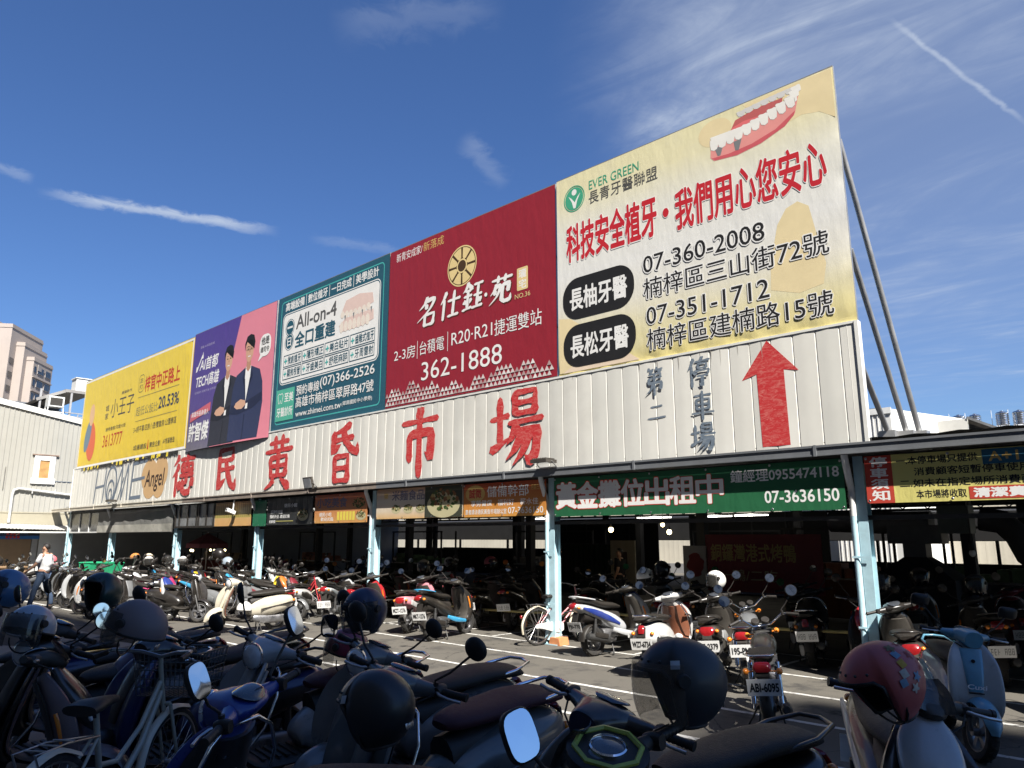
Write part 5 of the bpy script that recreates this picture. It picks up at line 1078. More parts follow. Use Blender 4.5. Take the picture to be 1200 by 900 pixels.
def bicycle(frame_col, basket=False, lab='', loc=(0, 0, 0), rz=0., rail='cream'):
    fm = paint('bike_' + frame_col[0], frame_col[1]); rt = thing('bicycle', lab, 'bicycle', loc, R(rz)); r = .325
    for x in (-.52, .55):
        q = MB(); q.lathe([(r - .035, -.014), (r - .015, -.018), (r, 0), (r - .015, .018), (r - .035, .014)], 36, (x, 0, r), 'y', closed=True); w_ = q.build('wheel', K_rubber, rt, 40)
        q = MB(); q.lathe([(r - .033, -.012), (r - .048, -.010), (r - .048, .010), (r - .033, .012)], 36, (x, 0, r), 'y', closed=True); q.tube([(x, -.05, r), (x, .05, r)], .018, 10)
        for k in range(28):
            a = 2 * math.pi * k / 28; b = a + .5 * (1, -1)[k // 2 % 2]; q.tube([(x + .02 * math.cos(b), (.03, -.03)[k % 2], r + .02 * math.sin(b)), (x + (r - .04) * math.cos(a), 0, r + (r - .04) * math.sin(a))], .0016, 4)
        q.build('rim', K_metal, w_, 40)
        q = MB(); q.sweep([(x + (r + .025) * math.cos(R(a)), r + (r + .025) * math.sin(R(a)), .028, .004, 2.4, .02) for a in ((200, 170, 130, 90, 55) if x < 0 else (175, 140, 100, 65))], 10, 4); q.build('fender', M('fender_' + rail, {'cream': (.62, .56, .44), 'silver': (.5, .5, .5), 'red': (.5, .05, .05)}[rail], .35, 0, .1, 5, dirt=.2), rt, 50)
    q = MB(); q.tube([(-.52, .05, r), (-.10, .04, .29), (-.10, -.04, .29), (-.52, -.05, r)], .011, 8); q.tube([(-.10, 0, .29), (-.22, 0, .78)], .016, 10)
    for s in (-1, 1): q.tube([(-.52, s * .05, r), (-.20, s * .015, .66)], .009, 8)
    q.tube([(-.10, 0, .29), (.05, 0, .36), (.22, 0, .52), (.38, 0, .78)], .019, 10); q.tube([(-.15, 0, .50), (.0, 0, .48), (.2, 0, .62), (.365, 0, .84)], .015, 10)
    q.build('frame', fm, rt, 50)
    q = MB()
    for s in (-1, 1): q.tube([(.55, s * .05, r), (.52, s * .05, .42), (.42, s * .045, .70)], .011, 8)
    q.tube([(.42, -.045, .70), (.42, .045, .70)], .012, 8); q.tube([(.425, 0, .66), (.36, 0, .90), (.345, 0, .98)], .015, 8); q.build('fork', fm, rt, 50)
    q = MB(); q.tube([(.12, -.28, 1.02), (.24, -.26, 1.04), (.33, -.12, 1.02), (.345, 0, .99), (.33, .12, 1.02), (.24, .26, 1.04), (.12, .28, 1.02)], .011, 8); q.build('handlebar', K_metal, rt, 60)
    for s in (-1, 1):
        q = MB(); q.tube([(.2, s * .268, 1.03), (.09, s * .284, 1.017)], .016, 10); q.build('grip', K_black, rt, 40)
    q = MB(); q.sweep([(-.36, .82, .10, .03), (-.28, .83, .095, .035), (-.15, .83, .045, .028), (-.06, .825, .025, .02)], 14, 4); q.tube([(-.22, 0, .76), (-.235, 0, .82)], .013, 8); q.build('saddle', K_black, rt, 60)
    q = MB(); q.lathe([(.02, -.055), (.09, -.055), (.09, -.051), (.02, -.051)], 24, (-.10, 0, .29), 'y', closed=True); q.tube([(-.10, -.07, .29), (-.02, -.075, .14)], .009, 8); q.tube([(-.10, .07, .29), (-.18, .075, .44)], .009, 8); q.box(-.07, .03, -.16, -.08, .125, .145); q.box(-.23, -.13, .08, .16, .43, .45); q.build('crank', K_metal, rt, 40)
    q = MB(); q.sweep([(-.60, r, .006, .03, 3), (-.45, .335, .010, .05), (-.1, .30, .010, .10), (.02, .30, .006, .06)], 10, 3, y=-.065); q.build('chain_guard', M('guard_white', (.66, .66, .64), .4, 0, .1, 6, dirt=.2), rt, 50)
    q = MB()
    for s in (-1, 1): q.tube([(-.20, s * .02, .66), (-.5, s * .06, .70), (-.72, s * .06, .70), (-.54, s * .06, r)], .006, 6)
    for k in range(3): q.tube([(-.45 - .1 * k, -.06, .70), (-.45 - .1 * k, .06, .70)], .005, 6)
    q.build('luggage_rack', K_metal, rt, 60)
    q = MB(); q.ell((-.875, 0, .50), .02, .03, .035, 10, 7); q.build('reflector', K_red, rt, 60)
    q = MB(); q.tube([(-.45, .08, .30), (-.36, .20, .01)], .008, 8); q.build('kickstand', K_metal, rt)
    if basket:
        q = MB(); z0, z1 = .74, 1.0; x0, x1, yw = .42, .74, .19
        for k in range(6):
            z = z0 + (z1 - z0) * k / 5; g_ = .03 * k / 5; q.tube([(x0 - g_, -yw - g_, z), (x1 + g_, -yw - g_, z), (x1 + g_, yw + g_, z), (x0 - g_, yw + g_, z), (x0 - g_, -yw - g_, z)], .003 if k < 5 else .006, 5)
        for k in range(13):
            y = -yw + 2 * yw * k / 12
            for x, g_ in ((x0, -.03), (x1, .03)): q.tube([(x, y, z0), (x + g_, y * 1.15, z1)], .0024, 4)
            q.tube([(x0, y, z0), (x1, y, z0)], .0024, 4)
        for k in range(9):
            x = x0 + (x1 - x0) * k / 8
            for s in (-1, 1): q.tube([(x, s * yw, z0), (x + .01, s * (yw + .03), z1)], .0024, 4)
        q.build('basket', M('basket_wire', (.10, .11, .11), .5, .5, .2, 6, dirt=.2), rt, 60)
    return rt

# ------------------------------------------------------------------ helmets
def helmet_proto(kind, visor=True, peak=False):
    rt = thing('helmet', 'open face helmet', 'helmet'); a, b, c = .150, .128, .140
    def rim(az):
        f = math.cos(az)
        if kind == 'half': return R(-12 + 8 * max(0, f))
        t = min(1, max(0, (f - .30) / .25)); t = t * t * (3 - 2 * t)
        return R(-62 * (1 - t) + 22 * t) if kind == 'jet' else R(-40 * (1 - t) + 20 * t)
    n, m = 36, 12
    def shell(q, s, down=0.):
        vs = []
        for i in range(m + 1):
            for j in range(n):
                az = 2 * math.pi * j / n; lo = rim(az) - down; e = math.pi / 2 + (lo - math.pi / 2) * i / m; ce = math.cos(e)
                k = 1.0 + .05 * max(0, -math.sin(e)) * (1 if abs(math.sin(az)) < .9 else 1)
                vs.append((s * a * ce * math.cos(az) * (1.06 if math.cos(az) < 0 else 1), s * b * max(ce, .55 if e < 0 else 0) * math.sin(az) if e < 0 else s * b * ce * math.sin(az), s * c * math.sin(e) * k))
        q.add(vs, [(i * n + j, (i + 1) * n + j, (i + 1) * n + (j + 1) % n, i * n + (j + 1) % n) for i in range(m) for j in range(n)])
        return vs[m * n:]
    q = MB(); edge = shell(q, 1.); q.build('shell', SLOT[0], rt, 60)
    q = MB(); shell(q, .93); q.build('lining', K_black, rt, 60)
    q = MB(); q.tube([Vector(p) * .985 for p in edge] + [Vector(edge[0]) * .985], .0075, 6); q.build('rim_trim', SLOT[2], rt, 60)
    if visor:
        q = MB(); q.grid(lambda s, t: (1.07 * a * math.cos(R(-78 + 156 * s)) * math.cos(R(-50 + 78 * t)) ** .35, 1.07 * b * math.sin(R(-78 + 156 * s)), 1.06 * c * math.sin(R(-48 + 78 * t))), 24, 10); q.build('visor', SLOT[3], rt, 60)
        for s in (-1, 1): q = MB(); q.lathe([(0, s * .012), (.02, s * .012), (.024, 0), (.024, -s * .01)], 14, (.035, s * b * 1.03, .025), 'y'); q.build('visor_pivot', K_black, rt, 40)
    for k in range(5):
        az = R(-44 + 22 * k); e = R(34); q = MB(); c_ = Vector((a * math.cos(e) * math.cos(az), b * math.cos(e) * math.sin(az), c * math.sin(e))); q.ell(c_ * 1.002, .0055, .0055, .0055, 8, 6); q.build('snap_button', K_exh, rt, 60)
    q = MB(); e = R(-30)
    for az in (R(170), R(180), R(190)): q.ell(Vector((a * 1.06 * math.cos(e) * math.cos(az), b * math.cos(e) * math.sin(az), c * math.sin(e))) * 1.003, .004, .013, .016, 8, 6)
    q.build('rear_badge', K_metal, rt, 60)
    if peak:
        q = MB(); q.sweep([(.105, .085, .09, .004, 2.4, .03), (.16, .075, .085, .004, 2.4, .04), (.215, .05, .06, .003, 2.2, .035)], 16, 3); q.build('peak', SLOT[2], rt, 60)
    q = MB(); q.tube([(.02, b * .86 * math.cos(math.pi * k / 10), -.06 - .085 * math.sin(math.pi * k / 10)) for k in range(11)], .0045, 6); q.build('strap', K_black, rt, 60)
    return rt
def helmet(kind, col, label, loc, rz=0., tilt=0., roll=0., visor='smoke', trim=None, peak=False, s=1., group=None, metal=0.):
    key = (kind, bool(visor), peak)
    if key not in PROTO: PROTO[key] = helmet_proto(*key)
    rec = {SLOT[0].name: M('helmet_' + col[0], col[1], col[2] if len(col) > 2 else .3, metal, .08, 4, 0, .4 if len(col) < 3 else .1, .5, dirt=.1), SLOT[2].name: trim or K_black, SLOT[3].name: K_visorc if visor == 'clear' else K_visor}
    o = copy_tree(PROTO[key], None, rec); o.location = loc; o.rotation_euler = (R(roll), R(tilt), R(rz)); o.scale = (s, s, s); o['label'] = label
    o['group'] = group or 'helmets hung on parked scooters'
    return o
SLOT = [M('slot_main', (.3, .3, .3)), M('slot_side', (.3, .3, .3)), M('slot_trim', (.1, .1, .1)), M('slot_soft', (.05, .05, .05))]
PROTO = {}
def ride(style, cols, label, loc, hd, txt='', steer=.35, mir='round', group=None, seat=None, z=0., lean=-4., sz=1., mt=0.):
    """a parked scooter: its own colours on a copy of the kind's prototype"""
    key = (style, txt, round(steer, 2), mir, sz, mt)
    if key not in PROTO: PROTO[key] = motorbike(txt, steer) if style == 'moto' else scooter(style, txt, steer, mir, sz, mt)
    c0, c1, c2 = (cols + cols[-1:] * 3)[:3]
    rec = {SLOT[0].name: c0, SLOT[1].name: c1, SLOT[2].name: c2, SLOT[3].name: seat or K_seat}
    o = copy_tree(PROTO[key], None, rec); o.location = (loc[0], loc[1], z); o.rotation_euler = (R(lean), 0, R(hd)); o['label'] = label
    o['group'] = group or 'scooters parked outside the market'
    return o
# ================================================================== buildings around the lot
K_whiteb = M('render_white', (.66, .66, .64), .8, 0, .08, .6, 0, dirt=.15)
wr = thing('warehouse', 'tall white ribbed sheet metal warehouse wall with a boarded window at the left edge', 'warehouse', (-38.5, 0, 0))
def topz(v): return 7.68 - .17 * (v - 7.78)
q = MB(); st = .2; vv = -4.0
while vv < 30:
    pts = [(0, vv), (0, vv + .13), (.022, vv + .15), (.022, vv + .18), (0, vv + .20)]
    vs = [(x, y, z if z < 5 else topz(y)) for z in (2.97, 9) for x, y in pts]; q.add(vs, [(i, i + 1, 6 + i, 5 + i) for i in range(4)]); vv += st
q.build('sheeting', M('warehouse_sheet', (.34, .335, .305), .5, 0, .06, .7, 0, dirt=.12), wr, 20)
q = MB(); q.bar((.03, -4, topz(-4) + .08), (.03, 30, topz(30) + .08), .12, .24); q.build('capping', K_pipe, wr)
q = MB(); q.box(-.05, .03, -4, 11.3, 0, 2.92); q.box(-.02, .05, -4, 30, 2.92, 2.97); q.build('base_wall', M('base_cream', (.34, .315, .24), .8, 0, .1, 1, dirt=.2), wr)
wn = MB(); y0, y1, z0, z1 = 9.37, 10.2, 4.28, 5.48
wn.box(.022, .08, y0, y0 + .22, z0, z1); wn.box(.022, .08, y1 - .22, y1, z0, z1); wn.box(.022, .08, y0 + .22, y1 - .22, z1 - .2, z1); wn.box(.022, .09, y0 - .06, y1 + .06, z0 - .05, z0 + .2); wo = wn.build('window', M('window_white', (.74, .74, .74), .5, 0, .05, 4, dirt=.1), wr)
q = MB(); q.box(.01, .045, y0 + .22, y1 - .22, z0 + .2, z1 - .2); q.build('boarding', M('plywood', (.42, .24, .09), .8, 0, .35, 5), wo)
q = MB(); q.box(.02, .10, y0 - .1, y1 + .12, z1 + .02, z1 + .07); q.build('drip_cap', M('rusty', (.28, .20, .16), .8, 0, .4, 6), wo)
q = MB(); q.tube([(.10, 11.2, 3.75), (.10, 8.9, 3.98), (.10, 8.72, 3.9), (.10, 8.68, 3.7), (.10, 8.68, 2.5)], .055, 10)
for y in (9.4, 10.3): q.box(.03, .16, y, y + .03, 3.78, 4.0)
q.build('drain_pipe', M('pipe_grey', (.55, .55, .54), .5, 0, .1, 4, dirt=.2), wr, 40)
q = MB(); q.box(.022, .03, 10.0, 11.3, 4.35, 4.38); q.box(.022, .03, 8.3, 8.33, 3.9, 4.9); q.build('seam', K_metal, wr)
aw = thing('shop_awning', 'white corrugated shop awning over the blue sign and shutter', 'awning', (-38.44, 0, 0))
vs = []; n = 70
q = MB(); q.grid(lambda s, t: (.0 + 1.3 * s, 2 + t * 9.3, 2.62 - .22 * s - .025 * (t * 9.3) + (.012 if int(t * 140) % 2 else -.012)), 2, 140); q.build('sheet', M('awning_white', (.38, .38, .37), .5, 0, .08, 2, dirt=.2), aw)
q = MB(); q.box(1.27, 1.31, 2, 11.3, 2.06, 2.12)
for y in (3, 6, 9, 11.2): q.bar((.0, y, 1.95), (1.28, y, 2.2), .03, .03)
q.build('bracket', K_pipe, aw)
sg = thing('shop_sign', 'blue shop sign band with small red marks above the brown shutter', 'shop sign', (-38.40, 0, 0))
q = MB(); q.box(0, .10, 2, 10.0, 1.80, 2.14); q.build('panel', M('sign_navy', (.02, .045, .12), .4, 0, .1, 3), sg)
q = MB(); q.box(.101, .104, 2, 10.0, 1.80, 1.93); q.build('stripe', M('sign_blue', (.03, .17, .50), .4, 0, .1, 3), sg)
q = MB()
for k in range(4): q.box(.106, .112, 8.62 + k * .14, 8.72 + k * .14, 1.83, 1.93); q.box(.106, .112, 8.64 + k * .13, 8.73 + k * .13, 1.97, 2.06)
q.build('red_mark', M('sign_red', (.6, .04, .05), .5), sg)
q = MB(); q.X = Matrix.Translation((.11, 9.55, 2.02)); q.ell((0, 0, 0), .01, .12, .06, 16, 8); q.box(-.004, .006, .05, .38, -.03, .03); q.build('emblem', K_black, sg)
sh = thing('roller_shutter', 'closed brown roller shutter beneath the blue shop sign', 'shutter', (-38.42, 0, 0))
q = MB(); k = 0
while k * .075 < 1.78: q.box(0, .02, 2, 9.62, k * .075, k * .075 + .062); q.box(-.01, .008, 2, 9.62, k * .075 + .062, k * .075 + .075); k += 1
q.build('slats', M('shutter_brown', (.36, .24, .14), .5, .2, .12, 3, dirt=.2), sh)
q = MB(); q.box(-.02, .08, 9.64, 9.86, 0, 1.8); q.build('jamb', M('jamb_grey', (.42, .42, .42), .6), sh)
q = MB(); lw = thing('side_wall', 'low whitewashed wall beside the first blue post', 'wall', (-38.4, 9.9, 0)); q.box(0, .12, 0, 1.9, 0, 2.1); q.build('render', K_whiteb, lw); q = MB(); q.box(-.02, .14, -.02, 1.92, 2.1, 2.16); q.build('coping', K_pipe, lw)

# apartment tower, far off
Ta = Vector((-.974, .225)); Tp = Vector((.225, .974))
tw = thing('apartment_tower', 'tall beige apartment tower far off above the warehouse roof', 'apartment tower', (-161, 37, 0), math.atan2(-.6, .8)); tw.scale = (.83, .83, .83)
K_peach = M('tile_peach', (.36, .31, .275), .8, 0, .06, .4); K_tgrey = M('tile_grey', (.34, .31, .29), .8, 0, .08, .4); K_twin = M('tower_glass', (.035, .04, .05), .15, 0, .4, .5)
def block(x0, x1, y0, y1, h, name='tower_block'): q = MB(); q.box(x0, x1, y0, y1, 0, h); return q.build(name, [K_tgrey], tw)
bl = [(-9.8, 0, -1.6, -.001, 43.0), (-9.8, 1.6, -3.4, -1.6, 46.0), (-11, 4.4, -8, -3.4, 49.5), (-6, 8.5, -11.5, -6.2, 45.5), (-8, 6, -17, -8.2, 51.0), (-4, 11.5, -24, -11.6, 47.0)]
for (x0, x1, y0, y1, h) in bl:
    q = MB(); q.box(x0, x1, y0, y1, 0, h); q.box(x0 - .1, x1 + .1, y0 - .1, y1 + .1, h - .9, h - .5); q.build('tower_block', K_peach, tw)
for k in range(12):
    z = 39.6 - k * 3.15
    for (xa, xb) in ((-8.9, -6.2), (-5.2, -2.2)):
        q = MB(); q.box(xa, xb, 0.005, .12, z - .12, z + 1.55); f = q.build('window', K_tgrey, tw); q = MB()
        for i in range(3): a = xa + .1 + i * (xb - xa - .1) / 3; q.box(a, a + (xb - xa - .4) / 3, .12, .14, z, z + 1.4)
        q.build('pane', K_twin, f)
    q = MB(); q.box(-1.4, -.5, .005, .1, z, z + 1.3); q.build('window', K_twin, tw)
    q = MB(); q.box(2.1, 3.9, -3.39, -3.3, z + 1, z + 2.3); q.build('window', K_twin, tw)
    q = MB(); q.box(5.4, 7.6, -6.19, -6.1, z + .6, z + 2.3); q.build('window', K_twin, tw)
    q = MB(); q.box(9.2, 11.0, -11.59, -11.5, z, z + 1.6); q.build('window', K_twin, tw)
    q = MB(); q.box(8.51, 8.58, -10.6, -8.8, z, z + 1.5); q.build('window', K_twin, tw)
    q = MB(); q.box(-9.9, 0.0, .01, .25, z - 1.35, z - 1.15); q.build('ledge', K_peach, tw)
q = MB(); q.box(-7.5, -2.5, .005, .1, 40.4, 41.4); q.build('roof_opening', K_peach, tw)
q = MB(); q.box(-3.8, -2.0, .101, .2, 40.2, 41.6); q.build('roof_fin', K_tgrey, tw)

rs = thing('rooftop_shed', 'open steel rooftop shed with railing behind the warehouse parapet', 'rooftop shed', (-46, 12, 8))
q = MB(); q.add([(0, -1.1, 1.25), (0, .25, 1.92), (-6, .25, 1.92), (-6, -1.1, 1.25)], [(0, 1, 2, 3)]); q.box(-6, .02, .25, 1.6, 1.82, 1.98); q.bar((0.02, -1.1, 1.22), (.02, .25, 1.86), .05, .16); q.build('roof', M('shed_roof', (.26, .25, .24), .6, 0, .15, 2), rs)
q = MB()
for y in (-.95, .55, 1.3): q.box(-.08, 0, y, y + .1, -.4, 1.85)
q.build('post', M('railing_grey', (.34, .34, .35), .5), rs)
q = MB()
for z in (.25, .45, .65): q.box(-.02, .03, -1, 1.6, z, z + .05)
for k in range(7): q.box(-.01, .02, -1 + k * .4, -.96 + k * .4, -.4, .7)
q.build('railing', M('railing_grey', (.34, .34, .35), .5), rs)
q = MB(); q.box(-5.9, -5.8, -1, 1.6, -.4, 1.9); q.build('back_panel', M('shed_dark', (.12, .13, .15), .8, 0, .3, 1), rs)
ac = thing('air_conditioner', 'white rooftop cooling unit on a steel stand under the shed roof', 'cooling unit', (-45.7, 11.75, 8.3))
q = MB(); q.box(-.35, .25, -.38, .38, .55, 1.12); q.build('case', K_pipe, ac); q = MB()
for s in (-1, 1): q.bar((.2, s * .36, .55), (.2, s * .44, -.3), .05, .05); q.bar((-.3, s * .36, .55), (-.3, s * .44, -.3), .05, .05)
q.box(.18, .22, -.42, .42, .25, .3); q.build('stand', K_pipe, ac); q = MB(); q.box(.251, .256, -.30, .30, .62, 1.04); q.build('grille', K_dark, ac)
tk = thing('roof_box', 'white rooftop box standing above the yellow billboard corner', 'roof box', (-46.3, 12.95, 9.9)); q = MB(); q.box(-.5, .3, -.2, .6, 0, .78); q.build('case', K_whiteb, tk); q = MB(); q.box(-.55, .35, -.25, .65, .78, .83); q.build('lid', K_pipe, tk)
for i, (u, v, z) in enumerate(((-36.2, 13.2, 9.05), (-33.4, 13.6, 9.1))):
    o = thing('roof_ventilator', ('left dark turbine ventilator peeping over the yellow billboard', 'right dark turbine ventilator peeping over the yellow billboard')[i], 'ventilator', (u, v, z), 0, 'ventilators behind the yellow billboard'); q = MB()
    q.lathe([(.25, -.5), (.25, 0), (.42, .08), (.5, .2), (.42, .34), (.15, .42), (0, .43)], 18, (0, 0, 0), 'z'); q.build('drum', M('galvanised', (.18, .19, .2), .5, .6, .3, 4), o, 50); q = MB(); q.tube([(0, 0, .42), (0, 0, .8)], .025, 6); q.build('pin', K_pipe, o)

# buildings past the right end of the roof
b1 = thing('white_building', 'white flat-roofed building behind the canopy right of the sign wall', 'building', (-9.9, 34, 0))
q = MB(); q.box(-2.6, .05, 0, 6, 0, 7.30); q.add([(.05, 0, 0), (2.2, 3.6, 0), (2.2, 3.6, 7.0), (.05, 0, 7.3)], [(0, 1, 2, 3)]); q.build('wall', K_whiteb, b1)
q = MB(); q.box(-2.65, .1, -.06, .0, 7.1, 7.36); q.build('parapet', K_pipe, b1); q = MB(); 
for k in range(12): q.box(-2.5 + k * .2, -2.46 + k * .2, -.03, .0, 0, 7.1)
q.build('rib', K_whiteb, b1); q = MB(); q.box(-1.9, -.8, 1, 3, 7.3, 7.55); q.build('roof_box', K_dark, b1)
b2 = thing('gabled_shed', 'pale ribbed shed with dark open gable beyond the canopy', 'shed', (-8.2, 36, 0))
q = MB(); q.box(-1.3, 1.7, .3, 6, 0, 6.1); q.build('wall', K_whiteb, b2); q = MB(); q.add([(-1.4, .1, 6.85), (.75, .1, 6.85), (.75, 6, 6.9), (-1.4, 6, 6.9), (-1.4, .1, 6.2), (.75, .1, 6.2)], [(0, 1, 2, 3), (0, 4, 5, 1)])
q.build('roof', K_corr[0], b2); q = MB(); q.add([(.76, .2, 6.85), (2.3, .2, 6.0), (.76, .2, 6.0)], [(0, 1, 2)]); q.build('gable', K_black, b2); q = MB(); q.bar((.74, .1, 6.9), (2.4, .1, 6.02), .06, .1); q.build('barge_board', K_frame, b2)
for i, (px_, v, r_) in enumerate(((-12.9, 60, .55), (-11.95, 60.3, .55), (-10.3, 60.2, .58), (-9.35, 60.5, .58))):
    lab = ('leftmost of four stainless water tanks on the far roof', 'second stainless water tank from the left on the far roof', 'third stainless water tank at the right edge on the far roof', 'rightmost stainless water tank on the far roof')[i]
    o = thing('water_tank', lab, 'water tank', (px_, v, 9.42), 0, 'stainless water tanks on the far roof'); o.scale = (.7, .7, .58)
    q = MB(); prof = [(0, 0), (r_ * .95, .02), (r_, .08)]
    for k in range(6): prof += [(r_, .15 + k * .22), (r_ * .985, .18 + k * .22), (r_ * .985, .21 + k * .22), (r_, .24 + k * .22)]
    prof += [(r_, 1.5), (r_ * .8, 1.64), (.2, 1.72), (.2, 1.8), (0, 1.81)]; q.lathe(prof, 24, (0, 0, 0), 'z'); q.build('shell', M('stainless', (.62, .63, .65), .22, 1, .08, 3), o, 30)
    q = MB()
    for a in range(4): q.tube([(r_ * .8 * math.cos(a * 1.57 + .7), r_ * .8 * math.sin(a * 1.57 + .7), -.35), (r_ * .8 * math.cos(a * 1.57 + .7), r_ * .8 * math.sin(a * 1.57 + .7), .03)], .04, 6)
    q.tube([(-r_ - .3, 0, -.3), (-r_ - .3, 0, 2.0)], .025, 6); q.build('stand', K_pipe, o)
b3 = thing('far_house', 'low white house under the water tanks past the canopy', 'house', (-11, 61, 0)); q = MB(); q.box(-5, 8, 0, 6, 0, 9.15); q.build('wall', K_whiteb, b3); q = MB(); q.box(-5.2, 8.2, -.2, 6.2, 8.95, 9.2); q.build('cornice', K_pipe, b3)

# the block of flats across the street: it stands behind the camera and throws the shade over the near scooters
sb = thing('street_block', 'tall concrete block across the street behind the viewer shading the near scooters', 'building', (0, -14, 0))
q = MB(); q.box(-60, 46.3, -10, 0, 0, 58.6); q.build('wall', M('concrete_facade', (.30, .29, .27), .85, 0, .15, .5), sb); q = MB(); q.box(46.5, 130, -10, 1.2, 0, 63.5); q.build('side_wing', M('concrete_facade', (0, 0, 0)), sb)
for k in range(17):
    q = MB(); 
    for i in range(34): q.box(-58 + i * 2.85, -56.4 + i * 2.85, 0.002, .05, 3 + k * 3.3, 4.7 + k * 3.3)
    q.build('window', K_twin, sb)

# ================================================================== inside the market
def stall(label, u0, u1, v, h, col, goods, seed):
    o = thing('market_stall', label, 'market stall', (u0, v, 0), 0, 'stalls inside the market'); L_ = u1 - u0; rg = random.Random(seed)
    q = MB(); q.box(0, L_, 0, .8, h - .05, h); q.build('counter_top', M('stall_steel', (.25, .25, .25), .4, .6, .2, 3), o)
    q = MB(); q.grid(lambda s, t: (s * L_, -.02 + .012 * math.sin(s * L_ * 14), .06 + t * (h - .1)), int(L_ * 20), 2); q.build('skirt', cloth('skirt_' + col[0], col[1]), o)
    q = MB()
    for x in (.05, L_ - .05):
        for y in (.05, .75): q.box(x - .025, x + .025, y - .025, y + .025, 0, 2.1)
    q.box(0, L_, .03, .06, 2.05, 2.1); q.build('frame', K_iron, o)
    if goods:
        q = MB(); x = .2
        while x < L_ - .3:
            w_ = rg.uniform(.2, .4); q.box(x, x + w_, .1, .6, h, h + rg.uniform(.08, .35)); x += w_ + .06
        q.build('goods', M('stall_goods_%d' % (seed % 4), [(.25, .2, .15), (.3, .12, .08), (.12, .2, .1), (.3, .28, .25)][seed % 4], .7, 0, .5, 3), o)
    return o
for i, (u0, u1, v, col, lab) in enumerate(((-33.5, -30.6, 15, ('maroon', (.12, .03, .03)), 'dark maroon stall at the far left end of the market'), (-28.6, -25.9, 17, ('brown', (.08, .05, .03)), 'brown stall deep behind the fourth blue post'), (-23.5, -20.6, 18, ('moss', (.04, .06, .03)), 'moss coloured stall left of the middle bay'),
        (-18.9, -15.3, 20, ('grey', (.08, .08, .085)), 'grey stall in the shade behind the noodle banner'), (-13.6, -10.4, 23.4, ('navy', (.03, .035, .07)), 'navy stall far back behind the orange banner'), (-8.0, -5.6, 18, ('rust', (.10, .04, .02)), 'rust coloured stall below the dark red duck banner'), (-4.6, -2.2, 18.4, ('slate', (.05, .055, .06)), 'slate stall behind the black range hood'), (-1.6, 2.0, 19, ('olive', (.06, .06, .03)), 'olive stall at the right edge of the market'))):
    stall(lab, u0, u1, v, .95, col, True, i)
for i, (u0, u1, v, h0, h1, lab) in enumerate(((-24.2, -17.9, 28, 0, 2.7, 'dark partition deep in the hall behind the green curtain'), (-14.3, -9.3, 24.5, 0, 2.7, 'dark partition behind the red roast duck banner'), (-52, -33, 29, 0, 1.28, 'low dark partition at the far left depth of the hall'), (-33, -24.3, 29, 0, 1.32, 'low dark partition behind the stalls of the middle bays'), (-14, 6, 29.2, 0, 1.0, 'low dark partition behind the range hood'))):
    o = thing('partition', lab, 'partition', (u0, v, 0), 0, 'dark partitions in the market'); q = MB(); q.box(0, u1 - u0, 0, .06, h0, h1); q.build('panel', M('partition_dark', (.011, .011, .012), .8, 0, .4, 1), o); q = MB()  # near-black boards added to stand in for shade in the hall's depth
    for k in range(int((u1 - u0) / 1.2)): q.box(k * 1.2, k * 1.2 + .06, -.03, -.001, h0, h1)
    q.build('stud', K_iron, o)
cu = thing('curtain', 'dark green pleated curtain hanging inside the market beside a cream panel', 'curtain', (-15.8, 19, .3)); q = MB(); q.grid(lambda s, t: (s * 1.95, .04 * math.sin(s * 60), t * 1.35), 90, 3); q.build('cloth', cloth('dark_green', (.022, .034, .028)), cu, 60); q = MB(); q.tube([(-.05, 0, 1.37), (2.0, 0, 1.37)], .015, 8); q.build('rail', K_iron, cu)
pn = thing('notice_board', 'cream board with a brown picture standing beside the dark curtain', 'notice board', (-13.5, 18.5, .0)); q = MB(); q.box(0, .87, 0, .05, 0, 1.78); q.build('board', M('board_cream', (.34, .29, .20), .8, 0, .15, 3), pn); q = MB(); q.box(.25, .6, -.006, -.001, .95, 1.45); q.build('picture', M('picture_brown', (.08, .05, .04), .7, 0, .5, 8), pn)
ps = thing('poster', 'grey white poster with red brush blot pinned on a market column', 'poster', (-8.95, 15, .66)); q = MB(); q.box(0, .6, 0, .01, 0, 1.03); q.build('paper', M('poster_paper', (.40, .39, .37), .8, 0, .1, 4), ps); q = MB(); o_ = [(.3 + .2 * math.cos(a / 3) * (1 + .2 * math.sin(a * 2.1)), -.004, .62 + .26 * math.sin(a / 3)) for a in range(19)]; q.add(o_, [tuple(range(19))]); q.build('blot', ink('poster_red', (.22, .03, .03)), ps)
db = Board('banner', 'dark red roast duck banner with dull gold characters inside the market', -8.38, -5.85, .75, 1.93, 15, None, 0, 0, 31, False, 'banner')
db.sheet(fabric('maroon', ((0, (.17, .02, .022)), (1, (.19, .022, .024))), bump=.4), 'cloth', .1); db.txt([('銅鑼灣港式烤鴨', .12, 2.0, .62, .98)], ink('dull_gold', (.42, .33, .12)), .02); db.txt([('一鴨/二吃', .3, 1.6, .22, .46)], ink('dull_cream', (.35, .30, .18)), .01)
hd = thing('range_hood', 'black kitchen range hood with duct above a cooking stall', 'range hood', (-4.42, 16, .75)); q = MB()
q.add([(-.72, -.5, .35), (.72, -.5, .35), (.72, .6, .35), (-.72, .6, .35), (-.2, -.15, .75), (.2, -.15, .75), (.2, .25, .75), (-.2, .25, .75)], [(0, 1, 5, 4), (1, 2, 6, 5), (2, 3, 7, 6), (3, 0, 4, 7)]); q.box(-.72, .72, -.5, .6, -.75, .35); q.build('canopy', K_iron, hd)
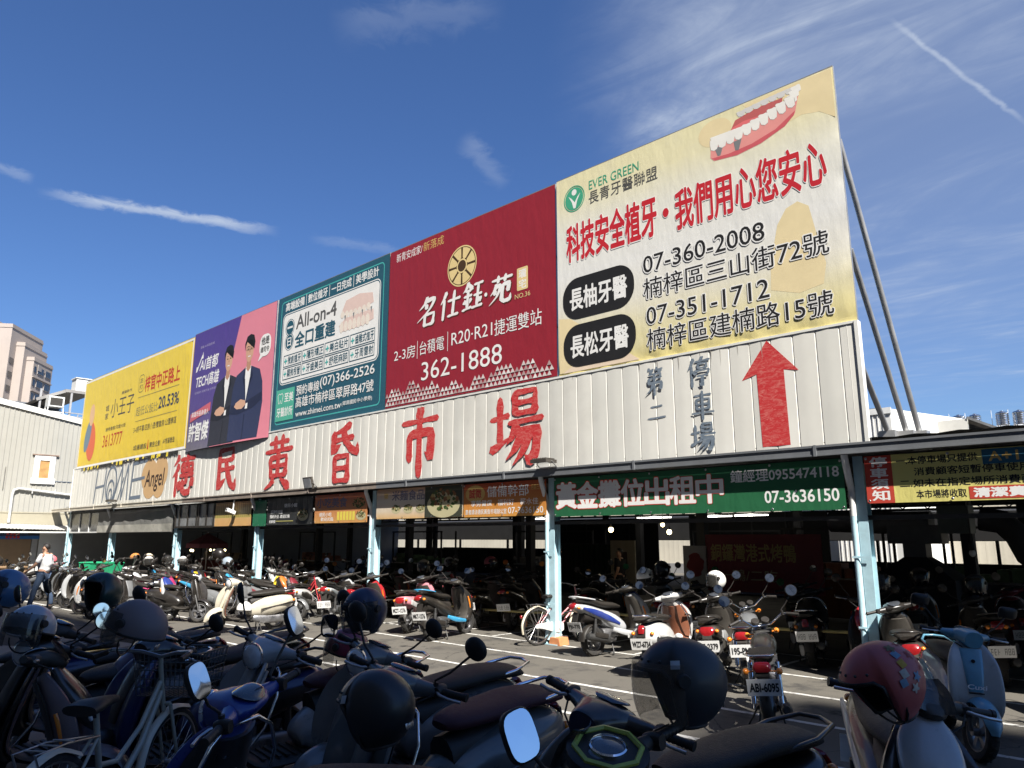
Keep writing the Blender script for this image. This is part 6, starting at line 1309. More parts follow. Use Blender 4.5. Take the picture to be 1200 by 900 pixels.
q = MB(); q.box(-.2, .2, -.15, .25, .75, 1.05); q.box(-.45, .5, -.2, .3, 1.0, 1.35); q.build('neck', M('duct_steel', (.12, .12, .12), .5, .6, .25, 4), hd)
q = MB(); q.tube([(.3, .05, 1.4), (-.3, .05, 1.4), (-1.6, .05, 1.45)], .22, 16); q.build('duct', M('duct_grey', (.14, .14, .14), .55, .4, .25, 3), hd, 40)
bx = thing('switch_box', 'dark grey machine box hanging under the roof above the stalls', 'machine box', (-3.62, 15.5, 1.94)); q = MB(); q.box(-.26, .26, 0, .4, 0, .5); q.build('case', M('box_greygreen', (.10, .12, .11), .5, .2, .2, 3), bx); q = MB(); q.tube([(-.2, .2, .5), (-.2, .2, 1.2)], .02, 6); q.tube([(.2, .2, .5), (.2, .2, 1.2)], .02, 6); q.build('hanger', K_iron, bx)
el = thing('elbow_duct', 'big black elbow duct curving down by the right market column', 'duct', (-2.75, 14.6, 1.5)); q = MB(); q.tube([(-.25, 0, .68), (.05, 0, .62), (.25, 0, .40), (.36, 0, .10), (.62, 0, -.15), (1.0, 0, -.2)], .2, 16); q.build('pipe', K_iron, el, 50); q = MB(); q.tube([(.62, 0, -.15), (.68, 0, -.165)], .22, 16); q.build('collar', K_exh, el)
bb = thing('hanging_bulb', 'bare bulb hanging on a cord in front of the sunlit far wall', 'light bulb', (-3.05, 14, 1.6)); q = MB(); q.tube([(0, 0, .2), (0, 0, 1.3)], .01, 6); q.lathe([(.0, .22), (.03, .2), (.045, .1), (.03, .06)], 12, (0, 0, 0), 'z'); q.build('cord', K_black, bb); q = MB(); q.ell((0, 0, .02), .05, .05, .06, 12, 8); q.build('bulb', M('bulb_glass', (.7, .7, .68), .1, 0, .05, 3), bb, 60)
for i, (u, v, z, w_) in enumerate(((-19.0, 21, 2.55, 1.2), (-14.2, 21, 2.5, 1.3), (-12.0, 21, 2.5, 1.2), (-10.2, 20, 2.48, 1.0))):
    o = thing('tube_lamp', ('lit tube lamp behind the snack banner', 'lit tube lamp behind the noodle banner', 'lit tube lamp behind the orange banner', 'lit tube lamp nearest the tall white post')[i], 'tube lamp', (u, v, z), 0, 'tube lamps under the market roof')
    q = MB(); q.tube([(0, 0, 0), (w_, 0, 0)], .016, 8); q.build('tube', M('lamp_tube', (1, .97, .9), .4, emit=3.), o); q = MB(); q.box(-.03, w_ + .03, -.03, .03, .02, .06); q.tube([(.1, 0, .05), (.1, 0, .7)], .006, 5); q.tube([(w_ - .1, 0, .05), (w_ - .1, 0, .7)], .006, 5); q.build('fitting', K_pipe, o)
    l_ = bpy.data.lights.new('tube_light', 'POINT'); l_.energy = 3; l_.shadow_soft_size = .1; l_.color = (1, .96, .88); lo = bpy.data.objects.new('tube_light', l_); COL.objects.link(lo); lo.parent = o; lo.location = (w_ / 2, -.05, -.08)
for i, (u, v, z) in enumerate(((-10.55, 14.5, 2.05), (-12.6, 20, 2.25), (-9.9, 16, 2.0))):
    o = thing('pendant_lamp', ('small lit pendant lamp near the tall white post', 'lit pendant lamp behind the orange banner', 'small warm pendant lamp right of the tall white post')[i], 'pendant lamp', (u, v, z), 0, 'pendant lamps in the market')
    q = MB(); q.ell((0, 0, 0), .06, .06, .065, 12, 8); q.build('bulb', M('lamp_warm', (1, .82, .45), .4, emit=3.5), o, 60); q = MB(); q.tube([(0, 0, .06), (0, 0, 1.0)], .008, 5); q.lathe([(.02, .12), (.03, .06), (.035, .05)], 10, (0, 0, 0), 'z'); q.build('cord', K_black, o)
    l_ = bpy.data.lights.new('bulb_light', 'POINT'); l_.energy = 3; l_.shadow_soft_size = .07; l_.color = (1, .85, .6); lo = bpy.data.objects.new('bulb_light', l_); COL.objects.link(lo); lo.parent = o; lo.location = (0, -.1, -.1)
um = thing('parasol', 'pink parasol with small lamps over a stall in the far left bay', 'parasol', (-30.6, 14.0, 0)); q = MB(); n = 8
vs = [(0, 0, 2.05)] + [(.85 * math.cos(2 * math.pi * k / n), .85 * math.sin(2 * math.pi * k / n), 1.62) for k in range(n)] + [(.87 * math.cos(2 * math.pi * k / n), .87 * math.sin(2 * math.pi * k / n), 1.45) for k in range(n)]
q.add(vs, [(0, 1 + k, 1 + (k + 1) % n) for k in range(n)] + [(1 + k, 9 + k, 9 + (k + 1) % n, 1 + (k + 1) % n) for k in range(n)]); q.build('canopy', cloth('pink', (.50, .18, .20)), um); q = MB(); q.tube([(0, 0, 0), (0, 0, 2.1)], .02, 8); q.build('pole', K_pipe, um)
q = MB()
for k in range(5): a = k * 1.25; q.ell((.7 * math.cos(a), .7 * math.sin(a), 1.35), .05, .05, .05, 8, 6)
q.build('lamp', M('lamp_warm', (1, .82, .45)), um)

# yellow bars strung between the posts
for i in range(4):
    a, b = PU[i + 1] + .12, PU[i] - .12
    lab = ('yellow barrier rail between the last two blue posts', 'yellow barrier rail left of the tall white post by the pink bicycle', 'yellow barrier rail behind the row of red and silver scooters', 'yellow barrier rail behind the pale blue bicycle')[i]
    o = thing('barrier_rail', lab, 'barrier rail', ((a + b) / 2, 11.35, .0), 0, 'yellow rails between the posts'); h = (b - a) / 2; zz = (.50, .40, .45, .45)[i]
    q = MB(); q.tube([(-h, 0, zz + .05), (-h * .5, .02, zz), (0, .03, zz - .02), (h * .5, .02, zz + .01), (h, 0, zz + .06)], .024, 10); q.build('rail', M('rail_yellow', (.45, .38, .15), .6, 0, .2, 4, dirt=.25), o, 50)
    q = MB(); q.tube([(-h, -.64, zz + .05), (-h, .06, zz + .05)], .014, 6); q.tube([(h, -.64, zz + .05), (h, .06, zz + .05)], .014, 6); q.build('tie', K_metal, o)
o = thing('rail_tag', 'small orange tag hanging on the yellow rail left of the pink bicycle', 'tag', (-10.35, 11.31, .20)); q = MB(); q.ell((0, 0, 0), .035, .02, .07, 10, 7); q.build('tag_body', M('tag_orange', (.60, .25, .08), .6), o, 60); q = MB(); q.tube([(0, 0, .06), (0, .03, .20)], .004, 5); q.build('string', K_rubber, o)

# ================================================================== people
def skin_mesh(nodes, edges, sub=2):
    """nodes: name -> (position, radius); first is the root"""
    names = list(nodes); me = bpy.data.meshes.new('t'); me.from_pydata([nodes[k][0] for k in names], [(names.index(a), names.index(b)) for a, b in edges], [])
    o = bpy.data.objects.new('t', me); COL.objects.link(o); md = o.modifiers.new('s', 'SKIN'); md.use_smooth_shade = True
    bpy.context.view_layer.update()
    if not me.skin_vertices: me.attributes
    for i, k in enumerate(names):
        r = nodes[k][1]; r = r if isinstance(r, tuple) else (r, r); me.skin_vertices[0].data[i].radius = r
    me.skin_vertices[0].data[0].use_root = True
    ss = o.modifiers.new('d', 'SUBSURF'); ss.levels = sub; ss.render_levels = sub
    dg = bpy.context.evaluated_depsgraph_get(); out = bpy.data.meshes.new_from_object(o.evaluated_get(dg)); bpy.data.objects.remove(o); bpy.data.meshes.remove(me)
    return [tuple(v.co) for v in out.vertices], [tuple(p.vertices) for p in out.polygons]
def person(label, loc, rz, shirt, trousers, hair=(.012, .010, .009), stride=0., arm=0., h=1.7, group=None, skin=(.36, .20, .13)):
    s = h / 1.75; rt = thing('person', label, 'person', loc, R(rz), group); sk = M('skin_%d' % int(skin[0] * 100), skin, .55, 0, .06, 6)
    lf, rf_ = stride, -stride
    J = {}
    J['pel'] = ((0, 0, .96), (.105, .15)); J['bel'] = ((.005, 0, 1.10), (.10, .145)); J['che'] = ((.0, 0, 1.30), (.11, .165)); J['sho'] = ((-.01, 0, 1.43), (.075, .13)); J['nec'] = ((.005, 0, 1.50), .052); J['hea'] = ((.02, 0, 1.58), (.072, .066)); J['cro'] = ((.02, 0, 1.69), (.085, .072))
    for n_, sg_, f in (('l', 1, lf), ('r', -1, rf_)):
        J[n_ + 'hip'] = ((0, sg_ * .085, .90), .088); J[n_ + 'kne'] = ((f * .5 + .03, sg_ * .09, .50), .058); J[n_ + 'cal'] = ((f * .78 - .02, sg_ * .09, .36), .055); J[n_ + 'ank'] = ((f, sg_ * .09, .09 + abs(f) * .08 * (f < 0)), .036); J[n_ + 'toe'] = ((f + .16, sg_ * .10, .035 + abs(f) * .02), .032)
        am = arm if sg_ > 0 else -arm * .5
        J[n_ + 'sh'] = ((-.01, sg_ * .185, 1.42), .058); J[n_ + 'elb'] = ((.10 * am * 2, sg_ * .235, 1.15 + .04 * abs(am)), .042); J[n_ + 'wri'] = ((.10 + .35 * am, sg_ * .235, .93 + .18 * abs(am)), .028); J[n_ + 'han'] = ((.13 + .42 * am, sg_ * .232, .86 + .19 * abs(am)), (.018, .036))
        for k, dy in enumerate((-.028, -.009, .010, .028)): J[n_ + 'f%d' % k] = ((.15 + .50 * am, sg_ * (.23 + dy), .78 + .19 * abs(am) + .006 * abs(k - 1)), .0085)
        J[n_ + 'th'] = ((.18 + .44 * am, sg_ * .205, .83 + .19 * abs(am)), .010)
    E_ = [('pel', 'bel'), ('bel', 'che'), ('che', 'sho'), ('sho', 'nec'), ('nec', 'hea'), ('hea', 'cro')]
    for n_ in 'lr':
        E_ += [('pel', n_ + 'hip'), (n_ + 'hip', n_ + 'kne'), (n_ + 'kne', n_ + 'cal'), (n_ + 'cal', n_ + 'ank'), (n_ + 'ank', n_ + 'toe'), ('sho', n_ + 'sh'), (n_ + 'sh', n_ + 'elb'), (n_ + 'elb', n_ + 'wri'), (n_ + 'wri', n_ + 'han'), (n_ + 'han', n_ + 'th')] + [(n_ + 'han', n_ + 'f%d' % k) for k in range(4)]
    S_ = lambda d: {k: (tuple(c * s for c in v[0]), tuple(r * s for r in v[1]) if isinstance(v[1], tuple) else v[1] * s) for k, v in d.items()}
    q = MB(); q.add(*skin_mesh(S_(J), E_))
    # face
    q.ell((.100 * s, 0, 1.605 * s), .022 * s, .016 * s, .026 * s, 8, 6); q.ell((.085 * s, 0, 1.535 * s), .02 * s, .03 * s, .016 * s, 8, 6)
    for sg_ in (-1, 1): q.ell((.02 * s, sg_ * .078 * s, 1.61 * s), .022 * s, .012 * s, .034 * s, 8, 6)
    q.build('body', sk, rt, 70)
    q = MB()
    for sg_ in (-1, 1): q.ell((.093 * s, sg_ * .032 * s, 1.632 * s), .010 * s, .014 * s, .008 * s, 8, 6)
    q.build('eyes', K_black, rt, 70)
    q = MB(); n = 18; m = 7; vs = []
    for i in range(m + 1):
        for j in range(n):
            az = 2 * math.pi * j / n; lo = R(25 + 20 * max(0, math.cos(az)) - 55 * max(0, -math.cos(az))); e = math.pi / 2 + (lo - math.pi / 2) * i / m; vs.append(((.008 + .102 * math.cos(e) * math.cos(az)) * s, .090 * math.cos(e) * math.sin(az) * s, (1.645 + .105 * math.sin(e)) * s))
    q.add(vs, [(i * n + j, (i + 1) * n + j, (i + 1) * n + (j + 1) % n, i * n + (j + 1) % n) for i in range(m) for j in range(n)]); q.build('hair', M('hair_%d' % int(hair[0] * 1000), hair, .6, 0, .2, 20), rt, 70)
    gw = lambda v, a: tuple(r + a for r in v) if isinstance(v, tuple) else v + a
    T = {k: (J[k][0], gw(J[k][1], .022)) for k in ('bel', 'che', 'sho', 'pel')}; T = {'che': T['che'], 'bel': T['bel'], 'sho': T['sho'], 'pel': (J['pel'][0], (.135, .175))}
    for n_ in 'lr':
        T[n_ + 'sh'] = (J[n_ + 'sh'][0], .078); a, b = Vector(J[n_ + 'sh'][0]), Vector(J[n_ + 'elb'][0]); T[n_ + 'slv'] = (tuple(a.lerp(b, .8)), .066)
    E2 = [('che', 'bel'), ('bel', 'pel'), ('che', 'sho')] + [e for n_ in 'lr' for e in (('sho', n_ + 'sh'), (n_ + 'sh', n_ + 'slv'))]
    q = MB(); q.add(*skin_mesh(S_(T), E2)); q.build('shirt', cloth('shirt_' + shirt[0], shirt[1]), rt, 70)
    T = {'pel': ((0, 0, .95), (.118, .155))}
    for n_ in 'lr': T.update({n_ + 'hip': (J[n_ + 'hip'][0], .104), n_ + 'kne': (J[n_ + 'kne'][0], .076), n_ + 'cal': (J[n_ + 'cal'][0], .070), n_ + 'ank': (J[n_ + 'ank'][0], .062)})
    E3 = [e for n_ in 'lr' for e in (('pel', n_ + 'hip'), (n_ + 'hip', n_ + 'kne'), (n_ + 'kne', n_ + 'cal'), (n_ + 'cal', n_ + 'ank'))]
    q = MB(); q.add(*skin_mesh(S_(T), E3)); q.build('trousers', cloth('trousers_' + trousers[0], trousers[1]), rt, 70)
    for n_ in 'lr':
        a, t = Vector(J[n_ + 'ank'][0]) * s, Vector(J[n_ + 'toe'][0]) * s; q = MB(); q.X = Matrix.Translation(a.lerp(t, .45) + Vector((0, 0, -.012))) @ Matrix.Rotation(math.atan2(-(t.z - a.z), t.x - a.x) * .6, 4, 'Y'); q.ell((0, 0, 0), .145 * s, .052 * s, .05 * s, 14, 8); q.build('shoe', K_black, rt, 70)
    return rt
person('man in a white T-shirt and blue jeans walking past the whitewashed wall', (-23.0, 6.15, 0), 223, ('white', (.72, .72, .72)), ('denim', (.06, .09, .15)), stride=.24, arm=.55, h=1.72)
person('dark clothed shopper standing beside the cream notice board', (-11.6, 16.3, 0), 200, ('black', (.02, .02, .022)), ('black2', (.02, .02, .02)), h=1.6)
person('shopper in a white shirt deep behind the orange banner', (-17.6, 24.5, 0), 240, ('white', (.72, .72, .72)), ('grey', (.06, .06, .065)), h=1.65)
person('dark clothed shopper bending toward a stall behind the noodle banner', (-18.4, 22, 0), 160, ('slate', (.03, .03, .035)), ('black2', (.02, .02, .02)), stride=.15, arm=.5, h=1.6)

# green crates by the first post
for i, (x, y, rz) in enumerate(((-27.2, 9.1, 20), (-27.9, 9.0, 32))):
    o = thing('crate', ('green plastic crate stacked high beside the second blue post', 'green plastic crate half hidden behind the larger green crate')[i], 'crate', (x, y, .62), R(rz), 'green crates'); q = MB(); L_, W_, H_ = .42, .30, .42
    for a in (-1, 1): q.add([(a * L_ * .9, -W_ * .9, 0), (a * L_ * .9, W_ * .9, 0), (a * L_, W_, H_), (a * L_, -W_, H_)], [(0, 1, 2, 3)]); q.add([(-L_ * .9, a * W_ * .9, 0), (L_ * .9, a * W_ * .9, 0), (L_, a * W_, H_), (-L_, a * W_, H_)], [(0, 1, 2, 3)])
    q.add([(-L_ * .9, -W_ * .9, .01), (L_ * .9, -W_ * .9, .01), (L_ * .9, W_ * .9, .01), (-L_ * .9, W_ * .9, .01)], [(0, 1, 2, 3)]); q.build('tub', M('crate_green', (.02, .30, .14), .45, 0, .12, 5, dirt=.15), o); q = MB(); q.tube([(-L_, -W_, H_), (L_, -W_, H_), (L_, W_, H_), (-L_, W_, H_), (-L_, -W_, H_)], .022, 8); q.build('rim', M('crate_green', (0, 0, 0)), o)
ct = thing('hand_cart', 'grey hand cart carrying the green crates', 'cart', (-27.5, 9.05, 0), R(25)); q = MB(); q.box(-.8, .8, -.4, .4, .52, .60); q.tube([(.8, -.35, .56), (1.05, -.35, 1.2), (1.05, .35, 1.2), (.8, .35, .56)], .02, 8); q.build('platform', K_metal, ct)
for sx_ in (-1, 1):
    for sy_ in (-1, 1): q = MB(); q.lathe([(.05, -.03), (.13, -.03), (.15, 0), (.13, .03), (.05, .03)], 18, (sx_ * .6, sy_ * .36, .15), 'y'); q.bar((sx_ * .6, sy_ * .36, .15), (sx_ * .6, sy_ * .36, .53), .04, .04); q.build('wheel', K_rubber, ct, 40)

# ================================================================== scooters
P = {k: paint(k, c) for k, c in dict(black=(.019, .0165, .0145), white=(.52, .52, .51), silver=(.42, .43, .44), grey=(.14, .145, .15), slate=(.11, .115, .118), red=(.42, .022, .03), maroon=(.16, .02, .03), pink=(.62, .24, .28), blue=(.015, .035, .20), navy=(.012, .02, .09), teal=(.085, .095, .095), sky=(.13, .34, .47), brown=(.24, .09, .05), cream=(.48, .44, .35), magenta=(.46, .04, .14), mauve=(.13, .10, .105), bluegrey=(.27, .28, .29), cyan=(.04, .28, .50), yellow=(.62, .45, .03), pearl=(.42, .43, .43), green=(.03, .14, .08), orange=(.55, .15, .03)).items()}
S_mar = M('seat_maroon', (.055, .016, .022), .6, 0, .12, 30, .2, 0, .3)
G1 = 'scooters in the near shaded row'; G2_ = 'scooters along the market front'; G3 = 'scooters crowded at the far left'; G4 = 'scooters parked inside the market'
Z = .15
# near row, in shade
ride('city', [P['black'], P['black'], P['black']], 'black scooter with round headset and black seat at the bottom centre right', (-1.97, 2.98), -108, '', .35, '', G1, z=Z)
ride('retro', [P['teal'], P['black'], P['black']], 'dark teal scooter with a long maroon seat and chrome side strips', (-3.3, 2.85), -90, '', .30, 'round', G1, S_mar, Z)
ride('retro', [P['slate'], P['black'], P['black']], 'slate grey scooter carrying the navy visor helmet, round chrome headlight', (-4.1, 3.3), -94, '', .30, 'round', G1, None, Z)
ride('retro', [P['bluegrey'], P['white'], P['black']], 'pale blue grey scooter with white leg shield and maroon seat', (-4.84, 2.98), -93, '', .45, 'tall', G1, S_mar, Z, mt=-115)
ride('retro', [P['blue'], P['black'], P['black']], 'deep blue scooter with square mirrors and black inner shield near the bottom left', (-3.01, 1.87), 196, '', .30, 'tall', G1, None, Z)
RA = ride('sport', [P['black'], P['green'], P['black']], 'black scooter with a lime ringed dash at the bottom edge', (-1.27, 2.06), 162, '', .30, 'tall', G1, None, Z)
kill_tree([c for c in RA.children if c.name.startswith('mirror')][0])
X_ = rotz_about(STEER_AX, STEER_DIR, .30) @ Matrix.Translation((.262, 0, 1.058)) @ Matrix.Rotation(R(-17), 4, 'Y')
q = MB(); q.X = X_; q.lathe([(.118, 0), (.118, .012), (.106, .016), (.10, .008), (.10, 0)], 8, (0, 0, 0), 'z', closed=True); q.build('dash_ring', M('lime', (.30, .36, .06), .4), RA)
q = MB(); q.X = X_; q.lathe([(.132, -.05), (.134, -.004), (.12, .004), (0, .004)], 24, (0, 0, 0), 'z'); q.build('dash_shell', K_black, RA, 40)
q = MB(); q.X = X_; q.lathe([(.062, .004), (.062, .014), (.057, .018), (.054, .012), (.054, .004)], 28, (0, 0, 0), 'z', closed=True); q.build('dial_rim', K_chrome, RA, 40)
q = MB(); q.X = X_; q.lathe([(.053, .008), (.03, .011), (0, .012)], 28, (0, 0, 0), 'z'); q.build('dial', M('dial_glass', (0, 0, 0)), RA, 40)
ride('sport', [P['black'], P['pearl'], P['black']], 'white scooter nose at the bottom right beneath the pink helmet', (-1.32, 4.05), -62, '', .3, '', G1, None, Z)
ride('city', [P['navy'], P['black'], P['black']], 'blue bodied scooter with a black seat behind the old bicycle', (-5.45, 2.5), -90, '', .35, 'round', G1, None, Z)
ride('sport', [P['black'], P['navy'], P['black']], 'black scooter with navy front cowl in the shade left of the old bicycle', (-6.15, 2.75), -88, '', .35, '', G1, None, Z)
ride('sport', [P['black'], P['mauve'], P['black']], 'black and mauve scooter in the shade under the black helmet', (-6.9, 2.3), -95, '', .35, 'round', G1, None, Z, mt=-110)
ride('retro', [P['black'], P['mauve'], P['black']], 'black scooter with mauve inner shield under the pale grey helmet', (-6.15, 1.95), -80, '', .35, 'round', G1, None, Z, mt=-120)
ride('city', [P['navy'], P['black'], P['black']], 'navy scooter in the shade under the sky blue helmet at the left edge', (-7.6, 1.75), -92, '', .35, 'round', G1, None, Z)
ride('sport', [P['mauve'], P['black'], P['black']], 'greyish mauve scooter with clear tail lamps in the bottom left corner', (-5.35, 1.15), 62, '', .2, '', G1, None, Z)
bicycle(('ivory', (.40, .38, .30)), True, 'old ivory bicycle with a wire basket in the shaded near row', (-4.75, 1.75, Z), 126, 'cream')

# along the market front, left to right
ride('retro', [P['cream'], P['brown'], P['black']], 'cream and brown scooter parked side-on alone on the open lot', (-14.72, 7.66), -95, '', .35, 'round', G2_)
ride('sport', [P['pearl'], P['yellow'], P['black']], 'white scooter facing the camera beside the pale blue bicycle', (-18.3, 10.6), -58, '', .3, 'round', G2_)
ride('city', [P['white'], P['black'], P['black']], 'white and black scooter third left of the red one', (-16.1, 9.95), 126, '', .35, 'round', G2_)
ride('sport', [P['silver'], P['grey'], P['black']], 'silver scooter immediately left of the red one', (-14.75, 9.95), 126, '', .35, 'round', G2_)
ride('sport', [P['red'], P['red'], P['black']], 'bright red scooter in the row below the noodle banner', (-13.65, 9.9), 124, '', .35, 'round', G2_)
ride('city', [P['pink'], P['white'], P['black']], 'pink scooter with a white plate between the red and the black ones', (-12.45, 10.3), 120, 'MZT-1276', .35, 'round', G2_)
ride('sport', [P['black'], P['black'], P['cyan']], 'black scooter with bright blue lower panels at the end of the row', (-11.1, 9.95), 106, 'MKT-1276', -.25, 'rect', G2_)
ride('sport', [P['silver'], P['blue'], P['silver']], 'silver and blue scooter beside the pink bicycle and tall post', (-7.6, 10.6), 82, 'PJ6-770', .35, 'round', G2_)
ride('retro', [P['white'], P['brown'], P['white']], 'white scooter with brown leg shield seen from behind', (-6.1, 9.72), 103, 'WZ7-6734', .35, 'round', G2_)
ride('city', [P['black'], P['pearl'], P['black']], 'black and white scooter with its rear to us under a white helmet', (-5.5, 10.1), 112, '655-2379', .35, 'round', G2_)
ride('moto', [P['grey'], P['black'], P['black']], 'black light motorcycle with red tail lamp and plate ending in letters', (-4.80, 9.70), 112, '195-PMT', .35, 'round', 'motorcycles')
ride('moto', [P['black'], P['black'], P['black']], 'black motorcycle nearest the camera with pale blue plate', (-3.66, 7.75), 114, 'ABI-6095', .25, 'round', 'motorcycles')
ride('city', [P['black'], P['black'], P['black']], 'black scooter seen from behind left of the pale blue one', (-3.05, 10.2), 112, 'NAC-7777', .35, '', G2_)
RC = ride('city', [P['pearl'], P['sky'], P['sky']], 'pale grey and sky blue scooter facing us at the right edge', (-2.06, 8.25), -64, '', .25, 'rect', G2_, lean=-3)
ride('sport', [P['black'], P['red'], P['black']], 'black scooter with red front cowl right behind the last blue post', (-3.95, 11.3), -70, '', .3, 'round', G2_)
ride('city', [P['white'], P['grey'], P['black']], 'white scooter cut off by the right edge of the picture', (-1.05, 9.6), -55, '', .3, '', G2_)
ride('sport', [P['grey'], P['grey'], P['black']], 'grey scooter half hidden behind the silver scooter', (-17.3, 11.9), 130, '', .35, 'round', G2_)
ride('retro', [P['silver'], P['black'], P['black']], 'silver scooter behind the pink one inside the barrier', (-13.7, 12.0), 120, '', .35, 'round', G2_)
q = MB(); text(q, 'Cuxi', -.075, .075, .575, .615, lambda x, z: (.588 - (z - .57) * .22, x, z), .02, .15); q.build('emblem_lettering', I_white, RC)
q = MB(); q.sweep([(.566, .535, .06, .004), (.563, .545, .06, .004)], 8, 2); q.build('vent_slot', K_black, RC)
q = MB(); q.lathe([(0, .512), (.016, .512), (.016, .505)], 14, (0, 0, .80), 'x'); q.build('badge', K_black, RC)
# inside the hall, dark
for i, (u, v, hd_, st, c, lab) in enumerate(((-14.3, 14.6, 100, 'sport', 'black', 'black scooter parked in the dark behind the yellow rail'), (-8.2, 13.0, 118, 'city', 'grey', 'grey scooter in the market shade under the dark grey helmet'), (-10.2, 13.4, 110, 'retro', 'black', 'black scooter in the market shade right of the tall post'),
        (-5.6, 13.2, 112, 'city', 'black', 'black scooter in the market shade below the duck banner'), (-3.9, 14.2, 100, 'sport', 'grey', 'grey scooter in the market shade beneath the mauve helmet'), (-2.6, 14.4, 105, 'retro', 'maroon', 'maroon scooter in the market shade at the right edge'), (-2.6, 12.2, 112, 'sport', 'black', 'black scooter inside the yellow rail at the right edge'),
        (-16.0, 14.0, 110, 'city', 'red', 'dim red scooter inside the market carrying the red helmet'), (-19.6, 13.6, 110, 'retro', 'navy', 'navy scooter inside the market behind the pale blue bicycle'), (-21.6, 13.4, 105, 'sport', 'black', 'black scooter inside the market in the fourth bay'))):
    ride(st, [P[c], P['black'], P['black']], lab, (u, v), hd_, '', .35, 'round', G4)
# crowded far left
far = ((-18.45, 7.15, 24, 'sport', ('silver', 'blue', 'white'), 'grey scooter with blue and white front pointing right'), (-20.6, 8.0, 32, 'sport', ('magenta', 'magenta', 'black'), 'magenta scooter in the left crowd behind the blue fronted one'),
       (-16.9, 8.25, 20, 'city', ('grey', 'grey', 'black'), 'dark grey scooter just behind the cream and brown one'), (-17.0, 9.3, 24, 'sport', ('black', 'orange', 'black'), 'black scooter with orange front near the red bicycle'), (-19.0, 8.9, 28, 'sport', ('black', 'cyan', 'black'), 'black scooter with cyan trim in the left crowd'),
       (-20.4, 6.75, 205, 'sport', ('white', 'white', 'black'), 'white scooter at the near left of the crowd beside the walking man'), (-22.3, 7.0, 205, 'city', ('silver', 'white', 'black'), 'silver scooter right behind the walking man'), (-25.6, 7.4, 210, 'city', ('silver', 'silver', 'black'), 'silver scooter left of the walking man'),
       (-26.8, 6.6, 215, 'sport', ('black', 'grey', 'black'), 'black scooter parked before the brown shutter'), (-22.6, 8.4, 200, 'retro', ('white', 'white', 'black'), 'white rounded scooter in the left crowd near the green crates'), (-24.4, 8.3, 205, 'sport', ('black', 'white', 'black'), 'black and white scooter in front of the green crates'),
       (-22.3, 9.5, 30, 'city', ('navy', 'yellow', 'black'), 'navy scooter with yellow front panel in the left crowd'), (-20.9, 9.6, 26, 'sport', ('black', 'black', 'black'), 'all black sharp tailed scooter in the left crowd'), (-19.3, 10.3, 28, 'retro', ('pearl', 'black', 'black'), 'pearl rounded scooter in the left crowd by the third post'),
       (-23.6, 10.2, 25, 'sport', ('red', 'black', 'black'), 'red and black scooter in the back of the left crowd'), (-21.9, 10.9, 28, 'city', ('cream', 'brown', 'black'), 'cream scooter in the back row near the fourth post'), (-25.2, 10.0, 30, 'city', ('white', 'black', 'black'), 'white scooter with black sides at the back near the second post'),
       (-20.6, 11.6, 30, 'sport', ('white', 'red', 'black'), 'white scooter with red cowl at the back of the left crowd'), (-23.8, 11.6, 30, 'retro', ('maroon', 'black', 'black'), 'maroon rounded scooter under the grey tarpaulin'), (-26.4, 11.2, 32, 'sport', ('grey', 'black', 'black'), 'grey sharp tailed scooter under the grey tarpaulin'),
       (-28.6, 9.8, 210, 'city', ('black', 'grey', 'black'), 'black scooter beside the first blue post'), (-18.0, 10.0, 26, 'city', ('silver', 'black', 'black'), 'silver round nosed scooter near the red bicycle'), (-29.0, 7.4, 215, 'city', ('white', 'black', 'black'), 'white scooter standing before the shutter jamb'))
far += ((-21.6, 7.6, 28, 'sport', ('black', 'silver', 'black'), 'black scooter with silver side strip between the magenta and the white ones'), (-23.9, 7.2, 206, 'retro', ('grey', 'black', 'black'), 'dark grey rounded scooter right behind the walking man'), (-18.9, 6.5, 20, 'city', ('black', 'grey', 'black'), 'black scooter at the near edge of the left crowd'),
        (-17.6, 7.5, 22, 'retro', ('black', 'black', 'black'), 'black rounded scooter between the grey ones in the left crowd'), (-16.2, 9.1, 24, 'sport', ('grey', 'maroon', 'black'), 'grey scooter with maroon panels behind the cream and brown one'), (-20.0, 10.9, 26, 'sport', ('black', 'yellow', 'black'), 'black scooter with yellow cowl by the fourth post'),
        (-24.6, 9.2, 28, 'city', ('black', 'cyan', 'black'), 'black scooter with bright cyan sides below the cream helmet'), (-22.9, 12.6, 30, 'sport', ('silver', 'black', 'black'), 'silver sharp tailed scooter deep in the left bays'), (-27.4, 8.0, 208, 'retro', ('maroon', 'black', 'black'), 'maroon rounded scooter left of the green crates'))
back = ((-12.0, 11.9, 112, 'city', 'black', 'black scooter behind the pink one at the barrier'), (-15.2, 11.8, 118, 'sport', 'maroon', 'maroon scooter behind the red one at the barrier'), (-16.6, 12.4, 120, 'retro', 'black', 'black rounded scooter behind the silver one at the barrier'), (-18.3, 13.2, 116, 'sport', 'grey', 'grey scooter inside the barrier of the third bay'),
        (-20.9, 12.4, 112, 'city', 'white', 'white scooter inside the barrier of the fourth bay'), (-17.6, 14.6, 100, 'city', 'silver', 'silver scooter deep in the shade of the third bay'), (-12.6, 13.6, 105, 'sport', 'silver', 'silver scooter in the shade near the middle of the hall'), (-11.2, 12.2, 108, 'sport', 'black', 'black sharp tailed scooter in the shade left of the pink bicycle'),
        (-9.0, 12.2, 104, 'sport', 'black', 'black sharp tailed scooter in the shade behind the silver and blue one'), (-6.9, 12.0, 112, 'sport', 'black', 'black sharp tailed scooter in the shade right of the brown and white one'), (-4.9, 12.0, 108, 'retro', 'black', 'black rounded scooter in the shade behind the black motorcycle'), (-1.2, 11.8, 110, 'city', 'grey', 'grey scooter in the shade at the very right'))
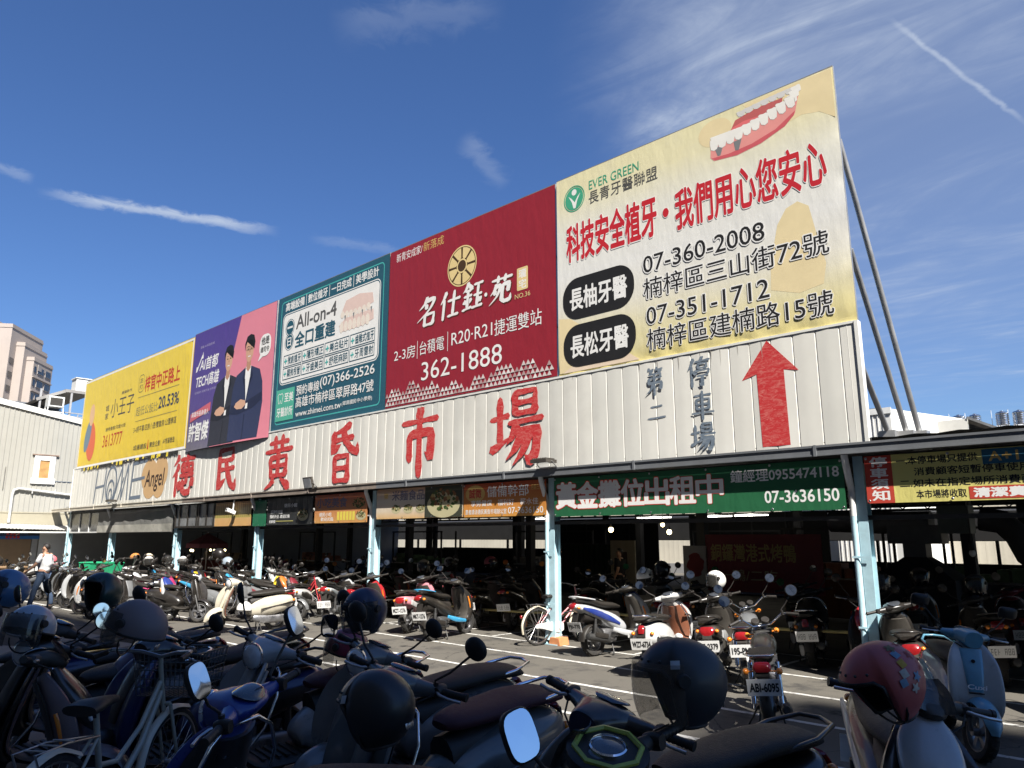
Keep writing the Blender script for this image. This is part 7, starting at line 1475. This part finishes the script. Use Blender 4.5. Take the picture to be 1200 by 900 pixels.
for (u, v, hd_, st, c, lab) in back: ride(st, [P[c], P['black'], P['black']], lab, (u, v), hd_, '', .35 if st != 'sport' else .2, 'round', G4)
for (u, v, hd_, st, c, lab) in far: ride(st, [P[x] for x in c], lab, (u, v), hd_, '', .35 if st != 'sport' else .2, 'round', G3)
bicycle(('sky', (.16, .42, .52)), False, 'pale blue bicycle leaning among the scooters by the fourth post', (-18.9, 9.6, 0), 25, 'silver')
bicycle(('crimson', (.42, .03, .04)), False, 'red bicycle with a cream wheel guard behind the cream scooter', (-16.6, 10.0, 0), 30, 'cream')
bicycle(('rose', (.55, .22, .24)), False, 'pink bicycle with cream mudguard leaning at the tall white post', (-9.02, 10.78, 0), 78, 'cream')

# ================================================================== helmets
HG = 'helmets hung on parked scooters'
C_ = dict(black=('black', (.015, .013, .012), .35), navy=('navy', (.012, .02, .055), .4), matt=('matt', (.022, .023, .025), .5), maroon=('maroon', (.20, .018, .04)), mauve=('mauve', (.16, .125, .125), .6), grey=('grey', (.10, .11, .12)), white=('white', (.72, .71, .68)), cream=('cream', (.66, .56, .40)), sky=('sky', (.06, .14, .27)), pale=('pale', (.26, .31, .36)), pink=('pink', (.42, .085, .08), .5), rose=('rose', (.60, .14, .17)), orange=('orange', (.55, .2, .05)), dgreen=('dgreen', (.01, .03, .028), .3))
helmet('jet', C_['matt'], 'large matt navy helmet with a clear visor, biggest one at the bottom right', (-1.53, 2.50, 1.355), 232, 2, 0, 'clear', s=1.10)
helmet('jet', C_['black'], 'round glossy black helmet with a small white sticker at the bottom centre', (-2.58, 1.92, 1.20), 205, 10, 0, '', s=1.06)
helmet('jet', C_['navy'], 'navy helmet with smoke visor on the slate scooter', (-4.18, 3.0, 1.40), -75, 6, 0, 'smoke', s=1.05)
helmet('half', C_['maroon'], 'maroon helmet resting on the maroon seat', (-4.68, 3.22, 1.09), 215, -8, 0, 'clear', s=1.05)
pk = helmet('jet', C_['pink'], 'dusky pink helmet with flower and square stickers at the bottom right', (-1.16, 3.50, 1.27), 236, 22, 0, '', s=1.16)
helmet('jet', C_['dgreen'], 'shiny black helmet on the mauve scooter in the left shade', (-6.85, 2.27, 1.43), 285, -14, 0, '', s=1.12)
helmet('half', C_['mauve'], 'mauve grey half helmet near the old bicycle', (-4.95, 1.86, 1.33), 228, -14, 0, 'smoke', s=1.18)
helmet('half', C_['pale'], 'pale grey blue helmet at the left in the shade', (-5.95, 1.55, 1.27), 300, -12, 0, 'smoke', s=1.1)
helmet('jet', C_['sky'], 'sky blue helmet cut by the left edge', (-7.55, 1.76, 1.45), 262, -16, 0, 'smoke', s=1.12)
# stickers on the pink one: little flowers and squares, and a white label on the black one
def sticker(root, az, el, r, m, kind, s=1.0):
    a, b, c = .1525, .1305, .1425; n = Vector((math.cos(R(el)) * math.cos(R(az)), math.cos(R(el)) * math.sin(R(az)), math.sin(R(el)))); c0 = Vector((a * n.x, b * n.y, c * n.z)); nn = Vector((n.x / a, n.y / b, n.z / c)).normalized(); t = nn.cross(Vector((0, 0, 1))).normalized(); u_ = nn.cross(t); q = MB()
    if kind == 'sq': pts = [(-1, -1), (1, -1), (1, 1), (-1, 1)]
    else: pts = [((1 + .35 * math.cos(5 * k * math.pi / 15)) * math.cos(k * math.pi / 15), (1 + .35 * math.cos(5 * k * math.pi / 15)) * math.sin(k * math.pi / 15)) for k in range(30)]
    k_ = lambda x, y: (lambda p: Vector((a * p.x, b * p.y, c * p.z)) * (1.006 + .002 * s))((n + (t * x + u_ * y) * r / .14).normalized())
    q.add([c0 * 1.012] + [k_(x, y) for x, y in pts], [(0, 1 + i, 1 + (i + 1) % len(pts)) for i in range(len(pts))]); q.build('sticker', m, root)
for az_, el, r, col, kd in ((60, 30, .014, 'dull_gold', 'sq'), (52, 18, .014, 'dull_cream', 'sq'), (44, 8, .013, 'steel_blue', 'sq'), (66, 44, .014, 'steel_blue', 'sq'), (75, 55, .016, 'olive_st', 'fl'), (92, 30, .016, 'brick_st', 'fl'), (70, 5, .015, 'steel_blue', 'fl'), (110, 48, .012, 'brick_st', 'fl'), (58, -6, .014, 'dull_cream', 'fl'), (96, 8, .02, 'brick_st', 'fl')):
    sticker(pk, az_ + 46, el, r, ink('st_' + col, {'dull_gold': (.45, .28, .04), 'dull_cream': (.45, .42, .36), 'steel_blue': (.16, .26, .36), 'olive_st': (.16, .12, .06), 'brick_st': (.32, .05, .04)}[col]), kd)
for i, (hl, az, el, c) in enumerate((('round glossy black', 62, 24, 'pale_label'), ('large matt navy', 68, 30, 'pale_label'))):
    for o in list(scn.objects):
        if o.get('category') == 'helmet' and str(o.get('label', '')).startswith(hl): sticker(o, az, el, .014, ink('pale_label', (.42, .45, .46)), 'sq')
small = (('half', 'white', 'white half helmet on the silver and blue scooter', (-7.35, 11.05, 1.22), 60, 1.), ('jet', 'grey', 'dark grey helmet hung on the scooter in the market shade', (-8.5, 13.4, 1.24), -40, 1.2), ('jet', 'white', 'white helmet on the black and white scooter', (-5.75, 10.55, 1.24), -120, 1.),
         ('half', 'black', 'black half helmet with a white sticker beside the last blue post', (-3.55, 11.0, 1.28), -60, 1.05), ('jet', 'mauve', 'dim mauve helmet in the market shade at the right', (-4.0, 14.5, 1.2), -70, 1.15), ('jet', 'grey', 'dim grey helmet at the right edge in the shade', (-2.75, 12.6, 1.2), -100, 1.1),
         ('jet', 'cream', 'cream helmet behind the pink scooter', (-14.0, 11.7, 1.2), -60, 1.15), ('half', 'orange', 'black and orange helmet by the third blue post', (-15.9, 11.6, 1.25), -60, 1.2), ('half', 'rose', 'rose red helmet inside the market above the black scooter', (-14.25, 14.2, 1.22), 20, 1.2), ('jet', 'white', 'small white helmet in the market dark near the rose red one', (-15.9, 14.2, 1.2), 0, 1.0),
         ('jet', 'cream', 'cream helmet in the far left crowd, left of two white ones', (-24.8, 9.5, 1.22), -20, 1.15), ('jet', 'white', 'white helmet in the far left crowd between two pale ones', (-24.0, 9.2, 1.15), -20, 1.15), ('half', 'white', 'white half helmet in the far left crowd nearest the fourth post', (-23.2, 9.9, 1.15), -20, 1.15), ('jet', 'black', 'black helmet raised high above the far left crowd', (-21.9, 10.4, 1.38), 200, 1.3),
         ('half', 'pale', 'silver pink half helmet in the far left crowd', (-20.9, 10.2, 1.16), 190, 1.2), ('jet', 'grey', 'dark round helmet in the far left crowd under the clerestory', (-20.4, 11.0, 1.15), 180, 1.15), ('half', 'rose', 'pink helmet on the scooter before the shutter', (-27.0, 7.4, 1.18), 220, 1.0), ('jet', 'black', 'black helmet on the scooter at the left edge before the shutter', (-27.7, 6.1, 1.15), 220, 1.15),
         ('half', 'orange', 'orange helmet behind the green crates', (-27.0, 9.9, 1.2), 40, 1.1), ('jet', 'sky', 'blue helmet at the back of the left crowd', (-22.6, 12.0, 1.15), 40, 1.0), ('half', 'black', 'black half helmet near the second blue post', (-25.6, 10.4, 1.15), 30, 1.15), ('half', 'maroon', 'maroon half helmet near the pale blue bicycle', (-19.2, 11.0, 1.1), 30, 1.0))
for k_, c, lab, p, rz, s_ in small: helmet(k_, C_[c], lab, p, rz, -8, 0, 'smoke', s=s_)
# a cream helmet lies on the floor board of the side-on cream scooter
helmet('half', C_['white'], 'cream white helmet standing on the side-on scooter footboard', (-14.55, 7.52, .46), -60, 0, 0, '', s=1.1)
for k_, p_ in PROTO.items(): kill_tree(p_)
